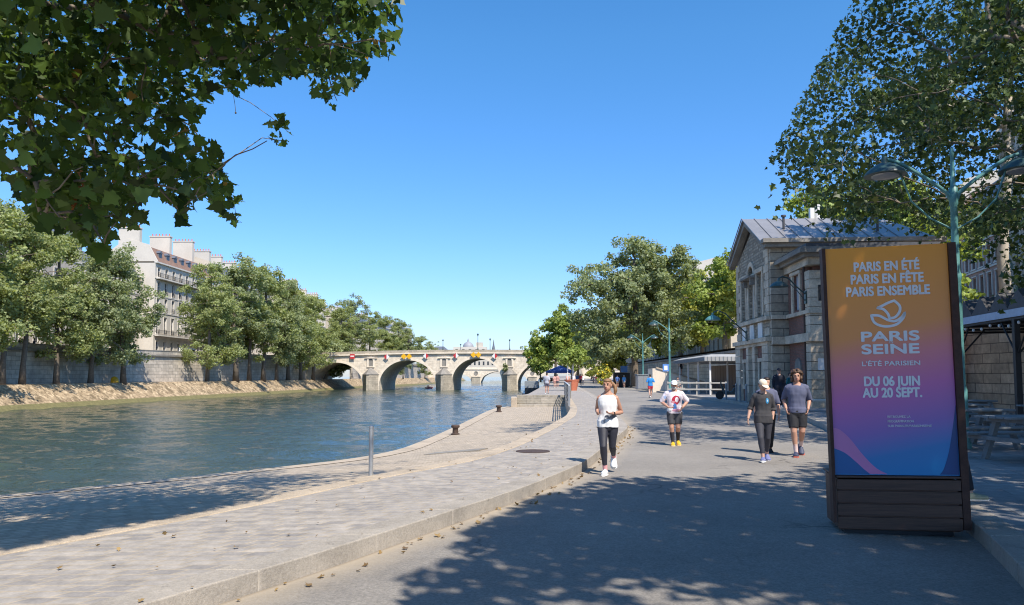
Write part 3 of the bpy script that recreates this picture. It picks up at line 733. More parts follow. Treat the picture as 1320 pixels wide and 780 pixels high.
def dormer(parent, y, z, x=-.6):
    b = MB(); b.box(x-1.6, x+.2, y-.7, y+.7, z, z+1.9); b.prism([(y-.85, z+1.903), (y+.85, z+1.903), (y, z+2.5)], x-1.7, x+.35, 'x'); d = b.build('dormer', M['slate'], parent)
    b = MB(); b.box(x+.203, x+.24, y-.48, y+.48, z+.35, z+1.7); b.build('pane', M['glassdark'], d)
QZ = 5.2
facade_house('town_house', (-80, 92, 0), 0, 44, 14, QZ, [(1.9, 6.3), (9.4, 15.2), (17.5, 20)], 9, M['facade3'], 'large tan mansion with tall windows at the left end of the island quay', M['slate'], winw=1.6, gable=False)
facade_house('town_house', (-81, 136.5, 0), 0, 22.8, 13, QZ, [(1.0, 3.6), (5.4, 8.4), (10.1, 12.7), (14.4, 16.6)], 7, M['facade'], 'lower pale house between the tan mansion and the tall cream house', M['slate'], style='trim')
h1, H1 = facade_house('town_house', (-78, 160, 0), R(-.5), 31, 13, QZ, [(.9, 4.0), (5.7, 9.3), (10.6, 13.4), (14.3, 17.1), (18.2, 20.2)], 9, M['facade2'], 'tall cream house with balconies dormers and a white gable end facing the camera', M['tile'], roofh=5.0, winw=1.35, style='rail')
for z in (5.35, 17.9):
    b = MB(); b.box(.14, 1.0, .3, 30.7, z-.25, z); b.build('balcony_slab', M['trimstone'], h1)
    b = MB()
    for q in (.1, .95): b.box(.93, .97, .3, 30.7, z+q, z+q+.05)
    for y in np.arange(.3, 30.7, .22): b.box(.94, .96, y-.015, y+.015, z, z+.95)
    b.build('balcony_railing', M['black'], h1)
for y in (3, 6.6, 10.2, 13.8, 17.4, 21, 24.6, 28.2): dormer(h1, y, H1+.6)
chimney_stack(h1, -6, .6, 4.6, 1.1, H1+3, H1+7.6); chimney_stack(h1, -6.3, 15, 4.8, 1.2, H1+3, H1+8.4); chimney_stack(h1, -6.3, 27, 5, 1.2, H1+3, H1+9.4)
h2, H2 = facade_house('town_house', (-77.6, 191.4, 0), R(-.6), 43, 13, QZ, [(1.0, 4.0), (5.7, 9.0), (10.5, 13.3), (14.6, 17.3), (18.6, 21)], 13, M['facade'], 'beige house with arched ground floor half hidden by the middle trees', M['slate'], roofh=5.5, winw=1.35, style='trim')
for y in (6, 14, 24, 36): chimney_stack(h2, -6.3, y, 4.6, 1.2, H2+2.5, H2+8.0-y*.02)
h3, H3 = facade_house('town_house', (-75, 236, 0), R(-3), 50, 13, QZ+.8, [(1.0, 4.0), (5.7, 9.0), (10.5, 13.3), (14.6, 17.3), (19, 21.6)], 14, M['facade2'], 'white topped house rising above the trees left of the bridge end', M['facade'], roofh=3.2, winw=1.35, style='trim')
chimney_stack(h3, -5, 22, 6, 2.4, H3+1, H3+6.4); chimney_stack(h3, -4, 31, 5, 1.5, H3+1, H3+4.0); chimney_stack(h3, -4, 44, 5, 1.3, H3+1, H3+4)
h4, H4 = facade_house('town_house', (-70, 288, 0), R(-7), 120, 13, QZ+1.5, [(1.0, 4.0), (5.7, 9.0), (10.5, 13.3), (14.6, 17.0)], 32, M['facade'], 'farthest cream house row on the island behind the trees beyond the bridge', M['slate'], roofh=4, winw=1.35, style='bare')
for y in (15, 50, 95): chimney_stack(h4, -5, y, 5, 1.5, H4+1, H4+5)
# things on the island quay
def car(loc, rz, label, paint, group=None, van=False):
    r = empty('parked_van' if van else 'parked_car', loc, rz, label, 'van' if van else 'car')
    L, W, H = (4.9, 1.9, 2.0) if van else (4.2, 1.75, 1.45)
    prof = [(-L/2, .35), (L/2, .35), (L/2, .75), (L/2-.1, .95), (L*.28, 1.0), (L*.14, H), (-L*.46, H), (-L/2, .95)] if van else [(-L/2, .32), (L/2, .32), (L/2, .62), (L/2-.1, .8), (L*.24, .92), (L*.08, H), (-L*.28, H), (-L*.46, .95), (-L/2, .85)]
    b = MB(); b.prism(prof, -W/2, W/2, 'y'); b.build('body', paint, r, bevel=.07)
    zw0, zw1 = (1.08, 1.7) if van else (.95, 1.34)
    for s in (-1, 1):
        b = MB(); b.box(-L*.34, L*.14, s*(W/2+.004)-.003, s*(W/2+.004)+.003, zw0, zw1); b.build('side_window', M['glassdark'], r)
        for x in (-L*.31, L*.31):
            b = MB(); b.lathe([(.31, -.1), (.32, 0), (.31, .1)], n=18, M=Matrix.Translation((x, s*(W/2-.08), .32)) @ Matrix.Rotation(R(90), 4, 'X')); b.build('wheel', M['rubber'], r)
    return r
car((wall_x(100)-5, 98, 5.25), R(88), 'dark car parked on the island quay at the left edge of the picture', M['carpaint'])
car((wall_x(149)-2.6, 152, 5.25), R(90), 'white van parked on the island quay below the gable end', M['white'], van=True)
p = PD(167, 438, 128); r = empty('no_parking_sign', (p.x, p.y, 5.25), 0, 'round blue and red no parking sign on the island quay', 'road sign')
b = MB(); b.tube([(0, 0, 0), (0, 0, 2.4)], .04, 6); b.build('pole', M['steel'], r)
b = MB(); b.lathe([(.62, -.03), (.62, .03)], n=20, M=Matrix.Translation((0, -.06, 2.6)) @ Matrix.Rotation(R(90), 4, 'X')); d = b.build('disc', M['red'], r)
b = MB(); b.lathe([(.47, -.03), (.47, .012)], n=20, M=Matrix.Translation((0, -.085, 2.6)) @ Matrix.Rotation(R(90), 4, 'X')); b.build('face', M['bluepanel'], d)
# crowd barriers round the pale trunk, a small tent, a moored boat
for i, (px, py, D, hh) in enumerate(((251, 489, 158, 1.1), (261, 489, 157, 1.1), (271, 489, 159, 2.2), (280, 489, 160, 2.2))):
    p = PD(px, py, D); r = empty('site_fence', (p.x, p.y, BT), R(4), ('low grey barrier panel left of the pale trunk on the towpath' if i == 0 else 'second low grey barrier panel standing next to the pale trunk' if i == 1 else 'tall grey site fence panel just right of the pale trunk' if i == 2 else 'tall grey site fence panel farthest right of the pale trunk'), 'fence panel', 'site fence panels round a tree')
    b = MB(); w = 1.7
    b.box(-w/2, -w/2+.06, -.03, .03, 0, hh); b.box(w/2-.06, w/2, -.03, .03, 0, hh); b.box(-w/2+.062, w/2-.062, -.03, .03, hh-.06, hh); b.box(-w/2+.062, w/2-.062, -.03, .03, .1, .16); b.build('frame', M['steel'], r)
    b = MB(); b.box(-w/2+.064, w/2-.064, -.012, .012, .165, hh-.065); b.build('mesh_panel', M['greywood'], r)
p = PD(142, 492, 124); r = empty('camping_tent', (p.x, p.y, BT+.02), 0, 'small blue dome tent with a yellow door at the foot of the embankment wall', 'tent')
b = MB(); b.lathe([(1.3, 0), (1.2, .5), (.8, 1.0), (.3, 1.25), (.01, 1.3)], n=14); b.build('shell', M['blue'], r, smooth=True)
b = MB(); b.lathe([(.75, 0), (.68, .5), (.4, .9), (.01, 1.05)], (1.0, -.6, 0), n=10); b.build('door', M['yellow'], r, smooth=True)
# rowing boat by the second pier
p = PD(553, 498, 245); r = empty('rowing_boat', (p.x, p.y, WATER), R(70), 'small red rowing boat on the water beside the second pier', 'boat')
b = MB(); b.add([(-2.6,0,.45),(-1.6,.7,.4),(1.6,.7,.4),(2.6,0,.45),(1.6,-.7,.4),(-1.6,-.7,.4),(-1.4,.4,-.2),(1.4,.4,-.2),(1.4,-.4,-.2),(-1.4,-.4,-.2)], [(0,1,6),(0,6,9,5),(1,2,7,6),(2,3,7),(3,8,7),(3,4,8),(4,5,9,8),(6,7,8,9),(0,5,4,3,2,1)]); b.build('hull', M['red'], r)

# ================================================================ THE PAVILION (right)
FA = Vector((13.5, 38.5, .15)); frz = -math.atan(.067)
pav = empty('stone_pavilion', FA, frz, 'old soot stained stone and brick pavilion with a gabled zinc roof beside the road', 'building')
LY, DX, EV, RZ = 7.0, 8.2, 8.2, 9.95
b = MB(); b.prism([(0, 0), (LY, 0), (LY, EV), (LY/2, RZ-.25), (0, EV)], .35, DX, 'x'); b.build('core', M['rubble'], pav)
# front wall facing the road: rubble gable, built round real openings
op = []   # (y0,y1,z0,z1)
for yc in (1.75, LY-1.75): op += [(yc-.55, yc+.55, 4.75, 7.15)]
op += [(LY/2-.6, LY/2+.6, 4.75, 7.0)]
b = MB(); X0, X1 = -.0, .348
b.box(X0, X1, 0, LY, 3.1, 4.75)
b.box(X0, X1, 0, 1.2, 4.75, 7.15); b.box(X0, X1, 2.3, LY/2-.6, 4.75, 7.15); b.box(X0, X1, LY/2+.6, LY-2.3, 4.75, 7.15); b.box(X0, X1, LY-1.2, LY, 4.75, 7.15)
arc = [(LY/2+.6*math.cos(math.pi*t/12), 7.15+.6*math.sin(math.pi*t/12)) for t in range(13)]
b.prism([(0, 7.15), (LY/2-.6, 7.15)]+arc[::-1][1:-1]+[(LY/2+.6, 7.15), (LY, 7.15), (LY, EV), (LY/2, RZ-.25), (0, EV)], X0, X1, 'x')
b.build('gable_wall', M['rubble'], pav)
for y0, y1, z1 in ((1.2, 2.3, 7.15), (LY/2-.6, LY/2+.6, 7.0), (LY-2.3, LY-1.2, 7.15)):
    b = MB(); b.box(-.07, .0-.003, y0-.22, y0, 4.75, z1); b.box(-.07, -.003, y1, y1+.22, 4.75, z1); b.box(-.10, -.003, y0-.26, y1+.26, z1+.003, z1+.24)
    w = b.build('window', M['pavtrim'], pav)
    b = MB(); b.box(.20, .24, y0, y1, 4.75, z1); b.build('blind_panel', M['blind'], w)
    b = MB(); b.box(.15, .198, y0+.0, y0+.07, 4.75, z1); b.box(.15, .198, y1-.07, y1, 4.75, z1); b.box(.15, .198, (y0+y1)/2-.03, (y0+y1)/2+.03, 4.75, z1); b.build('sash', M['pavtrim'], w)
b = MB(); b.prism([(LY/2-.6, 7.15)]+[(LY/2-.6, 7.16)]+arc[::-1][1:-1]+[(LY/2+.6, 7.15)], .24, .28, 'x'); b.build('lunette', M['glassdark'], pav)
b = MB(); vs = []; fs = []
for t in range(15):
    w_ = math.pi*t/14
    for rr, xx in ((.60, -.09), (.84, -.09), (.84, -.003), (.60, -.003)): vs.append((xx, LY/2+rr*math.cos(w_), 7.15+rr*math.sin(w_)))
for t in range(14):
    for k in range(4): fs.append((t*4+k, t*4+(k+1) % 4, t*4+4+(k+1) % 4, t*4+4+k))
b.add(vs, fs); b.build('arch_ring', M['pavtrim'], pav)
b = MB(); b.box(-.45, -.003, LY/2-1.0, LY/2+1.0, 6.98, 7.1)
for y in (LY/2-.85, LY/2+.65): b.box(-.3, -.003, y, y+.2, 6.6, 6.977)
b.build('hood', M['darkstone'], pav)
# ground floor: rusticated piers, brick panels, door
b = MB()
for y0, y1 in ((-.06, 1.05), (2.55, 3.05), (LY-3.05, LY-2.55), (LY-1.05, LY+.06)):
    b = MB()
    for k in range(6): b.box(-.16, .345, y0, y1, .5+k*.435, .5+k*.435+.41)
    b.box(-.22, .345, y0-.05, y1+.05, 0, .49)
    b.build('rusticated_pier', M['pavtrim'], pav)
for y0, y1 in ((1.06, 2.54), (LY-2.54, LY-1.06)):
    b = MB(); b.box(.02, .344, y0, y1, 0, 3.1); b.build('brick_panel', M['brickdark'], pav)
    c = (y0+y1)/2; b = MB(); b.box(-.08, .018, c-.45, c-.27, .9, 2.25); b.box(-.08, .018, c+.27, c+.45, .9, 2.25); b.box(-.1, .018, c-.5, c+.5, 2.252, 2.45); b.box(-.1, .018, c-.5, c+.5, .7, .898); w = b.build('window', M['pavtrim'], pav)
    b = MB(); b.box(.005, .016, c-.27, c+.27, .9, 2.25); b.build('pane', M['glassdark'], w)
b = MB(); b.box(.12, .344, 3.06, LY-3.06, 0, 2.45); d = b.build('door', M['darkwood'], pav)
b = MB(); b.box(.02, .344, 3.06, LY-3.06, 2.452, 3.1); b.build('lintel', M['pavtrim'], pav)
b = MB(); b.box(.09, .118, LY-3.3, LY-3.24, 1.0, 1.2); b.build('handle', M['steel'], d)
def band(z0, z1, out, m, nm, x1=None):
    b = MB(); b.box(-out, -.003, -out, LY+out, z0, z1); b.box(-.0, DX, -out, -.003, z0, z1); return b.build(nm, m, pav)
b = MB(); b.box(-.17, .0-.003, -.1, LY+.1, 3.102, 3.28); b.box(-.3, -.003, -.22, LY+.22, 3.283, 3.52); b.build('string_course', M['pavtrim'], pav)
b = MB(); b.box(-.22, -.003, -.16, LY+.16, 4.42, 4.62); b.build('string_course', M['pavtrim'], pav)
# white notice panels on the balustrade band
for yc in (1.75, LY/2, LY-1.75):
    b = MB(); b.box(-.06, -.004, yc-.42, yc+.42, 3.56, 4.38); b.build('notice_panel', M['white'], pav)
# quoins at the corners and the south face of the main block
for k in range(11):
    pass
b = MB()
for k in range(11):
    q = .55 if k % 2 else .85
    b.box(-.05, .0-.003, -.05, q, 3.6+k*.42, 3.6+k*.42+.40) if 3.6+k*.42 < EV-.3 and not (4.35 < 3.6+k*.42+.4 < 4.7) else None
    b.box(-.05, -.003, LY-q, LY+.05, 3.6+k*.42, 3.6+k*.42+.40) if 3.6+k*.42 < EV-.3 and not (4.35 < 3.6+k*.42+.4 < 4.7) else None
b.build('quoins', M['pavtrim'], pav)
b = MB(); b.box(0, DX, -.34, -.004, 0, EV); b.build('side_wall', M['pavstone'], pav)
b = MB(); b.box(-.02, 1.2, -.60, -.343, 3.1, 3.5); b.box(-.02, 1.2, -.50, -.343, 4.42, 4.62); b.build('string_course', M['pavtrim'], pav)
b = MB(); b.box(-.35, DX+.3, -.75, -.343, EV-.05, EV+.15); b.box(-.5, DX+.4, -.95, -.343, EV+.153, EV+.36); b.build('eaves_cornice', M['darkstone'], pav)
# raking cornice of the gable, then the zinc roof
b = MB(); sl = (RZ-EV)/(LY/2)
prof = [(-.42, EV-.10), (LY/2, RZ+.13), (LY+.42, EV-.10), (LY+.42, EV+.12), (LY/2, RZ+.40), (-.42, EV+.12)]
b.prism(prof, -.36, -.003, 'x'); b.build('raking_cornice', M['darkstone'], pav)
b = MB(); e = .55; vs = [(-.46, -e, EV+.16), (-.46, LY/2, RZ+.47), (-.46, LY+e, EV+.16), (DX+.6, -e, EV+.16), (DX-1.0, LY/2, RZ+.47), (DX+.6, LY+e, EV+.16)]
vs += [(p[0], p[1], p[2]+.07) for p in vs]
b.add(vs, [(0,1,4,3),(1,2,5,4),(6,9,10,7),(7,10,11,8),(0,6,7,1),(1,7,8,2),(2,8,11,5),(5,11,10,4),(4,10,9,3),(3,9,6,0),(3,4,5),(9,11,10)])
rf = b.build('roof', M['zinc'], pav)
b = MB()
for x in np.arange(-.5, DX-1.2, .72):
    for y0, y1 in ((-e, LY/2), (LY+e, LY/2)):
        b.add([(x-.025, y0, EV+.235), (x+.025, y0, EV+.235), (x+.025, y1, RZ+.545), (x-.025, y1, RZ+.545), (x-.025, y0, EV+.285), (x+.025, y0, EV+.285), (x+.025, y1, RZ+.595), (x-.025, y1, RZ+.595)], [(0,3,2,1),(4,5,6,7),(0,1,5,4),(1,2,6,5),(2,3,7,6),(3,0,4,7)])
b.build('standing_seams', M['zinc'], rf)
for x, y in ((1.3, 1.6), (6.0, .9)):
    b = MB(); zz = EV+.23+(y+.85)*sl*.98; b.lathe([(.07, -.1), (.07, .55), (.14, .56), (.14, .66), (.001, .68)], (x, y, zz), 10); b.build('vent_pipe', M['zincdark'], rf)
b = MB(); b.lathe([(.14, -.1), (.14, .9), (.18, .92), (.18, 1.0)], (3.9, LY/2+.4, RZ+.4), 10); b.box(3.45, 3.68, LY/2+.2, LY/2+.5, RZ+.3, RZ+1.2); b.build('roof_vent', M['white'], rf)
# lower wing towards the camera
WX0, WX1, WY = .78, 6.7, -4.0; WH = 6.7
b = MB(); b.box(WX0+.3, WX1, WY+.3, -.345, 0, WH); b.build('wing_core', M['brickdark'], pav)
b = MB()   # brick face towards the road with one window
y0, y1 = WY+.60, -.5
b.box(WX0+.05, WX0+.298, y0, y1, 3.55, 4.75); wy = (y0+y1)/2; b.box(WX0+.05, WX0+.298, y0, wy-.5, 4.75, 6.5); b.box(WX0+.05, WX0+.298, wy+.5, y1, 4.75, 6.5); b.box(WX0+.05, WX0+.298, y0, y1, 6.5, WH); b.box(WX0+.05, WX0+.298, y0, y1, 0, 3.1)
b.build('wing_wall', M['brickdark'], pav)
b = MB(); b.box(WX0-.04, WX0+.048, wy-.72, wy-.5, 4.6, 6.5); b.box(WX0-.04, WX0+.048, wy+.5, wy+.72, 4.6, 6.5); b.box(WX0-.08, WX0+.048, wy-.8, wy+.8, 6.502, 6.66); w = b.build('window', M['pavtrim'], pav)
b = MB(); b.box(WX0+.18, WX0+.22, wy-.5, wy+.5, 4.75, 6.5); b.build('blind_panel', M['blind'], w)
arc2 = [(wy+.45*math.cos(math.pi*t/10), 1.9+.45*math.sin(math.pi*t/10)) for t in range(11)]
b = MB(); b.prism([(wy-.45, .6)]+arc2[::-1]+[(wy+.45, .6)], WX0-.02, WX0+.048, 'x'); b.build('arched_niche', M['darkstone'], pav)
b = MB()   # ashlar corner pier, both faces
for k in range(16):
    z = .45+k*.43
    if z+.4 > WH: break
    b.box(WX0-.06, WX0+1.35, WY-.06, WY+.57, z, z+.405)
b.box(WX0-.12, WX0+1.4, WY-.12, WY+.60, 0, .44); b.build('corner_pier', M['pavtrim'], pav)
b = MB(); b.box(WX0+1.36, WX1, WY, WY+.298, 0, WH); b.build('wing_front', M['pavstone'], pav)
b = MB(); b.box(WX0-.2, WX1, WY-.2, -.62, 3.1, 3.5) ; b.build('string_course', M['pavtrim'], pav)
b = MB(); b.box(WX0-.14, WX1, WY-.14, -.62, 4.42, 4.6) ; b.build('string_course', M['pavtrim'], pav)
b = MB(); b.box(WX0-.12, WX1, WY-.12, -.35, WH+.003, WH+.35); b.build('frieze', M['pavtrim'], pav)
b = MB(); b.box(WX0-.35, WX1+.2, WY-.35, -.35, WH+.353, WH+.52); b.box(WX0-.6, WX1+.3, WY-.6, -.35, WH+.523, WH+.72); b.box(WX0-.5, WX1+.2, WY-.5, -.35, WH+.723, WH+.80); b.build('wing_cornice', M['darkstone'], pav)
b = MB(); b.box(WX0-.2, WX1, WY-.2, -.36, WH+.803, WH+1.0); b.build('wing_roof', M['zincdark'], pav)
# rainwater pipe
b = MB(); b.tube([(WX0-.05, WY+.70, WH), (WX0-.05, WY+.70, .2)], .06, 8); b.build('drain_pipe', M['iron'], pav)
b = MB(); b.box(WX0+.35, WX0+.95, WY-.075, WY-.061, 5.0, 5.75); b.build('plaque', M['black'], pav)
b = MB(); b.box(WX0+.25, WX0+1.2, WY-.075, WY-.061, 1.75, 2.3); b.build('notice_panel', M['white'], pav)
def shade_prof(s=1.0): return [(.001, .34*s), (.05*s, .34*s), (.06*s, .22*s), (.12*s, .20*s), (.26*s, .12*s), (.36*s, .02*s), (.38*s, -.03*s), (.35*s, -.03*s), (.001, -.02*s)]
LOC = lambda p: FA+Matrix.Rotation(frz, 3, 'Z') @ Vector(p)
def wall_lamp(base, out, rise, label, side):
    r = empty('wall_lamp', base, frz, label, 'wall lamp', 'lamps on the pavilion walls')
    b = MB(); b.box(-.06, .0, -.12, .12, -.3, .3); b.build('wall_plate', M['lampdark'], r)
    pts = [(-.02, 0, .15), (-out*.35, 0, rise*.55), (-out*.62, 0, rise*.95), (-out*.85, 0, rise*1.08), (-out, 0, rise*.98)]
    b = MB(); b.tube(pts, .035, 8); b.build('arm', M['lampdark'], r, smooth=True)
    b = MB(); b.tube([(-.02, 0, -.2), (-out*.3, 0, rise*.3), (-out*.6, 0, rise*.72)], .02, 6); b.build('stay', M['lampdark'], r)
    b = MB(); b.lathe(shade_prof(1.15), (-out, 0, rise*.98-.38), 20); b.build('lamp_shade', M['lampgreen'] if side else M['lampdark'], r, smooth=True)
wall_lamp(LOC((WX0-.06, WY+.4, 5.2)), 1.25, .95, 'dark curved wall lamp on the brick wing nearer the poster board', False)
wall_lamp(LOC((-.35, 3.4, 3.75)), 1.9, 1.35, 'pale green wall lamp reaching over the road from the far gable front', True)

# ================================================================ retaining wall and upper street on the right
def rw(y): return 20.6+.045*(y-20) if y > 20 else 20.6-.25*(20-y)*.3
def run_rwall(name, y0, y1, z, label):
    ys = [y0]+[y for y in np.arange(math.ceil(y0), y1, 3.0)]+[y1]
    r = empty(name, (rw(y0), y0, 0), 0, label, 'wall')
    for nm, prof, m in (('wall_face', [(0, -.05), (0, z), (.8, z), (.8, -.05)], M['pavstone']), ('coping', [(-.12, z+.003), (-.12, z+.28), (.7, z+.28), (.7, z+.003)], M['darkstone'])):
        b = MB(); k = len(prof); vs = [(rw(y)-rw(y0)+x, y-y0, q) for y in ys for x, q in prof]
        fs = [(i*k+j, i*k+(j+1) % k, (i+1)*k+(j+1) % k, (i+1)*k+j) for i in range(len(ys)-1) for j in range(k)]+[tuple(range(k))[::-1], tuple(range((len(ys)-1)*k, len(ys)*k))]
        b.add(vs, fs); b.build(nm, m, r)
run_rwall('retaining_wall', 2, 37.2, 4.7, 'dark block stone retaining wall behind the black terrace shelter')
run_rwall('retaining_wall', 46.5, 190, 4.0, 'long retaining wall of the upper street behind the white canopy')
sheet('upper_street', lambda y: rw(y)+.75, lambda y: 600, yrange(2, 190), 4.66, 4.66, M['asphalt'])
hs, HH = facade_house('town_house', (44.0, 65.2, 0), 0, 12, 12, 4.68, [(.6, 2.6), (4.4, 6.6), (7.6, 9.3), (10.4, 12.2)], 6, M['pink'], 'pink brick apartment house with pale window surrounds above the terrace shelter', M['slate'], winw=1.0)
hs.rotation_euler = (0, 0, R(180)-math.atan(.25/.97)); hs.location = (47.5, 78.0, 4.68)
hs2, _ = facade_house('town_house', (44.0, 65.2, 0), 0, 14, 12, 4.68, [(.6, 2.8), (4.4, 6.9), (8.2, 10.6), (12, 14.2), (15.6, 17.6)], 6, M['facade3'], 'grey stone apartment house at the right edge behind the plane tree', M['slate'], winw=1.2)
hs2.rotation_euler = hs.rotation_euler; hs2.location = (44.3, 66.1, 4.68)
hs3, _ = facade_house('town_house', (0, 0, 0), 0, 20, 12, 4.68, [(.6, 2.8), (4.4, 6.9), (8.2, 10.6), (12, 14.2)], 8, M['facade2'], 'pale apartment house glimpsed between the poster board and the lamp post', M['slate'], winw=1.2)
hs3.rotation_euler = hs.rotation_euler; hs3.location = (53, 99, 4.68)

for i, (x, y, L) in enumerate(((30, 110, 26), (30.5, 138, 30), (33, 170, 40))):
    h_, _ = facade_house('town_house', (x, y, 0), 0, L, 12, 4.68, [(.6, 2.8), (4.4, 6.9), (8.2, 10.6), (12, 14.0)][:3 if i == 0 else 4], L//3, M[('facade', 'facade2', 'facade3')[i]], ('low pale house behind the yellow green street trees', 'cream house behind the far street trees', 'tan house at the far end of the upper street')[i], M['slate'], winw=1.2, style='bare')
    h_.rotation_euler = (0, 0, R(180)-.05); h_.location = (x+4, y+L, 4.68)
# ================================================================ POSTER BOARD
def text_mesh(name, body, size, m, parent, loc, bold=.0, sx=1.0, depth=.004, align='CENTER', space=1.0, width=None):
    cu = bpy.data.curves.new(name, 'FONT'); cu.body = body; cu.size = size; cu.align_x = align; cu.extrude = depth; cu.space_character = space
    o = bpy.data.objects.new(name, cu)
    me = evaluated_mesh(o); bpy.data.curves.remove(cu)
    xs = [v.co.x for v in me.vertices]
    if width: sx = width/(max(xs)-min(xs))
    nv = len(me.vertices); co = np.empty(nv*3); me.vertices.foreach_get('co', co); co = co.reshape(-1, 3); fs = [tuple(q.vertices) for q in me.polygons]
    base = np.stack([co[:, 0]*sx, -co[:, 2], co[:, 1]], 1); V_ = []; F_ = []
    for k, (ox, oz) in enumerate(((0, 0), (1, 0), (-1, 0), (0, 1), (0, -1), (.7, .7), (-.7, .7), (.7, -.7), (-.7, -.7)) if bold else ((0, 0),)):   # heavier strokes
        F_ += [tuple(i+len(V_)*nv for i in f) for f in fs]; V_.append(base+np.array([ox*bold, -.00015*k, oz*bold]))
    me = bpy.data.meshes.new(name); me.from_pydata(np.concatenate(V_).tolist(), [], F_)
    me.flip_normals() if False else None
    me.materials.clear(); me.materials.append(m); me.update(); me.name = name
    return link(name, me, parent, loc)
A = P(1077, 687, 0); B = P(1246, 694, 0)
yaw = math.atan2(B.y-A.y, B.x-A.x); WB = (B-A).length
poster = empty('poster_board', (A+B)/2, yaw, 'tall orange to blue summer poster board on a dark plank base at the road edge', 'sign')
lean = R(-1.0)
hw = WB/2
b = MB(); pz = [0.06, .195, .33, .465, .585]
for i in range(4): b.box(-hw+.03, hw-.03, -.02, .0, pz[i], pz[i+1]-.012)
b.box(-hw+.05, hw-.05, .002, .66, .05, .57); b.box(-hw+.03, hw-.03, -.03, .66, .588, .61)
b.build('plank_base', M['darkwood'], poster, bevel=.004)
b = MB(); b.box(-hw+.1, hw-.1, .05, .6, 0, .06); b.build('feet', M['black'], poster)
PW, PB, PT = (hw-.024)*2, .615, 3.02
def poster_mat():
    n = NT('poster_print'); o = n.obj(); sp = n.new('ShaderNodeSeparateXYZ'); n.L(o, sp.inputs[0])
    f = n.math('ADD', n.math('MULTIPLY', n.math('SUBTRACT', sp.outputs[2], PB), 1/(PT-PB)), n.math('MULTIPLY', sp.outputs[0], -.09))
    c = n.ramp(f, [(0, (.01, .24, .55)), (.09, (.04, .22, .52)), (.20, (.30, .16, .48)), (.36, (.62, .16, .42)), (.50, (.78, .23, .27)), (.63, (.88, .32, .08)), (1, (.94, .36, .02))])
    return n.set(c, .38)
M['poster'] = poster_mat(); M['posterpink'] = plain('poster_pink', (.62, .22, .46), .38, var=.03, bump=0); M['posterblue'] = plain('poster_deep_blue', (.015, .13, .36), .38, var=.04, bump=0); M['posternavy'] = plain('poster_navy', (.008, .06, .21), .38, var=.04, bump=0)
M['print'] = plain('poster_white_ink', (.82, .82, .84), .45, var=.02, bump=0)
b = MB(); b.box(-PW/2, PW/2, .02, .05, PB, PT); panel = b.build('printed_panel', M['poster'], poster)
b = MB(); b.box(-hw-.012, -hw+.022, -.012, .13, .12, PT+.004); b.box(hw-.022, hw+.05, -.012, .13, .07, PT+.004); b.box(-hw+.024, hw-.024, .052, .13, PB-.02, PT-.02); b.build('steel_frame', M['corten'], poster)
for q in (panel,): pass
UV = lambda u, v: (-PW/2+u*PW, PB+v*(PT-PB))
def flatshape(name, pts, m, y0, holes=None):
    b = MB(); b.prism([UV(*p) for p in pts], y0, y0+.0025, 'y'); b.f = [f[::-1] for f in b.f]; return b.build(name, m, panel)
def smoothpts(pts, n=10):
    out = []
    for i in range(len(pts)-1):
        p0, p1, p2, p3 = pts[max(i-1, 0)], pts[i], pts[i+1], pts[min(i+2, len(pts)-1)]
        for k in range(n):
            t = k/n
            out.append(tuple(.5*(2*p1[j]+(p2[j]-p0[j])*t+(2*p0[j]-5*p1[j]+4*p2[j]-p3[j])*t*t+(3*p1[j]-p0[j]-3*p2[j]+p3[j])*t**3) for j in (0, 1)))
    return out+[pts[-1]]
up = smoothpts([(.004, .205), (.06, .195), (.14, .155), (.24, .085), (.34, .03), (.43, .004)])
lo = smoothpts([(.004, .115), (.09, .095), (.17, .06), (.24, .025), (.29, .004)])
flatshape('pink_wave', up+lo[::-1], M['posterpink'], .0165)
flatshape('blue_wave', lo+[(.004, .004)], M['posterblue'], .0165)
flatshape('navy_swoosh', [(.996, .004)]+[(.996, .30)]+smoothpts([(.996, .30), (.965, .2), (.925, .10), (.88, .03), (.845, .004)]), M['posternavy'], .0165)
H_ = PT-PB
TX = [('PARIS EN ÉTÉ', .893, .70*.66/.66, .66), ('PARIS EN FÊTE', .838, 0, .735), ('PARIS ENSEMBLE', .783, 0, .845), ('PARIS', .583, 0, .58), ('SEINE', .527, 0, .575), ("L'ÉTÉ PARISIEN", .474, 0, .585), ('DU 06 JUIN', .387, 0, .555), ('AU 20 SEPT.', .337, 0, .59)]
for s_, v, _, w in TX:
    size = {"L'ÉTÉ PARISIEN": .068, 'PARIS': .14, 'SEINE': .14}.get(s_, .138)
    bold = .0012 if s_[0] == 'L' else .0055 if s_ in ('PARIS', 'SEINE') else .0045
    text_mesh('lettering', s_, size, M['print'], panel, (0, .0155, PB+v*H_), bold=bold, width=w*.96)
text_mesh('lettering', 'EN', .034, M['print'], panel, (.012, .0150, PB+.5715*H_), bold=0)
for k, s_ in enumerate(('RETROUVEZ LA', 'PROGRAMMATION', 'SUR PARIS.FR/PARISENSEINE')):
    text_mesh('lettering', s_, .034, M['print'], panel, (-.06, .0155, PB+(.247-.020*k)*H_), bold=0, align='LEFT', width=(.22, .25, .42)[k])
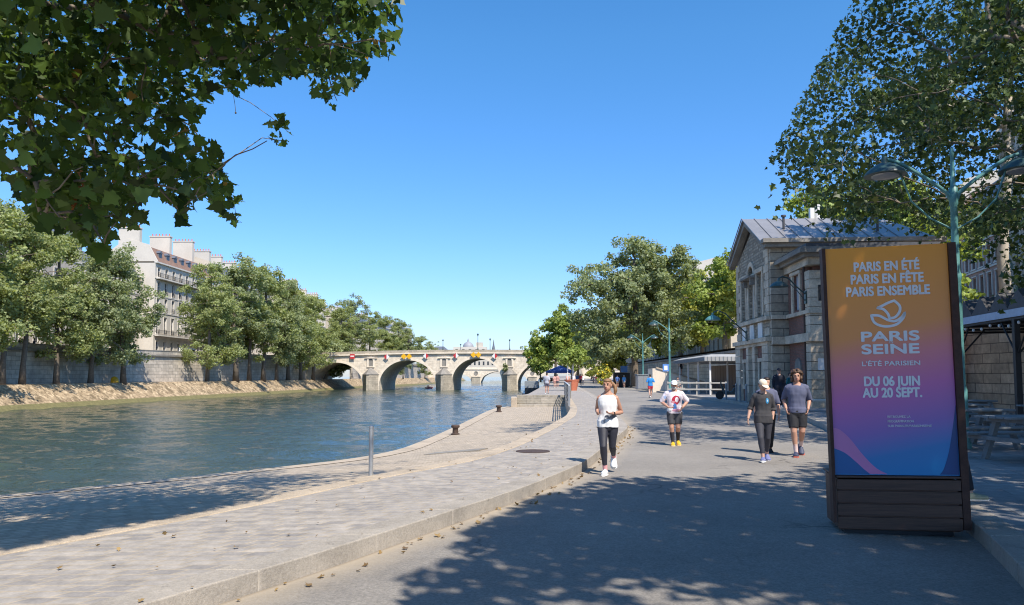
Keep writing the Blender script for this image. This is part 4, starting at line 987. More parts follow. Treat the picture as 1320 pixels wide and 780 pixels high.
# ship emblem: outlined hull crescent and sail
def stroke(name, pts, w, closed=False):
    pts = [Vector((p[0]*.9, p[1]*.9)) for p in pts]; n = len(pts); L_, R_ = [], []
    for i, p in enumerate(pts):
        a = pts[(i-1) % n] if closed or i else pts[i]; c = pts[(i+1) % n] if closed or i < n-1 else pts[i]
        t = (c-a).normalized(); nn = Vector((-t.y, t.x)); L_.append(p+nn*w/2); R_.append(p-nn*w/2)
    b = MB(); k = n if closed else n-1
    vs = [(p.x, 0, p.y) for p in L_]+[(p.x, 0, p.y) for p in R_]; vs += [(p[0], .003, p[2]) for p in vs]
    fs = []
    for i in range(k):
        j = (i+1) % n; fs += [(i, j, n+j, n+i), (2*n+i, 3*n+i, 3*n+j, 2*n+j), (i, 2*n+i, 2*n+j, j), (n+i, n+j, 3*n+j, 3*n+i)]
    b.add(vs, fs); return b.build(name, M['print'], panel, loc=(0, .0135, PB+.70*H_))
hull = smoothpts([(-.185, -.01), (-.16, -.09), (-.09, -.135), (.0, -.145), (.09, -.12), (.155, -.055), (.178, .01)])+smoothpts([(.178, .01), (.14, -.045), (.07, -.085), (.0, -.075), (-.06, -.04), (-.11, -.015), (-.185, -.01)])[1:-1]
stroke('ship_emblem', hull, .026, True)
sail = smoothpts([(-.115, .075), (-.05, .055), (-.005, .0), (.01, -.05)])+smoothpts([(.01, -.05), (.07, -.04), (.12, .02), (.125, .09), (.07, .155)])[1:]+smoothpts([(.07, .155), (.0, .13), (-.06, .10), (-.115, .075)])[1:-1]
stroke('ship_emblem', sail, .026, True)
poster.rotation_euler = (0, lean, yaw)

# ================================================================ street lamps
def street_lamp(loc, h, arms, label, rz=0, k=1.0):
    r = empty('street_lamp', loc, rz, label, 'street lamp', 'green street lamps on the right pavement')
    b = MB(); b.lathe([(.17, 0), (.17, .1), (.13, .2), (.125, 1.2), (.10, 1.3), (.085, h*.55), (.10, h*.555), (.10, h*.57), (.075, h*.58), (.066, h*.80), (.085, h*.805), (.085, h*.86), (.05, h*.865), (.035, h*.97), (.05, h*.975), (.02, h)], n=14); b.build('pole', M['lampgreen'], r, smooth=True, sharp=50)
    for s in arms:
        ex = 1.34*s*k; zt = h*.805
        pts = [(0, 0, zt)]+[(ex*t, 0, zt+(.10+1.02*(t**.8))*(1 if t < .8 else 1-(t-.8)*.35)*1.0) for t in np.linspace(.1, 1, 10)]
        b = MB(); b.tube(pts, [.05]+[.04]*9+[.03], 10); a = b.build('arm', M['lampgreen'], r, smooth=True)
        b = MB(); b.tube([(0, 0, zt-.55), (ex*.35, 0, zt-.28), (ex*.62, 0, zt+.1), (ex*.80, 0, zt+.80)], .018, 6); b.build('stay', M['lampgreen'], a)
        zz = pts[-1][2]-.33
        b = MB(); b.lathe(shade_prof(1.12), (ex, 0, zz), 24); b.build('lamp_shade', M['lampdark'], r, smooth=True)
        b = MB(); b.lathe([(.28, -.035), (.27, -.06), (.12, -.085), (.001, -.09)], (ex, 0, zz), 20); b.build('diffuser', M['steel'], r, smooth=True)
lp = PD(1237, 470, 15.4)
street_lamp((lp.x, lp.y, .15), 6.35, (-1, 1), 'tall green twin arm street lamp standing right behind the poster board', rz=R(-9))
q = PD(863.5, 500, 64); street_lamp((q.x, q.y, .15), 6.5, (-1,), 'single arm green street lamp beside the parking sign', rz=R(-4))
q = PD(829, 498, 82); street_lamp((q.x, q.y, .15), 6.2, (-1, 1), 'farther twin arm green street lamp above the grey utility cabinet', rz=0)

# ================================================================ right bank clutter
q = PD(858.5, 500, 62); r = empty('parking_sign', (q.x, q.y, .15), 0, 'square blue and white sign on a thin pole beside the single arm lamp', 'road sign')
b = MB(); b.tube([(0, 0, 0), (0, 0, 2.5)], .03, 8); b.build('pole', M['steel'], r)
b = MB(); b.box(-.26, .26, -.05, -.033, 1.85, 2.45); p_ = b.build('plate', M['bluepanel'], r)
b = MB(); b.box(-.14, .14, -.054, -.051, 1.95, 2.32); b.build('emblem', M['white'], p_)
q = PD(828, 498, 80); r = empty('utility_cabinet', (q.x, q.y, .15), R(8), 'bulky grey metal utility cabinet at the foot of the far twin lamp', 'cabinet')
b = MB(); b.box(-.65, .65, -.4, .4, .0, 1.5); b.build('body', M['steel'], r, bevel=.06)
b = MB(); b.box(-.72, .72, -.47, .47, 1.503, 1.62); b.build('lid', M['greywood'], r, bevel=.03)
for s in (-1, 1):
    b = MB(); b.box(min(s*.03, s*.6), max(s*.03, s*.6), -.42, -.403, .12, 1.4); b.build('door', M['steel'], r)
q = PD(802, 498, 104); r = empty('market_stall', (q.x, q.y, .0), 0, 'dark stall with a blue panel behind the two blue shirted walkers', 'stall')
b = MB(); b.box(-1.1, 1.1, 0, 1.4, 0, 2.0); b.build('body', M['black'], r)
b = MB(); b.box(-.2, .75, -.06, -.003, 2.1, 3.0); b.box(.2, .3, -.05, .05, 2.0, 2.097); b.build('blue_panel', M['bluepanel'], r)
b = MB(); b.box(-1.3, 1.3, -.3, 1.6, 2.003, 2.09); b.build('roof', M['greywood'], r)
# ramp up to the upper street
r = empty('ramp_wall', (13.9, 73, 0), R(-4), 'pale stone ramp sloping down towards the white canopy', 'ramp')
b = MB(); b.prism([(0, -.02), (6.2, -.02), (6.2, .55), (.35, 2.35), (0, 2.35)], 0, 4, 'y'); b.build('body', M['limestone_plain'], r)
b = MB(); b.add([(.36, -.1, 2.353), (6.25, -.1, .553), (6.25, .35, .553), (.36, .35, 2.353), (.36, -.1, 2.5), (6.25, -.1, .7), (6.25, .35, .7), (.36, .35, 2.5)], [(0,3,2,1),(4,5,6,7),(0,1,5,4),(1,2,6,5),(2,3,7,6),(3,0,4,7)]); b.build('coping', M['granite2'], r)
# white canopy restaurant
cz = empty('canopy_pavilion', (15.3, 57, .15), R(-4), 'white roofed open canopy with slender pale posts beyond the stone pavilion', 'canopy')
b = MB(); W_, D_ = 5.2, 15.5
b.add([(-.5, -.5, 2.62), (W_, -.5, 2.62), (W_, D_, 2.62), (-.5, D_, 2.62), (.2, .4, 3.15), (W_, .4, 3.15), (W_, D_-.5, 3.15), (.2, D_-.5, 3.15), (-.5, -.5, 2.95), (W_, -.5, 2.95), (W_, D_, 2.95), (-.5, D_, 2.95)], [(3,2,1,0),(0,1,9,8),(1,2,10,9),(2,3,11,10),(3,0,8,11),(8,9,5,4),(9,10,6,5),(10,11,7,6),(11,8,4,7),(4,5,6,7)]); b.build('roof', M['canvasgrey'], cz)
b = MB()
for y in np.arange(-.2, D_, .3): b.box(-.53, -.503, y, y+.06, 2.62, 2.95)
for x in np.arange(-.3, W_, .3): b.box(x, x+.06, -.53, -.503, 2.62, 2.95)
b.build('valance_fringe', M['greywood'], cz)
for x, y in ((0, 0), (2.4, 0), (4.8, 0), (0, 5), (0, 10), (0, 15), (2.4, 5), (4.8, 5)):
    b = MB(); b.box(x-.06, x+.06, y-.06, y+.06, 0, 2.618); b.build('post', M['white'], cz)
b = MB()
for i in range(12): b.box(2.9+.0, 2.95, 1.0+i*1.15, 1.0+i*1.15+1.05, .05, 2.4)
b.build('back_panels', M['darkwood'], cz)
for i, (m, w) in enumerate((('yellow', .5), ('lampgreen', .45), ('greywood', .5))):
    b = MB(); b.box(3.0+i*.62, 3.0+i*.62+w, .3, .36, .1, 2.4); b.build('banner', M['bark'] if m == 'yellow' else M[m], cz)
for (x0, x1, y) in ((860, 937, 55.5), (868, 912, 59)):
    a, c = PD(x0, 500, y), PD(x1, 500, y-.6 if y < 58 else y); r = empty('white_fence', (a.x, a.y, .15), math.atan2(c.y-a.y, c.x-a.x), 'white post and rail fence in front of the canopy, nearer the road' if y < 58 else 'shorter white rail fence behind the first one under the canopy', 'fence')
    L = (c-a).length
    for k, z in enumerate((.42, .9)):
        b = MB(); b.box(0, L, -.03, .03, z, z+.10); b.build('rail', M['rail'], r)
    for t in np.linspace(.06, L-.06, 5):
        b = MB(); b.box(t-.045, t+.045, .033, .12, 0, 1.05); b.build('post', M['rail'], r)
# slim bollards in front of the pavilion
labs = ['slim grey bollard farthest from the camera beside the scooter', 'slim grey bollard second from the scooter', 'slim grey bollard with a lit top before the gable front', 'slim grey bollard nearest the capped walking woman']
for (px, py, D), lb in zip(((936, 515, 45.5), (949, 517, 43), (954, 518, 41.8), (962, 519, 40.5)), labs):
    q = P(px, 484+1425/D, .15); q = PD(px, 500, D); r = empty('bollard', (q.x-.0, q.y, .15), 0, lb, 'bollard', 'bollards in front of the pavilion')
    b = MB(); b.lathe([(.07, 0), (.055, .04), (.055, .95)], n=12); b.build('shaft', M['greywood'], r, smooth=True)
    b = MB(); b.lathe([(.06, .952), (.062, 1.0), (.04, 1.03), (.001, 1.04)], n=12); b.build('cap', M['steel'], r, smooth=True)
# parked scooter
q = PD(941, 512, 46.5); r = empty('parked_scooter', (q.x, q.y, .15), R(160), 'dark teal motor scooter parked by the bollards before the pavilion', 'scooter'); M['teal'] = plain('dark_teal_paint', (.012, .04, .05), .3, var=.2)
for x in (-.62, .62):
    b = MB(); b.lathe([(.2, -.05), (.24, -.05), (.26, 0), (.24, .05), (.2, .05)], n=18, M=Matrix.Translation((x, 0, .26)) @ Matrix.Rotation(R(90), 4, 'X')); b.build('wheel', M['rubber'], r)
b = MB(); b.prism([(-.85, .45), (-.3, .3), (.25, .28), (.45, .5), (.6, 1.0), (.5, 1.02), (.3, .55), (-.1, .5), (-.25, .75), (-.85, .8)], -.17, .17, 'y'); b.build('body', M['teal'], r, bevel=.04)
b = MB(); b.box(-.85, -.2, -.16, .16, .803, .9); b.build('seat', M['black'], r, bevel=.04)
b = MB(); b.tube([(.55, -.33, 1.1), (.55, .33, 1.1)], .025, 8); b.box(.5, .58, -.04, .04, 1.0, 1.1); b.build('handlebar', M['black'], r)
b = MB(); b.box(-1.1, -.75, -.2, .2, .905, 1.25); b.build('top_box', M['teal'], r, bevel=.05)
# bench by the corner of the wing
q = PD(1050, 520, 31); r = empty('stone_bench', (q.x, q.y, .15), frz, 'pale plank bench on short legs below the corner of the brick wing', 'bench')
b = MB(); b.box(-.9, .9, -.25, .25, .42, .5); b.build('seat', M['trimstone'], r, bevel=.01)
for x in (-.7, .7):
    b = MB(); b.box(x-.08, x+.08, -.2, .2, 0, .418); b.build('leg', M['darkstone'], r)
# picnic tables in the shade
def picnic(loc, rz, label):
    r = empty('picnic_table', loc, rz, label, 'picnic table', 'grey picnic tables under the trees')
    b = MB()
    for k in range(5): b.box(-1.0, 1.0, -.40+k*.163, -.40+k*.163+.15, .76, .80)
    b.build('tabletop', M['greywood'], r, bevel=.006)
    for s in (-1, 1):
        b = MB()
        for k in range(2): b.box(-1.0, 1.0, s*.72-.15+k*.155, s*.72-.15+k*.155+.145, .43, .47)
        b.build('bench', M['greywood'], r, bevel=.006)
    for x in (-.72, .72):
        b = MB(); b.box(x-.045, x+.045, -.85, .85, .36, .427); b.box(x-.045, x+.045, -.40, .40, .69, .757)
        for s in (-1, 1):
            b.add([(x+.05, s*.30-.05, .757), (x+.14, s*.30-.05, .757), (x+.14, s*.30+.05, .757), (x+.05, s*.30+.05, .757), (x+.05, s*.62-.05, 0), (x+.14, s*.62-.05, 0), (x+.14, s*.62+.05, 0), (x+.05, s*.62+.05, 0)], [(0,1,2,3),(7,6,5,4),(0,4,5,1),(1,5,6,2),(2,6,7,3),(3,7,4,0)])
        b.build('leg_frame', M['greywood'], r)
    return r
spots = [((9.25, 12.9), 'nearest grey picnic table at the right edge of the picture'), ((9.4, 15.6), 'second grey picnic table row from the camera, close to the board'), ((11.7, 14.9), 'grey picnic table right of the second row, mostly out of the picture'), ((10.6, 18.3), 'third grey picnic table row counted from the camera'), ((12.6, 21.0), 'farthest grey picnic table before the black shelter'), ((13.2, 17.6), 'grey picnic table far right under the shelter edge')]
for (xy, lb) in spots: picnic((*xy, .15), R(10+random.uniform(-4, 4)), lb)
# black terrace shelter
tr = empty('terrace_shelter', (15.35, 22.4, .15), R(-10), 'black steel terrace shelter with a saw tooth roof and a pale blue fascia', 'shelter')
M['fascia'] = plain('pale_blue_fascia', (.42, .50, .62), .5, var=.15, scale=6)
for x, y in ((0, 0), (0, 4.2), (0, 8.2), (4.6, 0), (4.6, 8.2), (4.6, 4.2)):
    b = MB(); b.box(x-.08, x+.08, y-.08, y+.08, 0, 3.2); b.build('post', M['black'], tr)
    if x == 0:
        b = MB(); b.tube([(x, y+.08, 2.2), (x, y+.9, 3.15)], .03, 6); b.tube([(x, y-.08, 2.2), (x, y-.9, 3.15)], .03, 6); b.tube([(x+.08, y, 2.2), (x+.9, y, 3.15)], .03, 6); b.build('brace', M['black'], tr)
b = MB(); b.box(-.06, .06, -1.0, 9, 3.203, 3.32); b.box(4.54, 4.66, -1.0, 9, 3.203, 3.32)
for y in (0, 2.1, 4.2, 6.2, 8.2): b.box(.062, 4.538, y-.05, y+.05, 3.21, 3.3)
b.build('beams', M['black'], tr)
b = MB(); b.box(-.12, -.07, -1.0, 9, 3.28, 3.52); b.build('fascia', M['fascia'], tr)
b = MB(); vs = []; nt = 8
for i in range(nt):
    y0 = -1.0+i*1.25; b.prism([(y0, 3.53), (y0+1.25, 3.53), (y0+1.25, 3.56), (y0+.62, 4.12), (y0, 3.56)], -.1, 5.0, 'x')
b.build('saw_tooth_roof', M['zincdark'], tr)
b = MB()
for y in np.arange(-.8, 8.8, .62): b.ell((.0, y, 3.08-.05*math.sin(y*3)), (.045, .045, .055), 8, 6)
b.build('light_bulbs', M['white'], tr)
# terracotta planter with a staked young tree, blue market canopy, yellow bush, moored boat
q = P(737, 503.5, .15); r = empty('terracotta_planter', (q.x, q.y, .15), 0, 'big terracotta planter holding a young staked tree on the promenade', 'planter')
b = MB(); b.lathe([(.50, 0), (.72, 1.0), (.76, 1.0), (.76, 1.1), (.68, 1.1), (.66, 1.0), (.001, .98)], n=8); b.build('pot', M['terracotta'], r)
b = MB(); b.lathe([(.655, .985), (.001, 1.03)], n=8); b.build('soil', M['barkdark'], r)
PLANT = Vector((q.x, q.y, 1.15))
q = PD(722, 490, 108); r = empty('market_canopy', (q.x, q.y, .15), 0, 'dark blue pop up canopy over the people near the moored boat', 'canopy')
b = MB(); b.add([(-2, -1.6, 2.1), (2, -1.6, 2.1), (2, 1.6, 2.1), (-2, 1.6, 2.1), (0, 0, 3.0), (-2, -1.6, 1.85), (2, -1.6, 1.85), (2, 1.6, 1.85), (-2, 1.6, 1.85)], [(0,1,4),(1,2,4),(2,3,4),(3,0,4),(5,6,1,0),(6,7,2,1),(7,8,3,2),(8,5,0,3),(8,7,6,5)]); b.build('cover', M['blue'], r)
for x in (-1.9, 1.9):
    for y in (-1.5, 1.5):
        b = MB(); b.box(x-.03, x+.03, y-.03, y+.03, 0, 1.847); b.build('leg', M['steel'], r)
r = empty('moored_boat', (3.1, 112, WATER), R(86), 'moored white and dark motor boat lying against the quay edge', 'boat')
b = MB(); L = 9; vs = []; rings = 9
for i in range(rings):
    t = i/(rings-1); x = -L/2+t*L; w = 1.35*math.sin(math.pi*min(1, .28+t*.72))**.6 if t < 1 else .05
    w = 1.35*(1-max(0, (t-.55)/.45)**2.2)+.03; zt = 1.7+.7*t*t
    vs += [(x, -w, zt), (x, -w*.75, -.2), (x, w*.75, -.2), (x, w, zt)]
fs = [(i*4+j, i*4+j+1, i*4+5+j, i*4+4+j) for i in range(rings-1) for j in range(3)]+[(i*4+3, i*4, i*4+4, i*4+7) for i in range(rings-1)]+[(0, 3, 2, 1), (4*rings-4, 4*rings-3, 4*rings-2, 4*rings-1)]
b.add(vs, fs); b.build('hull', M['carpaint'], r)
b = MB(); b.prism([(-3.6, 1.75), (1.3, 1.9), (.7, 3.4), (-3.4, 3.5)], -1.0, 1.0, 'y'); cb = b.build('cabin', M['greywood'], r, bevel=.06)
for s in (-1, 1):
    b = MB(); b.box(-3.0, .4, s*1.004-.003, s*1.004+.003, 2.4, 3.1); b.build('window', M['glassdark'], cb)
b = MB(); b.box(-4.4, -3.2, -.9, .9, 1.75, 2.5); b.build('cargo', M['black'], r)
# somebody sits behind the board: only the shoe shows (built with the people)
# lone plant tub at the right edge, dropped leaves on the ground
# ================================================================ TREES
_h = [(.10,-.05),(.33,-.03),(.27,.09),(.33,.17),(.57,.27),(.43,.37),(.45,.45),(.30,.50),(.22,.60),(.23,.70),(.10,.84)]
LOBED = np.array([(0,0)]+_h+[(0,1.0)]+[(-x, y) for x, y in _h[::-1]])
PLANE9 = np.array([(0,0),(.32,.03),(.21,.24),(.52,.42),(.24,.56),(0,1.0),(-.24,.56),(-.52,.42),(-.21,.24),(-.32,.03)])
SPRAY = np.array([(0,0),(.36,.18),(.22,.40),(.46,.70),(.02,1.0),(-.42,.74),(-.20,.42),(-.38,.22)])
def leaf_mat(name, dark, light, accent=None, trans=.3, rough=.5):
    n = NT(name); at = n.new('ShaderNodeAttribute', attribute_name='tone')
    st = [(0, dark), (.75, light)]
    if accent: st += [(.955, light), (.97, accent)]
    c = n.ramp(at.outputs['Fac'], st)
    n.set(c, rough, 0, .35)
    t = n.new('ShaderNodeBsdfTranslucent'); c2 = n.mix(1.0, c, (1.25, 1.2, .55), 'MULTIPLY'); n.L(c2, t.inputs['Color'])
    m = n.new('ShaderNodeMixShader'); m.inputs[0].default_value = trans
    n.L(n.b.outputs[0], m.inputs[1]); n.L(t.outputs[0], m.inputs[2]); n.L(m.outputs[0], n.out.inputs['Surface'])
    return n.m
M['leaf_plane'] = leaf_mat('plane_leaves', (.010, .026, .007), (.145, .235, .05), (.42, .24, .06), .45, .42)
M['leaf_dark'] = leaf_mat('dark_plane_leaves', (.016, .036, .011), (.125, .175, .05), (.30, .27, .08), .28, .45)
M['leaf_poplar'] = leaf_mat('poplar_leaves', (.17, .21, .08), (.44, .49, .22), None, .48, .5)
M['leaf_grey'] = leaf_mat('grey_green_leaves', (.14, .18, .09), (.40, .45, .24), None, .45, .5)
M['leaf_bright'] = leaf_mat('bright_leaves', (.15, .21, .045), (.38, .46, .11), None, .38, .5)
M['leaf_yellow'] = leaf_mat('yellow_green_leaves', (.17, .20, .035), (.48, .49, .10), None, .38, .5)
def leaf_mesh(name, pos, size, shape, tone, seed=0, droop=.5, fold=.28, up=.6, out=None):
    g = np.random.default_rng(seed); N = len(pos); K = len(shape)
    a = g.normal(size=(N, 3)); a[:, 2] = a[:, 2]*.6-droop; a /= np.linalg.norm(a, axis=1)[:, None]
    nn = g.normal(size=(N, 3)); nn[:, 2] += up; nn = nn if out is None else nn+out*1.3; nn -= a*(nn*a).sum(1)[:, None]; nn /= np.linalg.norm(nn, axis=1)[:, None]
    x = np.cross(a, nn)
    sx, sy = shape[:, 0], shape[:, 1]
    sz = fold*np.abs(sx)*1.5-.22*sy**2+.10*np.cos(sx*9)*(sy > .2)
    size = np.asarray(size)[:, None, None]
    v = pos[:, None, :]+size*(x[:, None, :]*sx[None, :, None]+a[:, None, :]*(sy-.3)[None, :, None]+nn[:, None, :]*sz[None, :, None])
    v = v.reshape(-1, 3)
    me = bpy.data.meshes.new(name); me.vertices.add(N*K); me.vertices.foreach_set('co', v.astype(np.float32).ravel())
    me.loops.add(N*K); me.loops.foreach_set('vertex_index', np.arange(N*K, dtype=np.int32))
    me.polygons.add(N); me.polygons.foreach_set('loop_start', np.arange(0, N*K, K, dtype=np.int32))
    try: me.polygons.foreach_set('loop_total', np.full(N, K, dtype=np.int32))
    except Exception: pass
    me.update(calc_edges=True)
    at = me.attributes.new('tone', 'FLOAT', 'FACE'); at.data.foreach_set('value', np.clip(tone, 0, 1).astype(np.float32))
    return me
def branches(mb, trunk, clusters, rmin=.018, power=.45, sides=5, bal=.35, rmax=None, seed=0):
    """trunk: list of points; clusters joined to the nearest branch so limbs fork and thin out like a real tree"""
    g = np.random.default_rng(seed)
    nodes = [np.array(p, float) for p in trunk]; par = [-1]+list(range(len(trunk)-1)); plen = [0.0]*len(trunk)
    nt = len(trunk); first = max(0, nt//2)
    order = np.argsort(np.linalg.norm(clusters-nodes[-1], axis=1))
    for i in order:
        c = clusters[i]; A = np.array(nodes[first:]); d = np.linalg.norm(A-c, axis=1)
        cost = d+bal*np.array(plen[first:])+np.maximum(0, A[:, 2]-c[2])*.5
        j = int(np.argmin(cost))+first
        d0 = np.linalg.norm(nodes[j]-c)
        k = j
        if d0 > 1.2:    # intermediate node makes the limb bend
            m = (nodes[j]+c)/2+g.normal(size=3)*d0*.09+np.array([0, 0, d0*.07]); nodes.append(m); par.append(j); plen.append(plen[j]+d0/2); k = len(nodes)-1
        nodes.append(c.copy()); par.append(k); plen.append(plen[j]+d0)
    cnt = np.ones(len(nodes))
    for i in range(len(nodes)-1, 0, -1): cnt[par[i]] += cnt[i]
    rad = rmin*cnt**power
    if rmax: rad = np.minimum(rad, rmax)
    for i in range(nt, len(nodes)):
        p = par[i]; a, b_ = nodes[p], nodes[i]; L = np.linalg.norm(a-b_)
        if L < .05: continue
        r0 = min(rad[p], rad[i]*1.35); o1 = g.normal(size=3)*L*.035; o2 = g.normal(size=3)*L*.035; arc = np.array([0, 0, L*.05 if rad[i] < .05 else .02*L])
        r1 = rad[i]*.85; mb.tube([a, a+(b_-a)*.3+o1+arc, a+(b_-a)*.66+o2+arc, b_], [r0, r0*.7+r1*.3, r0*.33+r1*.67, r1], sides)
    return rad
def env_clusters(lobes, K, seed, shell=.45, gap=.0, nscale=.28):
    """cluster centres through the crown volume: biased to the shell, thinned by noise so that sky shows through"""
    g = np.random.default_rng(seed); out = []
    vol = np.array([l[3]*l[4]*l[5] for l in lobes]); vol = vol**.72; vol /= vol.sum(); off = g.uniform(0, 99, 3)
    while len(out) < K:
        l = lobes[g.choice(len(lobes), p=vol)]; d = g.normal(size=3); d /= np.linalg.norm(d); r = g.uniform()**shell
        w = 1+.22*noise.noise(Vector(d*2.3+off))
        p = np.array(l[:3])+d*np.array(l[3:])*r*w
        if gap and noise.noise(Vector(p*nscale+off)) < -gap: continue
        out.append(p)
    return np.array(out)
def crown_mesh(name, cl, per, crad, lsize, shape, seed, droop=.5, tonevar=.25, flat=.75):
    g = np.random.default_rng(seed+5); K = len(cl); n = g.poisson(per, K)
    idx = np.repeat(np.arange(K), n); N = len(idx)
    cr = crad*g.uniform(.65, 1.25, K)
    d = g.normal(size=(N, 3)); d /= np.linalg.norm(d, axis=1)[:, None]; d *= (g.uniform(size=N)**.5)[:, None]; d[:, 2] *= flat
    pos = cl[idx]+d*cr[idx][:, None]
    tone = g.uniform(.15, .8, K)[idx]*.45+g.uniform(0, 1, N)*.55+ (g.uniform(size=N) > .994)*.5
    o_ = d/np.maximum(np.linalg.norm(d, axis=1), .05)[:, None]*.6; cc = pos-cl.mean(0); o_ += cc/np.linalg.norm(cc, axis=1)[:, None]*.7
    return leaf_mesh(name, pos, lsize*g.uniform(.65, 1.25, N), shape, tone, seed, droop, out=o_)
def make_tree(name, loc, lobes, trunk, K, per, crad, lsize, leafm, barkm, label, seed, group=None, shape=SPRAY, shell=.45, gap=.15, r0=.3, cat='tree', clusters=None, rmin=.03, sides=6, nscale=.28, rmax=None):
    r = empty(name, loc, 0, label, cat, group)
    cl = env_clusters(lobes, K, seed, shell, gap, nscale) if clusters is None else clusters
    mb = MB(); n = len(trunk)
    rad = [r0*(1-.5*i/(n-1)) for i in range(n)]; rad[0] *= 1.35
    mb.tube(trunk, rad, 12)
    branches(mb, trunk, cl, rmin, .42, sides, seed=seed, rmax=rmax or r0*.62)
    mb.build('trunk', barkm, r, smooth=True, sharp=0, uv=False)
    me = crown_mesh('crown', cl, per, crad, lsize, shape, seed); me.materials.append(leafm); c = link('crown', me, r)
    return r, cl
def copy_of(root, loc, rz, s, label):
    c = copy_tree(root); c.location = loc; c.rotation_euler = (0, 0, rz); c.scale = (s[0], s[0], s[1]); c['label'] = label; return c
# --- island poplars on the towpath: three kinds, copied
GI = 'tall trees along the island towpath'
def proto(seed, H, w, leafm, lean, low):
    tr = [(0, 0, -.3), (.1*lean, 0, H*.12), (.5*lean, .1, H*.25), (.9*lean, 0, H*.42), (1.0*lean, .2, H*.60), (.8*lean, 0, H*.78)]
    lob = [(lean*.9, 0, H*.60, w*.95, w*1.0, H*.36), (lean-w*.4, w*.2, H*.48, w*.62, w*.62, H*.2), (lean+w*.45, -w*.2, H*.52, w*.6, w*.6, H*.22), (lean, 0, H*.86, w*.55, w*.55, H*.15), (lean*.8, -w*.3, H*low, w*.75, w*.75, H*.14), (lean*.4+w*.4, w*.3, H*(low-.03), w*.5, w*.6, H*.10)]
    return dict(lobes=lob, trunk=tr, K=215, per=80, crad=1.15, lsize=.34, leafm=leafm, barkm=M['barkdark'], seed=seed, group=GI, r0=.36, shell=.5, gap=.015)
def ipos(px, off=4.6, z=None):
    # point of the towpath seen in column px
    k = (px-660)/950; y = 120.0
    for _ in range(60): y = .5*y+.5*((bank_x(y)-off)/k)
    return (bank_x(y)-off, y, BT)
def ih(px, pytop):   # tree height whose top shows at row pytop
    p = ipos(px); return PD(px, pytop, p[1]).z-BT
pr = []
specs = [(4, 250, 5.8, 'leaf_poplar', .4, .43, 'pale green tree at the far left edge before the tan mansion'),
         (74, 288, 5.7, 'leaf_poplar', -.3, .31, 'second tree from the left before the embankment wall with a straight dark trunk'),
         (118, 305, 5.9, 'leaf_grey', .5, .27, 'third tree from the left beneath the hanging plane leaves'),
         (268, 324, 7.2, 'leaf_poplar', .3, .25, 'broad tree on a pale leaning trunk among the fence panels')]
protos = []
for i, (px, ty, w, lm, lean, low, lb) in enumerate(specs):
    H = ih(px, ty); kw = proto(100+i, H, w, M[lm], lean, low); t, _ = make_tree('poplar_tree', ipos(px), label=lb, **kw); protos.append((t, H))
more = [(160, 322, 2, 'slim tree just left of the white gable end'), (30, 285, 0, 'leaning tree between the two leftmost trees'), (-34, 262, 1, 'tree half cut off by the left edge of the picture'),
        (305, 334, 2, 'tree immediately right of the broad pale trunked tree'), (322, 338, 1, 'tree second to the right of the broad pale trunked tree'), (340, 344, 0, 'tree with a thin dark trunk in the middle of the island row'), (357, 352, 2, 'tree with slanting trunk shadow near the middle of the row'),
        (372, 363, 1, 'tree before the white roof top block'), (388, 372, 3, 'tree left of the big low bush by the bridge'), (404, 380, 0, 'last tall tree before the bridge abutment')]
for i, (px, ty, k, lb) in enumerate(more):
    t, H0 = protos[k]; H = ih(px, ty); s = H/H0
    copy_of(t, ipos(px, 4.2+random.uniform(-.4, .6)), random.uniform(0, 6.28), (s*random.uniform(1.0, 1.18)*(.9 if px in (322, 357) else 1.15), s*1.02), lb)
p = ipos(424, 4.0); r, _ = make_tree('leaning_tree', p, [(1.0, 2, 5.0, 4.6, 4.6, 4.0), (.5, -1, 9.5, 4.2, 4.2, 5), (3.6, 3, 3.2, 3, 3, 2.2), (-1.5, 0, 12.5, 3, 3, 4)], [(-1.5, 0, -.3), (-1.0, 0, 2), (-.2, .3, 5), (.3, .3, 9), (.2, .4, 13)], 190, 46, 1.1, .52, M['leaf_grey'], M['bark'], 'wide dark green tree whose low branches hang beside the first bridge arch', 131, GI)
# trees beyond the bridge along the island
for i, (px, ty, Y, k, lb) in enumerate(((455, 380, 262, 2, 'big dark tree rising behind the left end of the bridge'), (478, 394, 285, 3, 'second tree behind the bridge parapet from the left'), (497, 404, 300, 0, 'third tree behind the bridge parapet from the left'), (513, 411, 318, 1, 'fourth tree behind the bridge parapet from the left'), (528, 419, 335, 2, 'fifth tree behind the bridge parapet from the left'), (543, 431, 350, 0, 'sixth tree behind the bridge parapet, nearly the lowest'), (556, 436, 372, 3, 'lowest tree at the right end of the island row beyond the bridge'), (440, 392, 250, 1, 'tree just behind the first arch abutment'), (548, 452, 300, 3, 'tree seen under the second arch on the far towpath'), (520, 450, 272, 2, 'dark tree seen under the first and second arches'))):
    t, H0 = protos[k]; q = PD(px, ty, Y); zb = BT if i > 7 else 5.5; H = q.z-zb; s = H/H0
    copy_of(t, (q.x, Y, zb), random.uniform(0, 6.28), (s*1.25, s), lb)
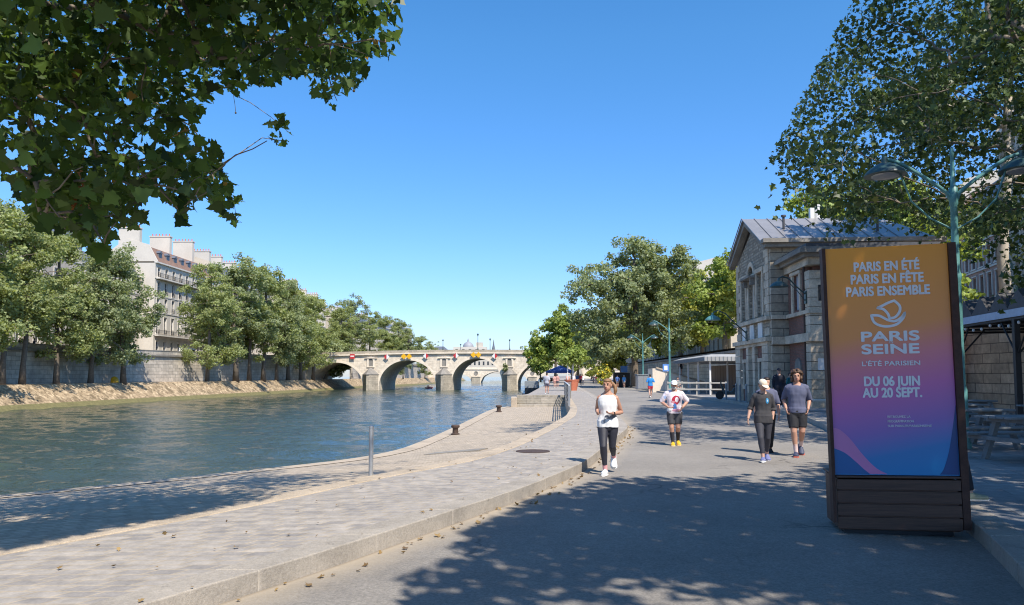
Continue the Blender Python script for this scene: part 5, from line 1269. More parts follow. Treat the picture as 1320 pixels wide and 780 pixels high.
# --- right bank, middle distance
q = PD(818, 500, 100)
big, _ = make_tree('poplar_tree', (q.x, q.y, .1), [(-2.0, 0, 12.5, 7.4, 6.5, 6.8), (2.2, 1, 13.5, 6.2, 6, 6.6), (-5.2, -1, 7.5, 4.4, 4.4, 4.6), (4.8, 0, 8.6, 4, 4, 4.6), (0, 0, 18.2, 3.6, 3.6, 2.6), (4.6, 0, 17.6, 2.6, 2.6, 2.4), (-4, -1.5, 5.2, 3, 3, 2.2), (7.4, .5, 16.2, 1.8, 1.8, 1.6), (-1, -2.5, 4.8, 3.4, 2, 1.8)],
    [(0, 0, -.3), (.1, 0, 2), (0, .1, 5), (.3, 0, 9), (.1, .2, 13), (.2, 0, 17)], 520, 84, 1.1, .33, M['leaf_grey'], M['barkdark'], 'huge grey green tree standing at the road side in the middle of the picture', 201, None, r0=.5, gap=.05, nscale=.30, shell=.42)
q = PD(716, 500, 150); a_, _ = make_tree('lime_tree', (q.x, q.y, .1), [(0, 0, 9, 5.2, 5, 5.2), (1.5, 0, 12.2, 4, 4, 3.8), (-3, 0, 6.5, 3.2, 3, 3.2), (3.5, 0, 7, 3.6, 3, 4)], [(0, 0, -.3), (0, .1, 2), (.1, 0, 5), (0, 0, 9), (0, .1, 12)], 230, 52, 1.05, .5, M['leaf_bright'], M['barkdark'], 'light green rounded tree left of the huge tree above the bridge end', 211, None, gap=.1)
q = PD(697, 500, 190); copy_of(a_, (q.x, q.y, .1), 1.9, (.72, .62), 'smaller tree at the bridge end partly hidden by the light green tree')['group'] = 'trees at the right bridge end'
a_['group'] = 'trees at the right bridge end'
q = PD(745, 500, 165); copy_of(a_, (q.x, q.y, .1), 4.0, (1.0, .92), 'tree filling the gap between the light green tree and the huge tree')
GU = 'trees along the upper street'
q = PD(905, 480, 112); u1, _ = make_tree('plane_tree', (q.x, q.y, 4.7), [(0, 0, 7.5, 6.2, 6, 4.6), (-3, 0, 9.5, 4, 4, 3.6), (3.5, 0, 8.6, 4, 4, 3.6), (0, -1, 4.2, 4.8, 4, 2.6)], [(0, 0, -.3), (.1, 0, 1.5), (0, .2, 3), (.2, 0, 5.5), (0, 0, 8)], 240, 50, 1.0, .46, M['leaf_yellow'], M['bark'], 'yellow green tree above the white canopy roof', 221, GU, gap=.12)
q = PD(878, 480, 128); copy_of(u1, (q.x, q.y, 4.7), 2.2, (1.15, 1.2), 'yellow green tree between the huge tree and the one above the canopy')
q = PD(935, 480, 96); u2, _ = make_tree('plane_tree', (q.x, q.y, 4.7), [(0, 0, 7.0, 4.6, 5, 5.2), (1, 0, 10.6, 3, 3, 3), (-1.5, 0, 4.2, 3.6, 4, 2.6)], [(0, 0, -.3), (.1, 0, 1.5), (0, .2, 3), (.2, 0, 5.5), (0, 0, 8)], 180, 46, 1.0, .42, M['leaf_bright'], M['bark'], 'green tree touching the left edge of the stone pavilion', 231, GU, gap=.12)
q = PD(1060, 480, 62); copy_of(u2, (q.x, q.y, 4.7), 1.0, (.9, .99), 'green tree showing over the pavilion roof ridge')
q = PD(1180, 480, 60); copy_of(u2, (q.x, q.y, 4.7), 2.6, (1.1, 1.0), 'green tree behind the right end of the pavilion roof')
q = PD(860, 480, 145); copy_of(u1, (q.x, q.y, 3.9), 3.7, (1.2, 1.25), 'yellow green tree at the far end of the upper street')
q = PD(800, 480, 170); copy_of(u1, (q.x, q.y, .1), 5.1, (1.2, 1.3), 'yellow green tree far behind the huge tree over the road')
q = PD(762, 480, 268); copy_of(u1, (q.x, q.y, .1), .4, (.8, .62), 'small sunny tree glimpsed through the last bridge arch')
q = PD(985, 480, 84); copy_of(u1, (q.x, q.y, 4.7), .9, (.8, .8), 'yellow green tree hidden mostly by the stone pavilion')
# planter tree
pt, _ = make_tree('young_tree', PLANT, [(0, 0, 2.6, 1.5, 1.4, .9), (-.5, 0, 3.4, 1.1, 1, .8), (.9, 0, 2.4, 1.0, .9, .6)], [(0, 0, -.2), (0, 0, .8), (.05, 0, 1.6), (0, 0, 2.4), (0, 0, 3.2)], 70, 26, .5, .26, M['leaf_bright'], M['bark'], 'young bright green tree growing in the terracotta planter', 241, None, r0=.06, rmin=.012)
b = MB()
for x in (-.42, .12): b.tube([(x, -.2, -.15), (x, -.2, 1.75)], .055, 8)
b.build('stakes', M['white'], pt)
q = PD(780, 495, 97); yb_ = empty('flowering_bush', (q.x, q.y, .0), 0, 'yellow flowering bush on the road side behind the jogger', 'bush')
cl = env_clusters([(-.2, 0, 1.7, 1.0, .9, 1.65)], 80, 251, .5); me = crown_mesh('foliage', cl, 30, .32, .2, SPRAY, 251); me.materials.append(M['leaf_yellow']); link('foliage', me, yb_)
me = crown_mesh('blossom', cl[:44]*np.array([1.06, 1.06, 1.02]), 10, .3, .2, SPRAY, 252); me.materials.append(M['blossom']); link('blossom', me, yb_)
# shrub growing on the third cutwater
s_ = (bs(647)+bs(666.5))/2; loc = Vector((B0.x, B0.y, 0))+Matrix.Rotation(bang, 3, 'Z') @ Vector((s_-1.2, -1.2, 2.6))
sb_ = empty('pier_shrub', loc, 0, 'small green shrub growing on the cutwater of the third bridge pier', 'shrub')
cl = env_clusters([(0, 0, 1.2, .75, .6, 1.4)], 24, 261, .6); me = crown_mesh('foliage', cl, 24, .4, .34, SPRAY, 261); me.materials.append(M['leaf_grey']); link('foliage', me, sb_)

# --- the three near plane trees ----------------------------------------------------------
def shadow_px(p, zg=0.0):
    p = np.asarray(p, float); t = (p[:, 2]-zg)/TO_SUN.z
    g = p-np.array(TO_SUN)[None]*t[:, None]; return g
LIT = [(-4000,735),(0,712),(150,683),(380,638),(480,616),(580,600),(650,578),(705,553),(735,529),(724,508),(745,497),(866,499),(826,520),(812,548),(845,573),(1058,575),(1072,592),(1000,606),(930,615),(800,613),(760,622),(690,640),(640,668),(590,690),(575,725),(505,745),(480,800),(-4000,2600)]
def shade_ok(p, zg=0.0):
    g = shadow_px(p, zg); q, zc = proj(g); vis = g[:, 1] > 2
    return ~(inpoly(q, LIT) & vis)
def in_frame(p):
    q, zc = proj(p); return (p[:, 1] > .3) & (q[:, 0] > -60) & (q[:, 0] < 1380) & (q[:, 1] > -60) & (q[:, 1] < 840)
def hide_trunk(p): return p
# left tree
g = np.random.default_rng(33)
LPOLY = [(-900,-1500),(560,-1500),(515,0),(518,48),(498,78),(474,72),(466,108),(440,124),(428,146),(408,128),(392,92),(366,98),(345,112),(320,100),(300,128),(282,112),(262,140),(256,168),(282,190),(292,225),(316,266),(306,294),(284,274),(262,258),(246,292),(236,304),(222,262),(200,245),(178,262),(190,286),(152,296),(130,338),(98,300),(60,296),(30,268),(0,222),(-900,180)]
LHANG = [(340,166),(356,142),(378,164),(376,184),(346,188)]
cand = []
while sum(len(c) for c in cand) < 420:      # foliage the picture shows
    n = 600; px = g.uniform(-60, 525, n); py = g.uniform(-60, 345, n); D = g.uniform(5.6, 13.0, n)
    near = (px < 260) & (py > 150); D = np.where(near, g.uniform(5.2, 9.0, n), np.maximum(D, 6.8))
    pos = np.array([PD(a, b_, d) for a, b_, d in zip(px, py, D)])
    ok = (inpoly(np.stack([px, py], 1), LPOLY) | inpoly(np.stack([px, py], 1), LHANG)) & shade_ok(pos, .15)
    # thinner towards the lower left so sky shows through
    dens = np.where((px < 110) & (py > 170) & (py < 232), .25, np.where((px > 150) & (py > 205) & (px < 235), .55, 1.0)); ok &= g.uniform(size=n) < dens
    nz = np.array([noise.noise(Vector((a*.017, b_*.019, 4.2))) for a, b_ in zip(px, py)]); ok &= nz > -.16
    cand.append(pos[ok])
CV = np.concatenate(cand)[:420]
cand = []
while sum(len(c) for c in cand) < 170:      # the crown above and beside the picture
    n = 800; pos = np.stack([g.uniform(-15, 1.5, n), g.uniform(1.5, 15, n), g.uniform(4.5, 12, n)], 1)
    e = ((pos[:, 0]+7.5)/7.5)**2+((pos[:, 1]-7.5)/7)**2+((pos[:, 2]-8)/4.2)**2
    ok = (e < 1) & ~in_frame(pos) & shade_ok(pos, .15); cand.append(pos[ok])
CO = np.concatenate(cand)[:170]
cand = []; QP = [(-700, 640), (0, 643), (175, 627), (450, 597), (505, 588), (560, 595), (520, 601), (478, 613), (380, 636), (150, 681), (0, 708), (-700, 800)]
while sum(len(c) for c in cand) < 800:      # foliage that throws the shade lying on the lower quay
    n = 900; q = np.stack([g.uniform(-500, 560, n), g.uniform(588, 760, n)], 1); q = q[inpoly(q, QP)]; G = []
    for a, b_ in q:
        w_ = P(a, b_, -.2)
        for _ in range(4): w_ = P(a, b_, min(.15, max(-.66, quay_z(w_.x, w_.y))))
        G.append(w_)
    G = np.array(G); hh = g.uniform(3.4, 10, len(G)); pos = G+np.array(TO_SUN)[None]*(hh/TO_SUN.z)[:, None]; q2, zc = proj(pos); inf = in_frame(pos)
    ok = (~inf | (inpoly(q2, LPOLY) & (g.uniform(size=len(G)) < .3))) & (pos[:, 1] > .8)
    nz = np.array([noise.noise(Vector((a[0]*.5, a[1]*.5, 2.1))) for a in G]); ok &= nz > -.17
    cand.append(pos[ok])
CQ = np.concatenate(cand)[:800]
cl = np.concatenate([CV, CO, CQ]); T0 = Vector((-10.5, 3.2, -.2))
lt = empty('plane_tree', T0, 0, 'plane tree whose big lobed leaves hang into the picture at the upper left', 'tree')
mb = MB(); trk = [(0, 0, -.4), (.1, .1, 1.5), (.0, .2, 3.2), (.5, .5, 4.8), (1.6, 1.2, 6.0)]; mb.tube(trk, [.55, .42, .38, .34, .25], 14)
branches(mb, trk, cl-np.array(T0), .0052, .47, 6, bal=.25, rmax=.2, seed=5)
mb.build('trunk', M['bark'], lt, smooth=True, sharp=0, uv=False)
gg = np.random.default_rng(77)
def near_crown(name, cl, base, per, crad, lsize, seed, mat_, check=None, flat=.9):
    g = np.random.default_rng(seed); K = len(cl); n = g.poisson(per, K); idx = np.repeat(np.arange(K), n); N = len(idx)
    pos = cl[idx]+g.normal(size=(N, 3))*crad*np.array([1, 1, flat])
    tone = g.uniform(.1, .8, K)[idx]*.4+g.uniform(0, 1, N)*.5+(g.uniform(size=N) > .988)*.6
    ok = np.ones(N, bool) if check is None else check(pos)
    pos, tone = pos[ok], tone[ok]
    me = leaf_mesh(name, pos-np.array(base), lsize*g.uniform(.6, 1.25, len(pos)), LOBED if np.ndim(per) else PLANE9, tone, seed, droop=.75, fold=.22, up=.45); me.materials.append(mat_); return me
def lcheck(p):
    q, zc = proj(p); inf = in_frame(p); 
    return (~inf | inpoly(q, LPOLY) | inpoly(q, LHANG)) & shade_ok(p, .15)
me = near_crown('crown', cl, T0, np.concatenate([np.full(len(CV), 21), np.full(len(CO), 24), np.full(len(CQ), 50)]), .30, .125, 301, M['leaf_plane'], lcheck); link('crown', me, lt)
# a withered brown leaf cluster hanging at (105, 255)
dp = PD(104, 256, 6.2); pos = np.array([dp]*16)+gg.normal(size=(16, 3))*np.array([.05, .05, .075])
me = leaf_mesh('withered_leaves', pos-np.array(T0), gg.uniform(.09, .15, 16), LOBED, np.full(16, .5), 9, droop=1.2, fold=.5); M['leaf_brown'] = leaf_mat('withered_leaf', (.30, .12, .04), (.50, .22, .09), None, .3); me.materials.append(M['leaf_brown']); link('withered_leaves', me, lt)
# seed balls on thin stalks
b = MB()
q_, _z = proj(CV); low = [i for i in np.argsort(-q_[:, 1]) if q_[i, 0] > 290][:40:6]
for i in low:
    p = Vector(CV[i])-T0; b.tube([p, p+Vector((.02, .03, -.16)), p+Vector((.03, .05, -.30))], .0045, 4); b.ell(p+Vector((.03, .05, -.31)), (.018, .018, .018), 8, 6)
b.build('seed_balls', M['twig'], lt)
# right tree
RPOLY = [(1004,158),(1008,138),(1040,98),(1046,62),(1034,34),(1052,4),(1052,-60),(1020,-1500),(5000,-1500),(5000,420),(1330,420),(1322,300),(1296,296),(1282,318),(1252,312),(1232,296),(1180,290),(1165,298),(1128,292),(1105,300),(1085,280),(1072,262),(1064,236),(1036,226),(1012,190)]
RHOLE = [(1236,84),(1262,88),(1282,100),(1276,124),(1246,126),(1232,108)]
cand = []
while sum(len(c) for c in cand) < 740:
    n = 3000; pos = np.stack([g.uniform(4.5, 25, n), g.uniform(12, 33, n), g.uniform(4.2, 20.5, n)], 1)
    e = ((pos[:, 0]-13)/11.5)**2+((pos[:, 1]-21)/11)**2+((pos[:, 2]-11.5)/9)**2
    q, zc = proj(pos); inf = in_frame(pos)
    nz = np.array([noise.noise(Vector(p*.24))+.35*noise.noise(Vector(p*.7)) for p in pos])
    ok = (e < 1) & ((~inf & ((q[:, 0] > 1050) | (pos[:, 1] < 2))) | (inf & inpoly(q, RPOLY) & ~inpoly(q, RHOLE))) & shade_ok(pos) & (nz > .02) & (~inf | (pos[:, 1] > 16.6))
    ok &= g.uniform(size=n) < np.clip(e*1.5, .25, 1)
    cand.append(pos[ok])
cr_ = np.concatenate(cand)[:740]; T1 = Vector((17.2, 20.5, .1))
rt = empty('plane_tree', T1, 0, 'big dark plane tree filling the upper right above the lamp and the pavilion', 'tree')
mb = MB(); trk = [(0, 0, -.4), (-.1, .1, 2), (-.3, .0, 4.2), (-.9, .1, 6.2), (-1.6, .2, 8.6), (-2.2, .1, 11)]; mb.tube(trk, [.6, .45, .42, .38, .28, .18], 14)
branches(mb, trk, cr_-np.array(T1), .0085, .45, 6, bal=.2, rmax=.26, seed=6)
mb.build('trunk', M['bark'], rt, smooth=True, sharp=0, uv=False)
def rcheck(p):
    q, zc = proj(p); inf = in_frame(p); return (~inf | (inpoly(q, RPOLY) & ~inpoly(q, RHOLE))) & shade_ok(p)
me = near_crown('crown', cr_, T1, 100, .50, .18, 311, M['leaf_dark'], shade_ok); link('crown', me, rt)
# street plane on the upper level, pale trunk
T2 = PD(1297, 393, 35); T2.z = 4.66
st_ = [(-1.0, 0, 5.6, 2.4, 3, 1.6), (1.8, 0, 6.2, 2.6, 3, 2.0), (-3.6, -.5, 10.2, 3.4, 3, 2.2), (.6, 0, 12.5, 4.4, 4, 3.2), (1.6, -.5, 2.6, 1.2, 1.3, 1.1), (3.5, 0, 9.5, 3, 3, 2.6)]
make_tree('plane_tree', T2, st_, [(0, 0, -.2), (.02, 0, 1.2), (-.08, 0, 2.6), (.05, 0, 4.2), (.3, 0, 6.5), (.35, 0, 9), (.7, 0, 12)], 240, 60, .62, .24, M['leaf_dark'], M['barkpale'], 'tall plane tree with a pale forked trunk above the retaining wall', 321, None, r0=.30, rmin=.02, shape=PLANE9, gap=.02)
# tree behind the viewer that shades the foreground
SHADE = [(800,617),(930,619),(1060,634),(1078,604),(1235,562),(1238,508),(1700,508),(3200,700),(3200,5200),(380,5200),(480,800),(508,747),(596,694),(648,670),(698,644),(760,624)]
cand = []
while sum(len(c) for c in cand) < 1250:
    n = 2500; gx = g.uniform(-4, 19, n); gy = g.uniform(-4, 22, n); hh = g.uniform(5.6, 11.5, n)
    G = np.stack([gx, gy, np.zeros(n)], 1); pos = G+np.array(TO_SUN)[None]*(hh/TO_SUN.z)[:, None]
    q, zc = proj(G); vis = gy > 2.2
    ok = np.where(vis, inpoly(q, SHADE), (gx > -2.0+.0*gy) & (gx < 15)) & ~in_frame(pos) & (pos[:, 0] < 19)
    nz = np.array([noise.noise(Vector((a*.45, b_*.45, 8.1))) for a, b_ in zip(gx, gy)]); ok &= nz > -.40
    edge = vis & (q[:, 0] < 660) ; ok &= ~edge | (g.uniform(size=n) < .72)
    cand.append(pos[ok])
cb_ = np.concatenate(cand)[:1250]; T3 = Vector((9.0, -3.5, .1))
bt = empty('plane_tree', T3, 0, 'plane tree beside the viewer whose crown shades the road and the poster board', 'tree')
mb = MB(); trk = [(0, 0, -.4), (.0, .1, 2), (.1, .0, 4), (.0, .3, 6), (-.2, .8, 8)]; mb.tube(trk, [.6, .46, .42, .36, .24], 14)
branches(mb, trk, cb_-np.array(T3), .008, .45, 5, bal=.2, rmax=.26, seed=8); mb.build('trunk', M['bark'], bt, smooth=True, sharp=0, uv=False)
def bcheck(p): return ~in_frame(p) & shade_ok(p)
me = near_crown('crown', cb_, T3, 54, .42, .26, 331, M['leaf_dark'], bcheck, flat=.6); link('crown', me, bt)
g = np.random.default_rng(404); N = 260; ty = g.uniform(4.5, 24, N); off = np.where(g.uniform(size=N) < .62, np.abs(g.normal(0, .16, N))+.03, -g.uniform(.0, 2.4, N))
pos = np.array([(kerb_x(y)+o, y, .012 if o > 0 else .172) for y, o in zip(ty, off)])
me = leaf_mesh('fallen_leaves', pos, g.uniform(.03, .085, N)*np.where(off > 0, 1, .7), PLANE9, g.uniform(0, 1, N), 11, droop=.0, fold=.2, up=9)
M['leaf_dry'] = leaf_mat('dry_leaf', (.13, .075, .03), (.33, .22, .09), None, .1); me.materials.append(M['leaf_dry']); tag(link('fallen_leaves', me), kind='stuff')
# ================================================================ PEOPLE
def remeshed(mb, name, voxel, smooth=4, fold=0, fscale=7, seed=0, mats=None):
    me = bpy.data.meshes.new(name); me.from_pydata(mb.v, [], mb.f)
    o = bpy.data.objects.new(name, me)
    r = o.modifiers.new('r', 'REMESH'); r.mode = 'VOXEL'; r.voxel_size = voxel
    if smooth: s = o.modifiers.new('s', 'SMOOTH'); s.iterations = smooth; s.factor = .5
    m2 = evaluated_mesh(o); bpy.data.meshes.remove(me); m2.name = name
    if fold:
        n = len(m2.vertices); off = Vector((seed*3.1, seed*1.7, 0))
        for v in m2.vertices:
            q = v.co*fscale+off; q.z *= .55
            v.co += v.normal*(fold*(noise.noise(q)+.5*noise.noise(q*2.3)))
    m2.polygons.foreach_set('use_smooth', [True]*len(m2.polygons)); m2.materials.clear()
    return m2
def loft(mb, rings, n=16):
    """rings: (cx, cy, cz, rx, ry) horizontal ellipses, squared a little"""
    vs = []; fs = []; k = len(rings)
    for cx, cy, cz, rx, ry in rings:
        for j in range(n):
            w = 2*math.pi*j/n; c, s = math.cos(w), math.sin(w)
            vs.append((cx+rx*math.copysign(abs(c)**.85, c), cy+ry*math.copysign(abs(s)**.85, s), cz))
    for i in range(k-1):
        for j in range(n): fs.append((i*n+j, i*n+(j+1) % n, (i+1)*n+(j+1) % n, (i+1)*n+j))
    fs.append(list(range(n))[::-1]); fs.append([(k-1)*n+j for j in range(n)])
    mb.add(vs, fs)
V = Vector
def lerp(a, b, t): return V(a).lerp(V(b), t)
def foot_shape(mb, ank, toe, s=1.0, grow=0.0, sole=None):
    t = V(toe).normalized(); up = V((0, 0, 1)); up = (up-t*t.dot(up)).normalized(); x = t.cross(up)
    prof = [(-.075, .030, .035, .03), (-.055, .038, .05, .05), (0, .037, .055, .062), (.07, .040, .040, .045), (.13, .048, .028, .030), (.175, .042, .02, .022), (.195, .022, .012, .014)]
    vs = []; n = 12; k = len(prof); base = V(ank)-up*.075*s
    if sole: prof = [(a*1.03, w*1.12, .016, .016) for a, w, _, _ in prof]
    for a, w, lo, hi in prof:
        c = base+t*a*s+up*((.028 if not sole else -.004)*s)
        for j in range(n):
            q = 2*math.pi*j/n; vs.append(c+x*math.cos(q)*(w*s+grow)+up*(math.sin(q)*((hi if math.sin(q) > 0 else (.028 if not sole else lo))*s+grow)))
    fs = [(i*n+j, i*n+(j+1) % n, (i+1)*n+(j+1) % n, (i+1)*n+j) for i in range(k-1) for j in range(n)]+[list(range(n))[::-1], [(k-1)*n+j for j in range(n)]]
    mb.add(vs, fs)
def hand(mb, w, d, side, H, curl=.85, fingers=True):
    """palm and five bent fingers from the wrist w in direction d"""
    s = H/1.72; d = V(d).normalized(); side_v = V((0, -1, .2)); x = (side_v-d*d.dot(side_v)).normalized(); z = d.cross(x)*side
    p = V(w)+d*.045*s
    Mx = Matrix((x, d, z)).transposed()
    mb.ell(p, (.040*s, .050*s, .016*s), 12, 8, Mx)
    if not fingers: mb.ell(p+d*.06*s, (.034*s, .045*s, .018*s), 10, 6, Mx); return
    for i, (o, L) in enumerate(((-.030, .062), (-.010, .074), (.011, .070), (.030, .054))):
        a = p+d*.035*s+x*o*s; b1 = a+(d*.030+z*-.012*curl)*s*(L/.065); b2 = b1+(d*(.022*(1-curl*.7))-z*.020*curl)*s*(L/.065); b3 = b2+(d*(.016*(1-curl*1.5))-z*.014*curl)*s*(L/.065)
        mb.tube([a-d*.012*s, a, b1, b2, b3], [.0088*s, .0090*s, .0084*s, .0078*s, .0066*s], 7)
    a = p-d*.022*s-x*.032*s; mb.tube([a, a+(-x*.026+d*.022-z*.006)*s, a+(-x*.034+d*.050-z*.014)*s, a+(-x*.028+d*.068-z*.020)*s], [.0125*s, .011*s, .0095*s, .0078*s], 7)
SKIN = plain('skin_light', (.58, .34, .245), .5, var=.07, scale=9, bump=.03)
SKIN2 = plain('skin_tanned', (.50, .27, .185), .5, var=.07, scale=9, bump=.03)
EYEM = plain('eye_dark', (.03, .022, .018), .25, bump=0); LIP = plain('lip', (.42, .16, .14), .45, bump=0)
CL = {}
def cloth(name, col, rough=.85, var=.08):
    if name not in CL: CL[name] = plain(name, col, rough, var=var, scale=8, fine=90, bump=.12)
    return CL[name]
def printed(name, base, spots):
    """cloth with printed shapes: ellipses (x, z, rx, rz, colour) on the front, edges roughened"""
    n = NT(name); o = n.obj(); sp = n.new('ShaderNodeSeparateXYZ'); n.L(o, sp.inputs[0]); nz = n.noise(o, 14, 3)
    a = n.noise(o, 8, 4); col = n.ramp(a, [(.3, sc(base, .9)), (.7, sc(base, 1.06))])
    front = n.math('LESS_THAN', sp.outputs[1], 0.0)
    for x, z, rx, rz, c in spots:
        dx = n.math('DIVIDE', n.math('SUBTRACT', sp.outputs[0], x), rx); dz = n.math('DIVIDE', n.math('SUBTRACT', sp.outputs[2], z), rz)
        r2 = n.math('ADD', n.math('ADD', n.math('MULTIPLY', dx, dx), n.math('MULTIPLY', dz, dz)), n.math('MULTIPLY', n.math('SUBTRACT', nz, .5), .9))
        col = n.mix(n.math('MULTIPLY', n.math('LESS_THAN', r2, 1.0), front), col, c)
    return n.set(col, .85)
def walk_pose(H, ph=0, arm='walk', lift=.0):
    """ph: -1..1 stride; facing -y"""
    h = H; st = .12*h*ph
    J = {'hip': [V((-.05*h, 0, .505*h)), V((.05*h, 0, .505*h))]}
    an = [V((-.045*h, -st*1.2, .052*h+max(0, -ph)*lift)), V((.045*h, st*1.2, .052*h+max(0, ph)*lift))]
    J['ankle'] = an; J['knee'] = [V((-.05*h, -st*.45-.03*h, .285*h)), V((.05*h, st*.45-.03*h, .285*h))]
    J['toe'] = [V((-.08, -1, 0 if ph >= 0 else -.35)), V((.08, -1, 0 if ph <= 0 else -.35))]
    sh = [V((-.105*h, 0, .815*h)), V((.105*h, 0, .815*h))]; J['sh'] = sh
    if arm == 'run':
        J['el'] = [sh[0]+V((-.045*h, .06*h+st*.3, -.155*h)), sh[1]+V((.045*h, .06*h-st*.3, -.155*h))]
        J['wr'] = [J['el'][0]+V((.035*h, -.12*h, .035*h)), J['el'][1]+V((-.035*h, -.12*h, .035*h))]
    else:
        J['el'] = [sh[0]+V((-.035*h, .02*h+st*.4, -.17*h)), sh[1]+V((.035*h, .02*h-st*.4, -.17*h))]
        J['wr'] = [J['el'][0]+V((-.0*h, -.03*h+st*.4, -.145*h)), J['el'][1]+V((.0*h, -.03*h-st*.4, -.145*h))]
    J['hd'] = [(J['wr'][i]-J['el'][i]) for i in (0, 1)]
    return J
def person(loc, rz, H, J, label, skin=SKIN, wide=1.0, top=None, sleeve=.55, long_top=.50, bottom=None, blen='short', shoes=None, sole=None, sock=None, hair=None, hstyle='short', cap=None, face=True, vox=.010, fem=False, fingers=True, fold=.011, yaw=0.0, nod=0.0, extra=None, seed=0, group=None, belly=0.0, sockh=.1):
    r = empty('person', loc, rz, label, 'person', group); h = H; w = wide
    hipw = (.104 if fem else .098)*w; wst = (.080 if fem else .088)*w; chw = (.094 if fem else .104)*w
    def torso(mb, g, z0=.455, z1=.87, top_g=None):
        rings = [(.455, .070*w, .062), (.49, .096*w, .072), (.525, hipw, .074), (.57, hipw*.93, .068+belly*.3), (.62, wst, .060+belly), (.67, wst*1.05, .064+belly*.8), (.72, chw, .070+belly*.2), (.765, chw*1.02, .066), (.80, chw*.93, .056), (.825, chw*.60, .046), (.842, .048, .040), (.865, .036, .036)]
        rr = [(0, .004*h if z > .66 else 0, z*h, a*h+g, b_*h+g) for z, a, b_ in rings if z0-.001 <= z <= z1+.001]
        loft(mb, rr)
    def leg(mb, i, g, t1=1.0, flare=0.0):
        hp, kn, an = J['hip'][i], J['knee'][i], J['ankle'][i]
        P_ = [lerp(hp, kn, 0), lerp(hp, kn, .3), lerp(hp, kn, .7), kn, lerp(kn, an, .28)+V((0, .008*h, 0)), lerp(kn, an, .65), an]; Rr = [.060*w, .054*w, .041*w, .034, .035, .025, .0205]
        d = [0, .3*.5, .7*.5, .5, .64, .825, 1.0]
        pts, rd = [], []
        for k in range(7):
            if d[k] <= t1+1e-6: pts.append(P_[k]); rd.append(Rr[k]*h+g+flare*(d[k]/t1))
            else:
                f = (t1-d[k-1])/(d[k]-d[k-1]); pts.append(lerp(P_[k-1], P_[k], f)); rd.append((Rr[k-1]+(Rr[k]-Rr[k-1])*f)*h+g+flare); break
        mb.tube(pts, rd, 14)
    def arm(mb, i, g, t1=1.0, flare=0.0):
        a, e, wv = J['sh'][i]-V((0, 0, .020*h)), J['el'][i], J['wr'][i]; s = -1 if i == 0 else 1
        P_ = [a-V((s*.02*h, 0, 0)), a, lerp(a, e, .35), lerp(a, e, .7), e, lerp(e, wv, .3), lerp(e, wv, .7), wv]; Rr = [.031, .032*w, .030*w, .026*w, .0235, .0245, .019, .0155]; d = [0, 0.02, .175, .35, .5, .65, .85, 1.0]
        pts, rd = [], []
        for k in range(8):
            if d[k] <= t1+1e-6: pts.append(P_[k]); rd.append(Rr[k]*h+g+flare*(d[k]/t1))
            else:
                f = (t1-d[k-1])/(d[k]-d[k-1]); pts.append(lerp(P_[k-1], P_[k], f)); rd.append((Rr[k-1]+(Rr[k]-Rr[k-1])*f)*h+g+flare); break
        mb.tube(pts, rd, 12)
    def yoke(mb, g):
        for i in (0, 1):
            a = J['sh'][i]-V((0, 0, .020*h)); mb.tube([V((0, .008*h, .822*h)), V((a.x*.35, .006*h, .826*h)), lerp((0, 0, .815*h), a, .72)+V((0, 0, .006*h)), a], [.034*h+g*.5, .030*h+g*.6, .029*h+g, .030*h+g], 12)
    # head frame
    hc = V((0, -.012*h, .928*h)); HR = Matrix.Rotation(yaw, 3, 'Z') @ Matrix.Rotation(nod, 3, 'X')
    hp = lambda x, y, z: hc+HR @ V((x*h, y*h, z*h))
    b = MB(); torso(b, 0); yoke(b, 0)
    for i in (0, 1):
        leg(b, i, 0); arm(b, i, 0); hand(b, J['wr'][i], J['hd'][i], 1 if i == 0 else -1, h, fingers=fingers); foot_shape(b, J['ankle'][i], J['toe'][i], h/1.72)
    b.ell(hp(0, .006, .012), (.0435*h, .055*h, .054*h), 18, 12, HR); b.ell(hp(0, -.012, -.028), (.034*h, .040*h, .038*h), 16, 10, HR); b.ell(hp(0, -.034, -.050), (.016*h, .014*h, .013*h), 10, 8, HR)
    b.tube([V((0, .006*h, .83*h)), V((0, .0, .88*h)), hp(0, .008, -.02)], [.033*h, .031*h, .032*h], 14)
    if face:
        b.tube([hp(0, -.050, .012), hp(0, -.059, -.008), hp(0, -.062, -.016), hp(0, -.052, -.020)], [.006*h, .0085*h, .0105*h, .007*h], 8)
        for s in (-1, 1): b.ell(hp(s*.044, .008, -.004), (.006*h, .012*h, .019*h), 8, 8, HR); b.ell(hp(s*.018, -.045, .022), (.014*h, .008*h, .006*h), 8, 6, HR)
    me = remeshed(b, 'body', vox if not fingers else min(vox, .0075), 3); me.materials.append(skin); link('body', me, r)
    if face:
        for s in (-1, 1):
            b = MB(); b.ell(hp(s*.0175, -.0495, .008), (.0068*h, .003*h, .0034*h), 10, 8, HR); b.build('eye', EYEM, r, smooth=True, uv=False)
            b = MB(); b.ell(hp(s*.0185, -.0535, .021), (.011*h, .0025*h, .0017*h), 8, 6, HR); b.build('eyebrow', hair or EYEM, r, uv=False)
        b = MB(); b.ell(hp(0, -.0525, -.0345), (.0155*h, .004*h, .0048*h), 10, 6, HR); b.build('mouth', LIP, r, uv=False)
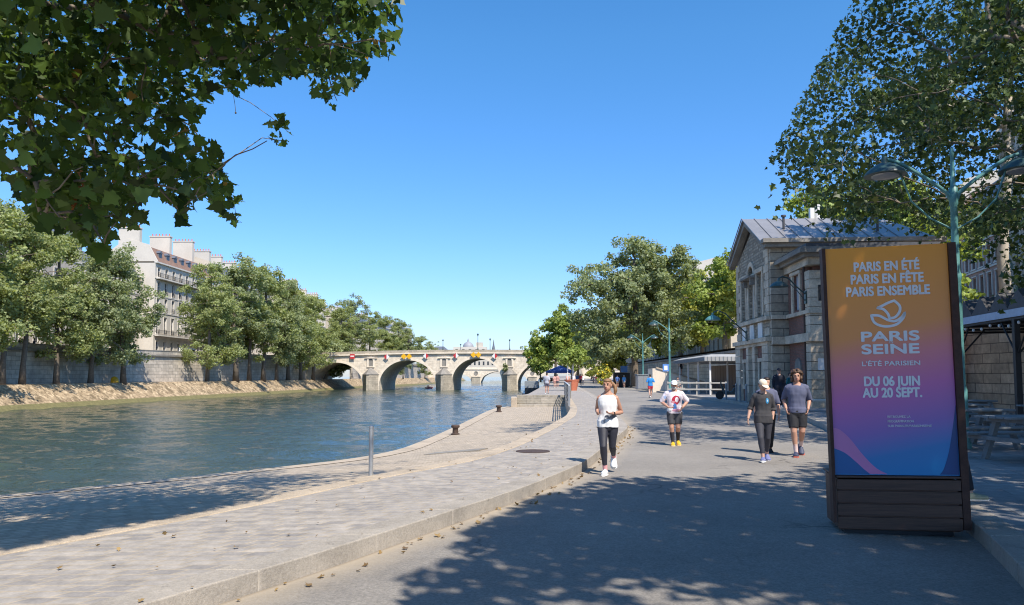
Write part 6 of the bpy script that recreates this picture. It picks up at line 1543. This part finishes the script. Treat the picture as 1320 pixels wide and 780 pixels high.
    if bottom:
        b = MB(); g = .006 if blen in ('leggings', 'long') else .011
        torso(b, g, .455, .58)
        for i in (0, 1): leg(b, i, g if blen != 'leggings' else .0045, {'leggings': .90, 'long': .97, 'short': .40, 'mini': .30}[blen], {'leggings': 0, 'long': .012, 'short': .013*w, 'mini': .015}[blen])
        me = remeshed(b, 'trousers', vox*1.1, 4, fold*.7 if blen != 'leggings' else .0015, 9, seed); me.materials.append(bottom); link('leggings' if blen == 'leggings' else 'trousers' if blen == 'long' else 'shorts', me, r)
    if top:
        b = MB(); torso(b, .013, long_top, .825)
        if long_top < .52: loft(b, [(0, 0, long_top*h-.02, hipw*h+.015, .074*h+.018), (0, 0, .56*h, hipw*h+.012, .072*h+.018+belly*h*.3)])
        for i in (0, 1):
            if sleeve > 0 and i == 0: yoke(b, .011)
            if sleeve > 0: arm(b, i, .010, sleeve, .016 if sleeve < .9 else .004)
        me = remeshed(b, 'shirt', vox*1.1, 4, fold, 8, seed); me.materials.append(top); link('shirt', me, r)
    for i in (0, 1):
        if sock:
            b = MB(); an, kn = J['ankle'][i], J['knee'][i]; k1 = lerp(an, kn, min(.9, sockh/(.23*h)))
            rr = .030*h if sockh > .2 else .0255*h
            b.tube([an-V((0, 0, .03)), an, lerp(an, k1, .5)+V((0, .004, 0)), k1], [.025*h, .0235*h, .0255*h if sockh < .2 else .031*h, rr+ (.009 if sockh > .2 else 0)], 12); b.build('sock', sock, r, smooth=True, uv=False)
        if shoes:
            b = MB(); foot_shape(b, J['ankle'][i], J['toe'][i], h/1.72*1.07, .007); an = J['ankle'][i]; b.tube([an-V((0, 0, .03*h/1.7)), an+V((0, .004, .012))], [.036*h/1.7, .038*h/1.7], 12)
            me = remeshed(b, 'shoe', vox*.9, 2); me.materials.append(shoes); so = link('shoe', me, r)
            b = MB(); foot_shape(b, J['ankle'][i], J['toe'][i], h/1.72*1.07, .007, sole=True); b.build('sole', sole or M['white'], so, smooth=True, uv=False)
    if hair:
        b = MB()
        if cap: b.ell(hp(0, .022, .004), (.0465*h, .046*h, .046*h), 18, 12, HR)
        elif hstyle in ('short', 'pony', 'bun'):
            b.ell(hp(0, .016, .022), (.0475*h, .052*h, .052*h), 18, 12, HR); b.ell(hp(0, -.012, .044), (.042*h, .040*h, .026*h), 14, 8, HR); b.ell(hp(0, .034, -.004), (.040*h, .030*h, .042*h), 14, 8, HR)
            if hstyle == 'pony':
                b.tube([hp(.0, .058, .03), hp(.03, .075, .02), hp(.062, .070, -.012), hp(.070, .062, -.055), hp(.062, .060, -.095), hp(.05, .058, -.115)], [.014*h, .020*h, .022*h, .020*h, .013*h, .004*h], 10)
        if hstyle == 'curly':
            g2 = np.random.default_rng(seed+40); b.ell(hp(0, .018, .020), (.054*h, .056*h, .056*h), 16, 10, HR)
            for q in range(150):
                d = g2.normal(size=3); d /= np.linalg.norm(d)
                if d[1] < -.42 and d[2] < .45: continue
                if d[2] < -.75: continue
                c = hp(d[0]*.064, .016+d[1]*.064, .016+d[2]*.066); s_ = g2.uniform(.010, .019)*h; b.ell(c, (s_, s_, s_), 8, 6)
            for q in range(40):
                a = g2.uniform(-2.2, 2.2); c = hp(math.sin(a)*.055, .018+math.cos(a)*.05, g2.uniform(-.055, .01)); s_ = g2.uniform(.010, .017)*h; b.ell(c, (s_, s_, s_*1.2), 8, 6)
        me = remeshed(b, 'hair', vox*.8 if hstyle != 'curly' else .009, 2 if hstyle != 'curly' else 1, .003, 40, seed); me.materials.append(hair); link('hair', me, r)
    if cap:
        b = MB(); prof = [(.050, .0), (.051, .012), (.048, .030), (.036, .048), (.018, .058), (.001, .061)]
        Mc = Matrix.Translation(hp(0, .006, .018)) @ HR.to_4x4(); b.lathe([(a*h, z*h) for a, z in prof], n=20, sy=1.14, M=Mc)
        c = b.build('cap', cap, r, smooth=True, sharp=60, uv=False)
        b = MB(); vs = []; 
        for k in range(9):
            a = math.pi*(k/8); x = -math.cos(a)*.040; y = -.052-.050*math.sin(a); vs.append(hp(x, y, .022-.010*math.sin(a))); vs.append(hp(x, y, .016-.010*math.sin(a)))
        for k in range(9): x = -math.cos(math.pi*k/8)*.040; vs.append(hp(x, -.036-.006*math.sin(math.pi*k/8), .026)); vs.append(hp(x, -.036-.006*math.sin(math.pi*k/8), .020))
        fs = [(2*k, 2*k+2, 18+2*k+2, 18+2*k) for k in range(8)]+[(2*k+1, 19+2*k, 19+2*k+2, 2*k+3) for k in range(8)]+[(2*k, 2*k+1, 2*k+3, 2*k+2) for k in range(8)]
        b.add(vs, fs); b.build('visor', cap, c, smooth=True, sharp=40, uv=False)
    if extra: extra(r, hp, HR, h, J)
    return r
def setp(J, **k):
    for a, v in k.items(): J[a] = [V(v[0]), V(v[1])]
    if 'hd' not in k: J['hd'] = [J['wr'][i]-J['el'][i] for i in (0, 1)]
    return J
hair_b = plain('brown_hair', (.075, .038, .02), .55, var=.35, scale=30, fine=120, bump=.4); hair_l = plain('light_brown_hair', (.26, .14, .065), .5, var=.35, scale=30, fine=120, bump=.4)
hair_d = plain('dark_hair', (.03, .02, .016), .55, var=.3, scale=30, bump=.3); hair_g = plain('grey_beard', (.42, .40, .38), .8, var=.3, scale=40, bump=.4)
white_c = cloth('white_cloth', (.80, .79, .78)); navy_c = cloth('navy_cloth', (.014, .017, .030)); char_c = cloth('charcoal_cloth', (.040, .040, .046)); slate_c = cloth('slate_blue_cloth', (.105, .115, .185)); leg_c = cloth('black_leggings', (.030, .030, .042), .6); black_c = cloth('black_cloth', (.022, .022, .026))
# 1 jogger
H = 1.66; J = setp(walk_pose(H), sh=((-.140, .01, 1.35), (.140, .0, 1.35)), el=((-.195, .17, 1.11), (.235, .11, 1.06)), wr=((-.165, -.06, 1.04), (.095, -.18, 1.055)), hd=((.05, -.5, .35), (-.7, -.35, .08)), knee=((-.07, -.20, .485), (.075, .0, .48)), ankle=((-.045, -.12, .085), (.085, .33, .27)), toe=((-.10, -1, .05), (.05, -.6, -.8)))
top = printed('white_tank_print', (.82, .81, .80), [(.05, 1.0, .10, .04, (.20, .20, .22)), (-.05, .94, .02, .05, (.35, .36, .38))])
def jx(r, hp, HR, h, J):
    b = MB(); w_ = J['wr'][1]; d = (J['wr'][1]-J['el'][1]).normalized(); b.tube([w_-d*.035, w_-d*.005], .034, 12); b.build('watch', M['black'], r, smooth=True, uv=False)
q = P(784, 611, 0); J1 = person((q.x, q.y, 0), R(-10), H, J, 'woman with a long ponytail jogging in a white sleeveless top and black leggings', SKIN2, 1.0, top, 0, .50, leg_c, 'leggings', cloth('white_shoes', (.74, .77, .78), .6), M['white'], cloth('pink_sock', (.70, .34, .34)), hair_l, 'pony', fem=True, vox=.009, extra=jx, seed=1, yaw=R(-14), sockh=.12); J1.scale = (.965,)*3
# 2 older runner
H = 1.73; J = setp(walk_pose(H), sh=((-.19, .01, 1.42), (.19, .0, 1.42)), el=((-.33, .05, 1.15), (.345, .05, 1.17)), wr=((-.155, -.21, 1.01), (.16, -.20, .985)), hd=((.8, -.4, -.05), (-.4, -.5, -.5)), knee=((-.09, -.12, .48), (.08, -.13, .49)), ankle=((-.055, -.06, .088), (.09, .12, .12)), toe=((-.08, -1, 0), (.08, -.95, -.15)))
top = printed('white_shirt_red_print', (.76, .68, .72), [(.03, 1.21, .105, .12, (.42, .02, .05)), (.055, 1.22, .045, .07, (.76, .68, .72)), (-.05, 1.16, .05, .03, (.55, .25, .30)), (.0, 1.02, .05, .10, (.05, .16, .42)), (.05, .94, .13, .04, (.62, .30, .40)), (-.14, .96, .08, .05, (.78, .80, .80)), (-.24, 1.28, .04, .05, (.35, .45, .68))])
def gx(r, hp, HR, h, J):
    b = MB(); b.ell(hp(0, -.034, -.044), (.032*h, .026*h, .026*h), 12, 8, HR); me = remeshed(b, 'beard', .008, 1, .003, 50); me.materials.append(hair_g); link('beard', me, r)
    for s in (-1, 1):
        b = MB(); b.ell(hp(s*.019, -.0555, .008), (.0155*h, .004*h, .010*h), 10, 8, HR); b.build('sunglasses_lens', M['black'], r, smooth=True, uv=False)
q = P(870, 574, 0); J2 = person((q.x, q.y, 0), R(-8), H, J, 'bearded runner in a white cap and white shirt with a red print and yellow shoes', SKIN2, 1.10, top, .50, .50, cloth('dark_grey_shorts', (.055, .055, .062)), 'short', cloth('yellow_shoes', (.80, .48, .03), .5), cloth('yellow_sole', (.82, .60, .25)), cloth('black_calf_sleeve', (.03, .03, .04)), hair_g, 'short', white_c, vox=.010, extra=gx, seed=2, belly=.014, sockh=.28); J2.scale = (.90, .90, .885)
# 3 walking woman
H = 1.63; J = setp(walk_pose(H), sh=((-.145, .01, 1.325), (.145, .0, 1.325)), el=((-.235, .05, 1.07), (.20, .08, 1.055)), wr=((-.295, -.05, .84), (.175, .0, .825)), hd=((-.12, -.1, -1), (-.15, -.05, -1)), knee=((-.07, -.17, .465), (.075, .0, .46)), ankle=((-.035, -.20, .085), (.075, .26, .11)), toe=((-.08, -1, .10), (.12, -.95, -.28)))
top = printed('charcoal_shirt_badge', (.050, .048, .052), [(.075, 1.20, .028, .055, (.04, .26, .50)), (.078, 1.205, .010, .022, (.5, .6, .7))])
q = P(985, 594, 0); J3 = person((q.x, q.y, 0), R(-14), H, J, 'woman in a cream cap and loose charcoal shirt walking with her head down', SKIN, 1.02, top, .62, .475, cloth('dark_leggings', (.045, .045, .058), .7), 'leggings', cloth('blue_lilac_shoes', (.17, .19, .38), .6), M['white'], None, hair_d, 'short', cloth('cream_cap', (.74, .64, .50)), fem=True, vox=.009, seed=3, yaw=R(28), nod=R(24), fold=.014); J3.scale = (.965,)*3
# 4 walking man
H = 1.80; J = setp(walk_pose(H), sh=((-.18, .01, 1.47), (.18, .0, 1.47)), el=((-.25, .11, 1.19), (.255, .11, 1.18)), wr=((-.225, -.06, .99), (.21, -.05, .98)), hd=((.15, -.35, -.75), (-.25, -.3, -.8)), knee=((-.085, -.12, .51), (.085, -.06, .53)), ankle=((-.05, -.08, .09), (.085, .34, .20)), toe=((-.10, -1, 0), (.05, -.75, -.62)))
q = P(1029, 588, 0); J4 = person((q.x, q.y, 0), R(-16), H, J, 'man with curly brown hair in a slate blue shirt and dark shorts walking forward', SKIN2, 1.0, slate_c, .56, .515, black_c, 'short', cloth('navy_shoes', (.05, .06, .11), .6), cloth('red_sole', (.50, .10, .06)), cloth('white_red_sock', (.72, .55, .52)), hair_b, 'curly', vox=.010, seed=4, sockh=.17, fold=.012); J4.scale = (.975,)*3
# 5 hidden third walker, 6 officer, 7 teal shirt
q = PD(988, 500, 15.9); person((q.x, q.y, 0), R(-10), 1.62, walk_pose(1.62, .6), 'person in a grey blue shirt walking hidden behind the capped woman', SKIN, 1.0, slate_c, .5, .5, black_c, 'long', black_c, M['rubber'], None, hair_d, face=False, vox=.015, fingers=True, seed=5)
q = PD(1005, 528, 34.5); person((q.x, q.y, .15), R(-5), 1.84, walk_pose(1.84, .3), 'officer in dark navy uniform and cap standing before the pavilion', SKIN, 1.12, navy_c, .98, .49, navy_c, 'long', cloth('white_grey_shoes', (.5, .5, .52)), M['white'], None, hair_d, 'short', navy_c, vox=.013, seed=6)
q = PD(1019, 528, 36); person((q.x, q.y, .15), R(40), 1.66, walk_pose(1.66, .2), 'person in a teal top half hidden behind the curly haired man', SKIN, 1.0, cloth('teal_cloth', (.02, .14, .15)), .9, .49, navy_c, 'long', black_c, None, None, hair_d, face=False, vox=.016, fingers=False, seed=7)
# distant figures
GP = 'distant people on the quay and road'
far = [((838.5, 513), 0, 180, 1.76, 'run', .9, (.03, .23, .58), (.55, .05, .07), 'mini', 'runner in a blue shirt and red shorts seen from behind on the road', hair_d),
       ((796, 500), 0, 180, 1.74, 'walk', .5, (.10, .20, .50), (.35, .30, .28), 'mini', 'person in a blue shirt left of another blue shirt beside the yellow bush', hair_d),
       ((804.5, 500), 0, 175, 1.70, 'walk', -.5, (.06, .26, .60), (.40, .36, .34), 'mini', 'person in a brighter blue shirt right of another blue shirt', hair_g),
       ((705, 508), .15, 165, 1.74, 'walk', .4, (.42, .42, .46), (.12, .11, .15), 'mini', 'person in a grey jacket and dark shorts at the top of the stone steps', hair_d),
       ((739, 500), .15, 10, 1.72, 'walk', .3, (.70, .62, .62), (.60, .52, .50), 'mini', 'person in pale pink clothes walking right behind the terracotta planter', hair_b),
       ((744, 497), .15, 0, 1.72, 'walk', .5, (.20, .22, .32), (.20, .20, .26), 'short', 'person in a grey blue top right of the pale pink walker', hair_b),
       ((748.5, 496.5), .15, 0, 1.78, 'walk', .2, (.40, .03, .05), (.04, .04, .06), 'long', 'person in a dark red shirt beyond the terracotta planter', hair_d),
       ((751.5, 496), 0, 15, 1.75, 'walk', -.4, (.78, .76, .74), (.10, .10, .12), 'long', 'person in a white shirt next to the dark red shirt', hair_b),
       ((715, 500), .15, 200, 1.60, 'walk', .1, (.55, .30, .25), (.45, .24, .20), 'mini', 'person in orange pink clothes under the blue market canopy', hair_d),
       ((718.5, 500), .15, 170, 1.66, 'walk', -.2, (.50, .26, .22), (.10, .10, .12), 'mini', 'second person in faded orange beneath the blue canopy', hair_b),
       ((765, 494.5), 0, 0, 1.74, 'walk', .5, (.05, .05, .07), (.05, .05, .07), 'long', 'person in dark clothes on the road far beyond the planter', hair_d),
       ((768.5, 494.5), 0, 0, 1.70, 'walk', -.5, (.55, .12, .12), (.45, .30, .28), 'short', 'person in a red top far along the road by the last arch', hair_b),
       ((732, 499), .15, 190, 1.7, 'walk', -.3, (.60, .33, .26), (.30, .2, .2), 'short', 'person in an apricot top seen just above the planter rim', hair_d)]
for i, ((px, py), z, rz, H, arm_, ph, ct, cb, bl, lb, hr) in enumerate(far):
    q = P(px, py, z); person((q.x, q.y, z), R(rz), H, walk_pose(H, ph, arm_, .1 if arm_ == 'run' else 0), lb, SKIN2 if i % 2 else SKIN, 1.0, cloth('far_top_%d' % i, ct), .5, .50, cloth('far_bottom_%d' % i, cb), bl, cloth('dark_shoes', (.06, .06, .07)), None, None, hr, 'short', None, face=False, vox=.02, fingers=False, fold=0, seed=20+i, group=GP)
q = PD(877.5, 478, 72); person((q.x, q.y, 1.66), R(170), 1.72, walk_pose(1.72, .4), 'person in black walking up the pale stone ramp', SKIN, 1.0, black_c, .5, .5, black_c, 'mini', black_c, None, None, hair_d, 'short', None, face=False, vox=.02, fingers=False, fold=0, seed=51, group=GP)
# seated person near the canopy fence
H = 1.72; J = walk_pose(H); J['knee'] = [V((-.13, -.40, .47)), V((.13, -.40, .47))]; J['ankle'] = [V((-.13, -.34, .08)), V((.13, -.34, .08))]
dz = -.42
Js = {k: [v+V((0, 0, 0 if k in ('ankle', 'toe') else 0)) for v in vv] for k, vv in J.items()}
def lower(J, d):
    for k in ('hip', 'sh', 'el', 'wr'): J[k] = [v+V((0, 0, d)) for v in J[k]]
    return J
q = PD(873.5, 500, 60.5); ch = empty('folding_chair', (q.x, q.y, .15), R(10), 'dark folding chair with the seated person by the white fence', 'chair')
b = MB(); b.box(-.22, .22, -.2, .2, .42, .45); b.build('seat', M['black'], ch)
b = MB(); b.box(-.22, .22, .2, .23, .5, .85); b.build('backrest', M['black'], ch)
for x in (-.2, .2):
    for y in (-.18, .18):
        b = MB(); b.box(x-.015, x+.015, y-.015, y+.015, 0, .418); b.build('leg', M['black'], ch)
def seated(loc, rz, H, label, top, bottom, bl, hr, shoes, sole=None, group=None, kx=.11, ky=-.42, ax=.11, ay=-.40, skin=SKIN):
    # body built standing-height relative to the seat: hips at the seat, thighs forward
    J = walk_pose(H); off = .455-.505*H+.08
    J['hip'] = [V((-.09, 0, .505*H)), V((.09, 0, .505*H))]
    J['knee'] = [V((-kx, ky, .505*H-.02)), V((kx, ky, .505*H-.02))]; zf = .505*H-.535+.075
    J['ankle'] = [V((-ax, ay, zf)), V((ax, ay, zf))]
    J['wr'] = [J['el'][0]+V((.10, -.20, -.06)), J['el'][1]+V((-.10, -.20, -.06))]; J['hd'] = [V((.5, -.6, -.1)), V((-.5, -.6, -.1))]
    return person((loc[0], loc[1], loc[2]+.535-.505*H), rz, H, J, label, skin, 1.0, top, .5, .5, bottom, bl, shoes, sole, None, hr, 'short', None, face=False, vox=.016, fingers=False, fold=.003, seed=61, group=group)
seated((q.x, q.y, .15), R(10), 1.72, 'person in a grey top sitting on the folding chair by the white fence', cloth('grey_cloth', (.20, .22, .24)), black_c, 'mini', hair_d, black_c, group=GP)
# silhouettes behind the island parapet
for i, (px, lb) in enumerate(((43.5, 'dark silhouette leftmost of three people behind the island parapet'), (48, 'dark silhouette in the middle of three people behind the island parapet'), (53.5, 'tallest dark silhouette of three people behind the island parapet'))):
    p = PD(px, 445, 106.5+i*.3); zq = itop(106)-1.0
    person((wall_x(106)-1.75, 106.5-(2-i)*.85-1.0+(px-43.5)*.15, zq), R(80+i*40), 1.66+.1*(i == 2), walk_pose(1.7, .1), lb, SKIN2, 1.0, black_c, .9, .5, navy_c, 'long', black_c, None, None, hair_d, 'short', None, face=False, vox=.022, fingers=False, fold=0, seed=70+i, group='people behind the island parapet')
# two rowers in the red boat
for i, dx in enumerate((-.7, .7)):
    rb = V((PD(553, 498, 245).x, PD(553, 498, 245).y, 0)); d = Matrix.Rotation(R(70), 3, 'Z') @ V((dx, 0, 0))
    seated((rb.x+d.x, rb.y+d.y, WATER-.10), R(70+90), 1.7, ('rower in red at the bow of the small red boat', 'rower in pale clothes at the stern of the small red boat')[i], cloth(('red_cloth', 'pale_cloth')[i], ((.5, .05, .05), (.6, .5, .45))[i]), black_c, 'mini', hair_d, black_c, group='rowers in the red boat')
# somebody sits on a stool behind the board: a patterned sneaker and dark trouser hem show past its edge
q = P(1262, 645, .15); 
sneak = printed('green_white_sneaker', (.30, .33, .24), [(.0, .05, .05, .03, (.45, .48, .40))])
stl = empty('low_stool', (q.x-.52, q.y+.30, .15), 0, 'low dark stool hidden behind the poster board', 'stool')
b = MB(); b.box(-.2, .2, -.18, .18, .40, .45); b.build('seat', M['darkwood'], stl)
for x in (-.16, .16):
    for y in (-.14, .14):
        b = MB(); b.box(x-.02, x+.02, y-.02, y+.02, 0, .398); b.build('leg', M['darkwood'], stl)
seated((q.x-.52, q.y+.30, .15), R(90), 1.72, 'person in dark trousers sitting behind the board with one patterned sneaker showing', black_c, black_c, 'long', hair_d, sneak, M['white'], kx=.16, ky=-.42, ax=.24, ay=-.45)
# ================================================================ LIGHT, SKY, CAMERA
w = bpy.data.worlds.new('World'); SC.world = w; w.use_nodes = True
nt = w.node_tree; bg = nt.nodes['Background']
sky = nt.nodes.new('ShaderNodeTexSky'); sky.sky_type = 'NISHITA'; sky.sun_disc = False
sky.sun_elevation = SUN_EL; sky.sun_rotation = math.atan2(TO_SUN.x, TO_SUN.y)
sky.air_density = 1.0; sky.dust_density = .35; sky.ozone_density = 2.5; sky.altitude = 50
hs_ = nt.nodes.new('ShaderNodeHueSaturation'); hs_.inputs['Saturation'].default_value = 1.32
nt.links.new(sky.outputs[0], hs_.inputs['Color']); tc_ = nt.nodes.new('ShaderNodeTexCoord'); sx_ = nt.nodes.new('ShaderNodeSeparateXYZ'); nt.links.new(tc_.outputs['Generated'], sx_.inputs[0])
rp_ = nt.nodes.new('ShaderNodeValToRGB'); nt.links.new(sx_.outputs[2], rp_.inputs[0])
for el_, (q_, c_) in zip([rp_.color_ramp.elements[0], rp_.color_ramp.elements.new(.16), rp_.color_ramp.elements.new(.42), rp_.color_ramp.elements[-1]], ((0, (.50, .56, .84)), (.16, (.74, .79, .98)), (.42, (1.02, 1.0, 1.0)), (1, (1.1, 1.02, 1.0)))): el_.position = q_; el_.color = (*c_, 1)
mx_ = nt.nodes.new('ShaderNodeMix'); mx_.data_type = 'RGBA'; mx_.blend_type = 'MULTIPLY'; mx_.inputs['Factor'].default_value = 1
nt.links.new(hs_.outputs[0], mx_.inputs['A']); nt.links.new(rp_.outputs[0], mx_.inputs['B']); nt.links.new(mx_.outputs['Result'], bg.inputs['Color']); bg.inputs['Strength'].default_value = .15
sl_ = bpy.data.lights.new('sun', 'SUN'); sl_.energy = 4.2; sl_.angle = R(.53); sl_.color = (1, .93, .83)
so_ = bpy.data.objects.new('sun', sl_); COL.objects.link(so_); so_.rotation_euler = TO_SUN.to_track_quat('Z', 'Y').to_euler()
cd = bpy.data.cameras.new('camera'); cam = bpy.data.objects.new('camera', cd); COL.objects.link(cam)
cam.location = EYE; cam.rotation_euler = (R(90)+PITCH, 0, 0); cd.sensor_width = 36; cd.sensor_fit = 'HORIZONTAL'; cd.lens = F*36/1320
cd.shift_y = (CY-390)/1320; cd.clip_start = .1; cd.clip_end = 6000
SC.camera = cam
vs_ = SC.view_settings; vs_.view_transform = 'Standard'; vs_.look = 'None'; vs_.exposure = .6; vs_.gamma = 1
SC.render.engine = 'CYCLES'; SC.cycles.use_denoising = True; SC.cycles.denoiser = 'OPENIMAGEDENOISE'; SC.cycles.denoising_input_passes = 'RGB_ALBEDO_NORMAL'; SC.cycles.denoising_prefilter = 'ACCURATE'; SC.cycles.filter_width = 1.1; SC.cycles.use_adaptive_sampling = False; SC.cycles.max_bounces = 6; SC.cycles.diffuse_bounces = 3; SC.cycles.glossy_bounces = 3; SC.cycles.transmission_bounces = 4; SC.cycles.sample_clamp_indirect = 6

bpy.data.scenes.remove(TMP)
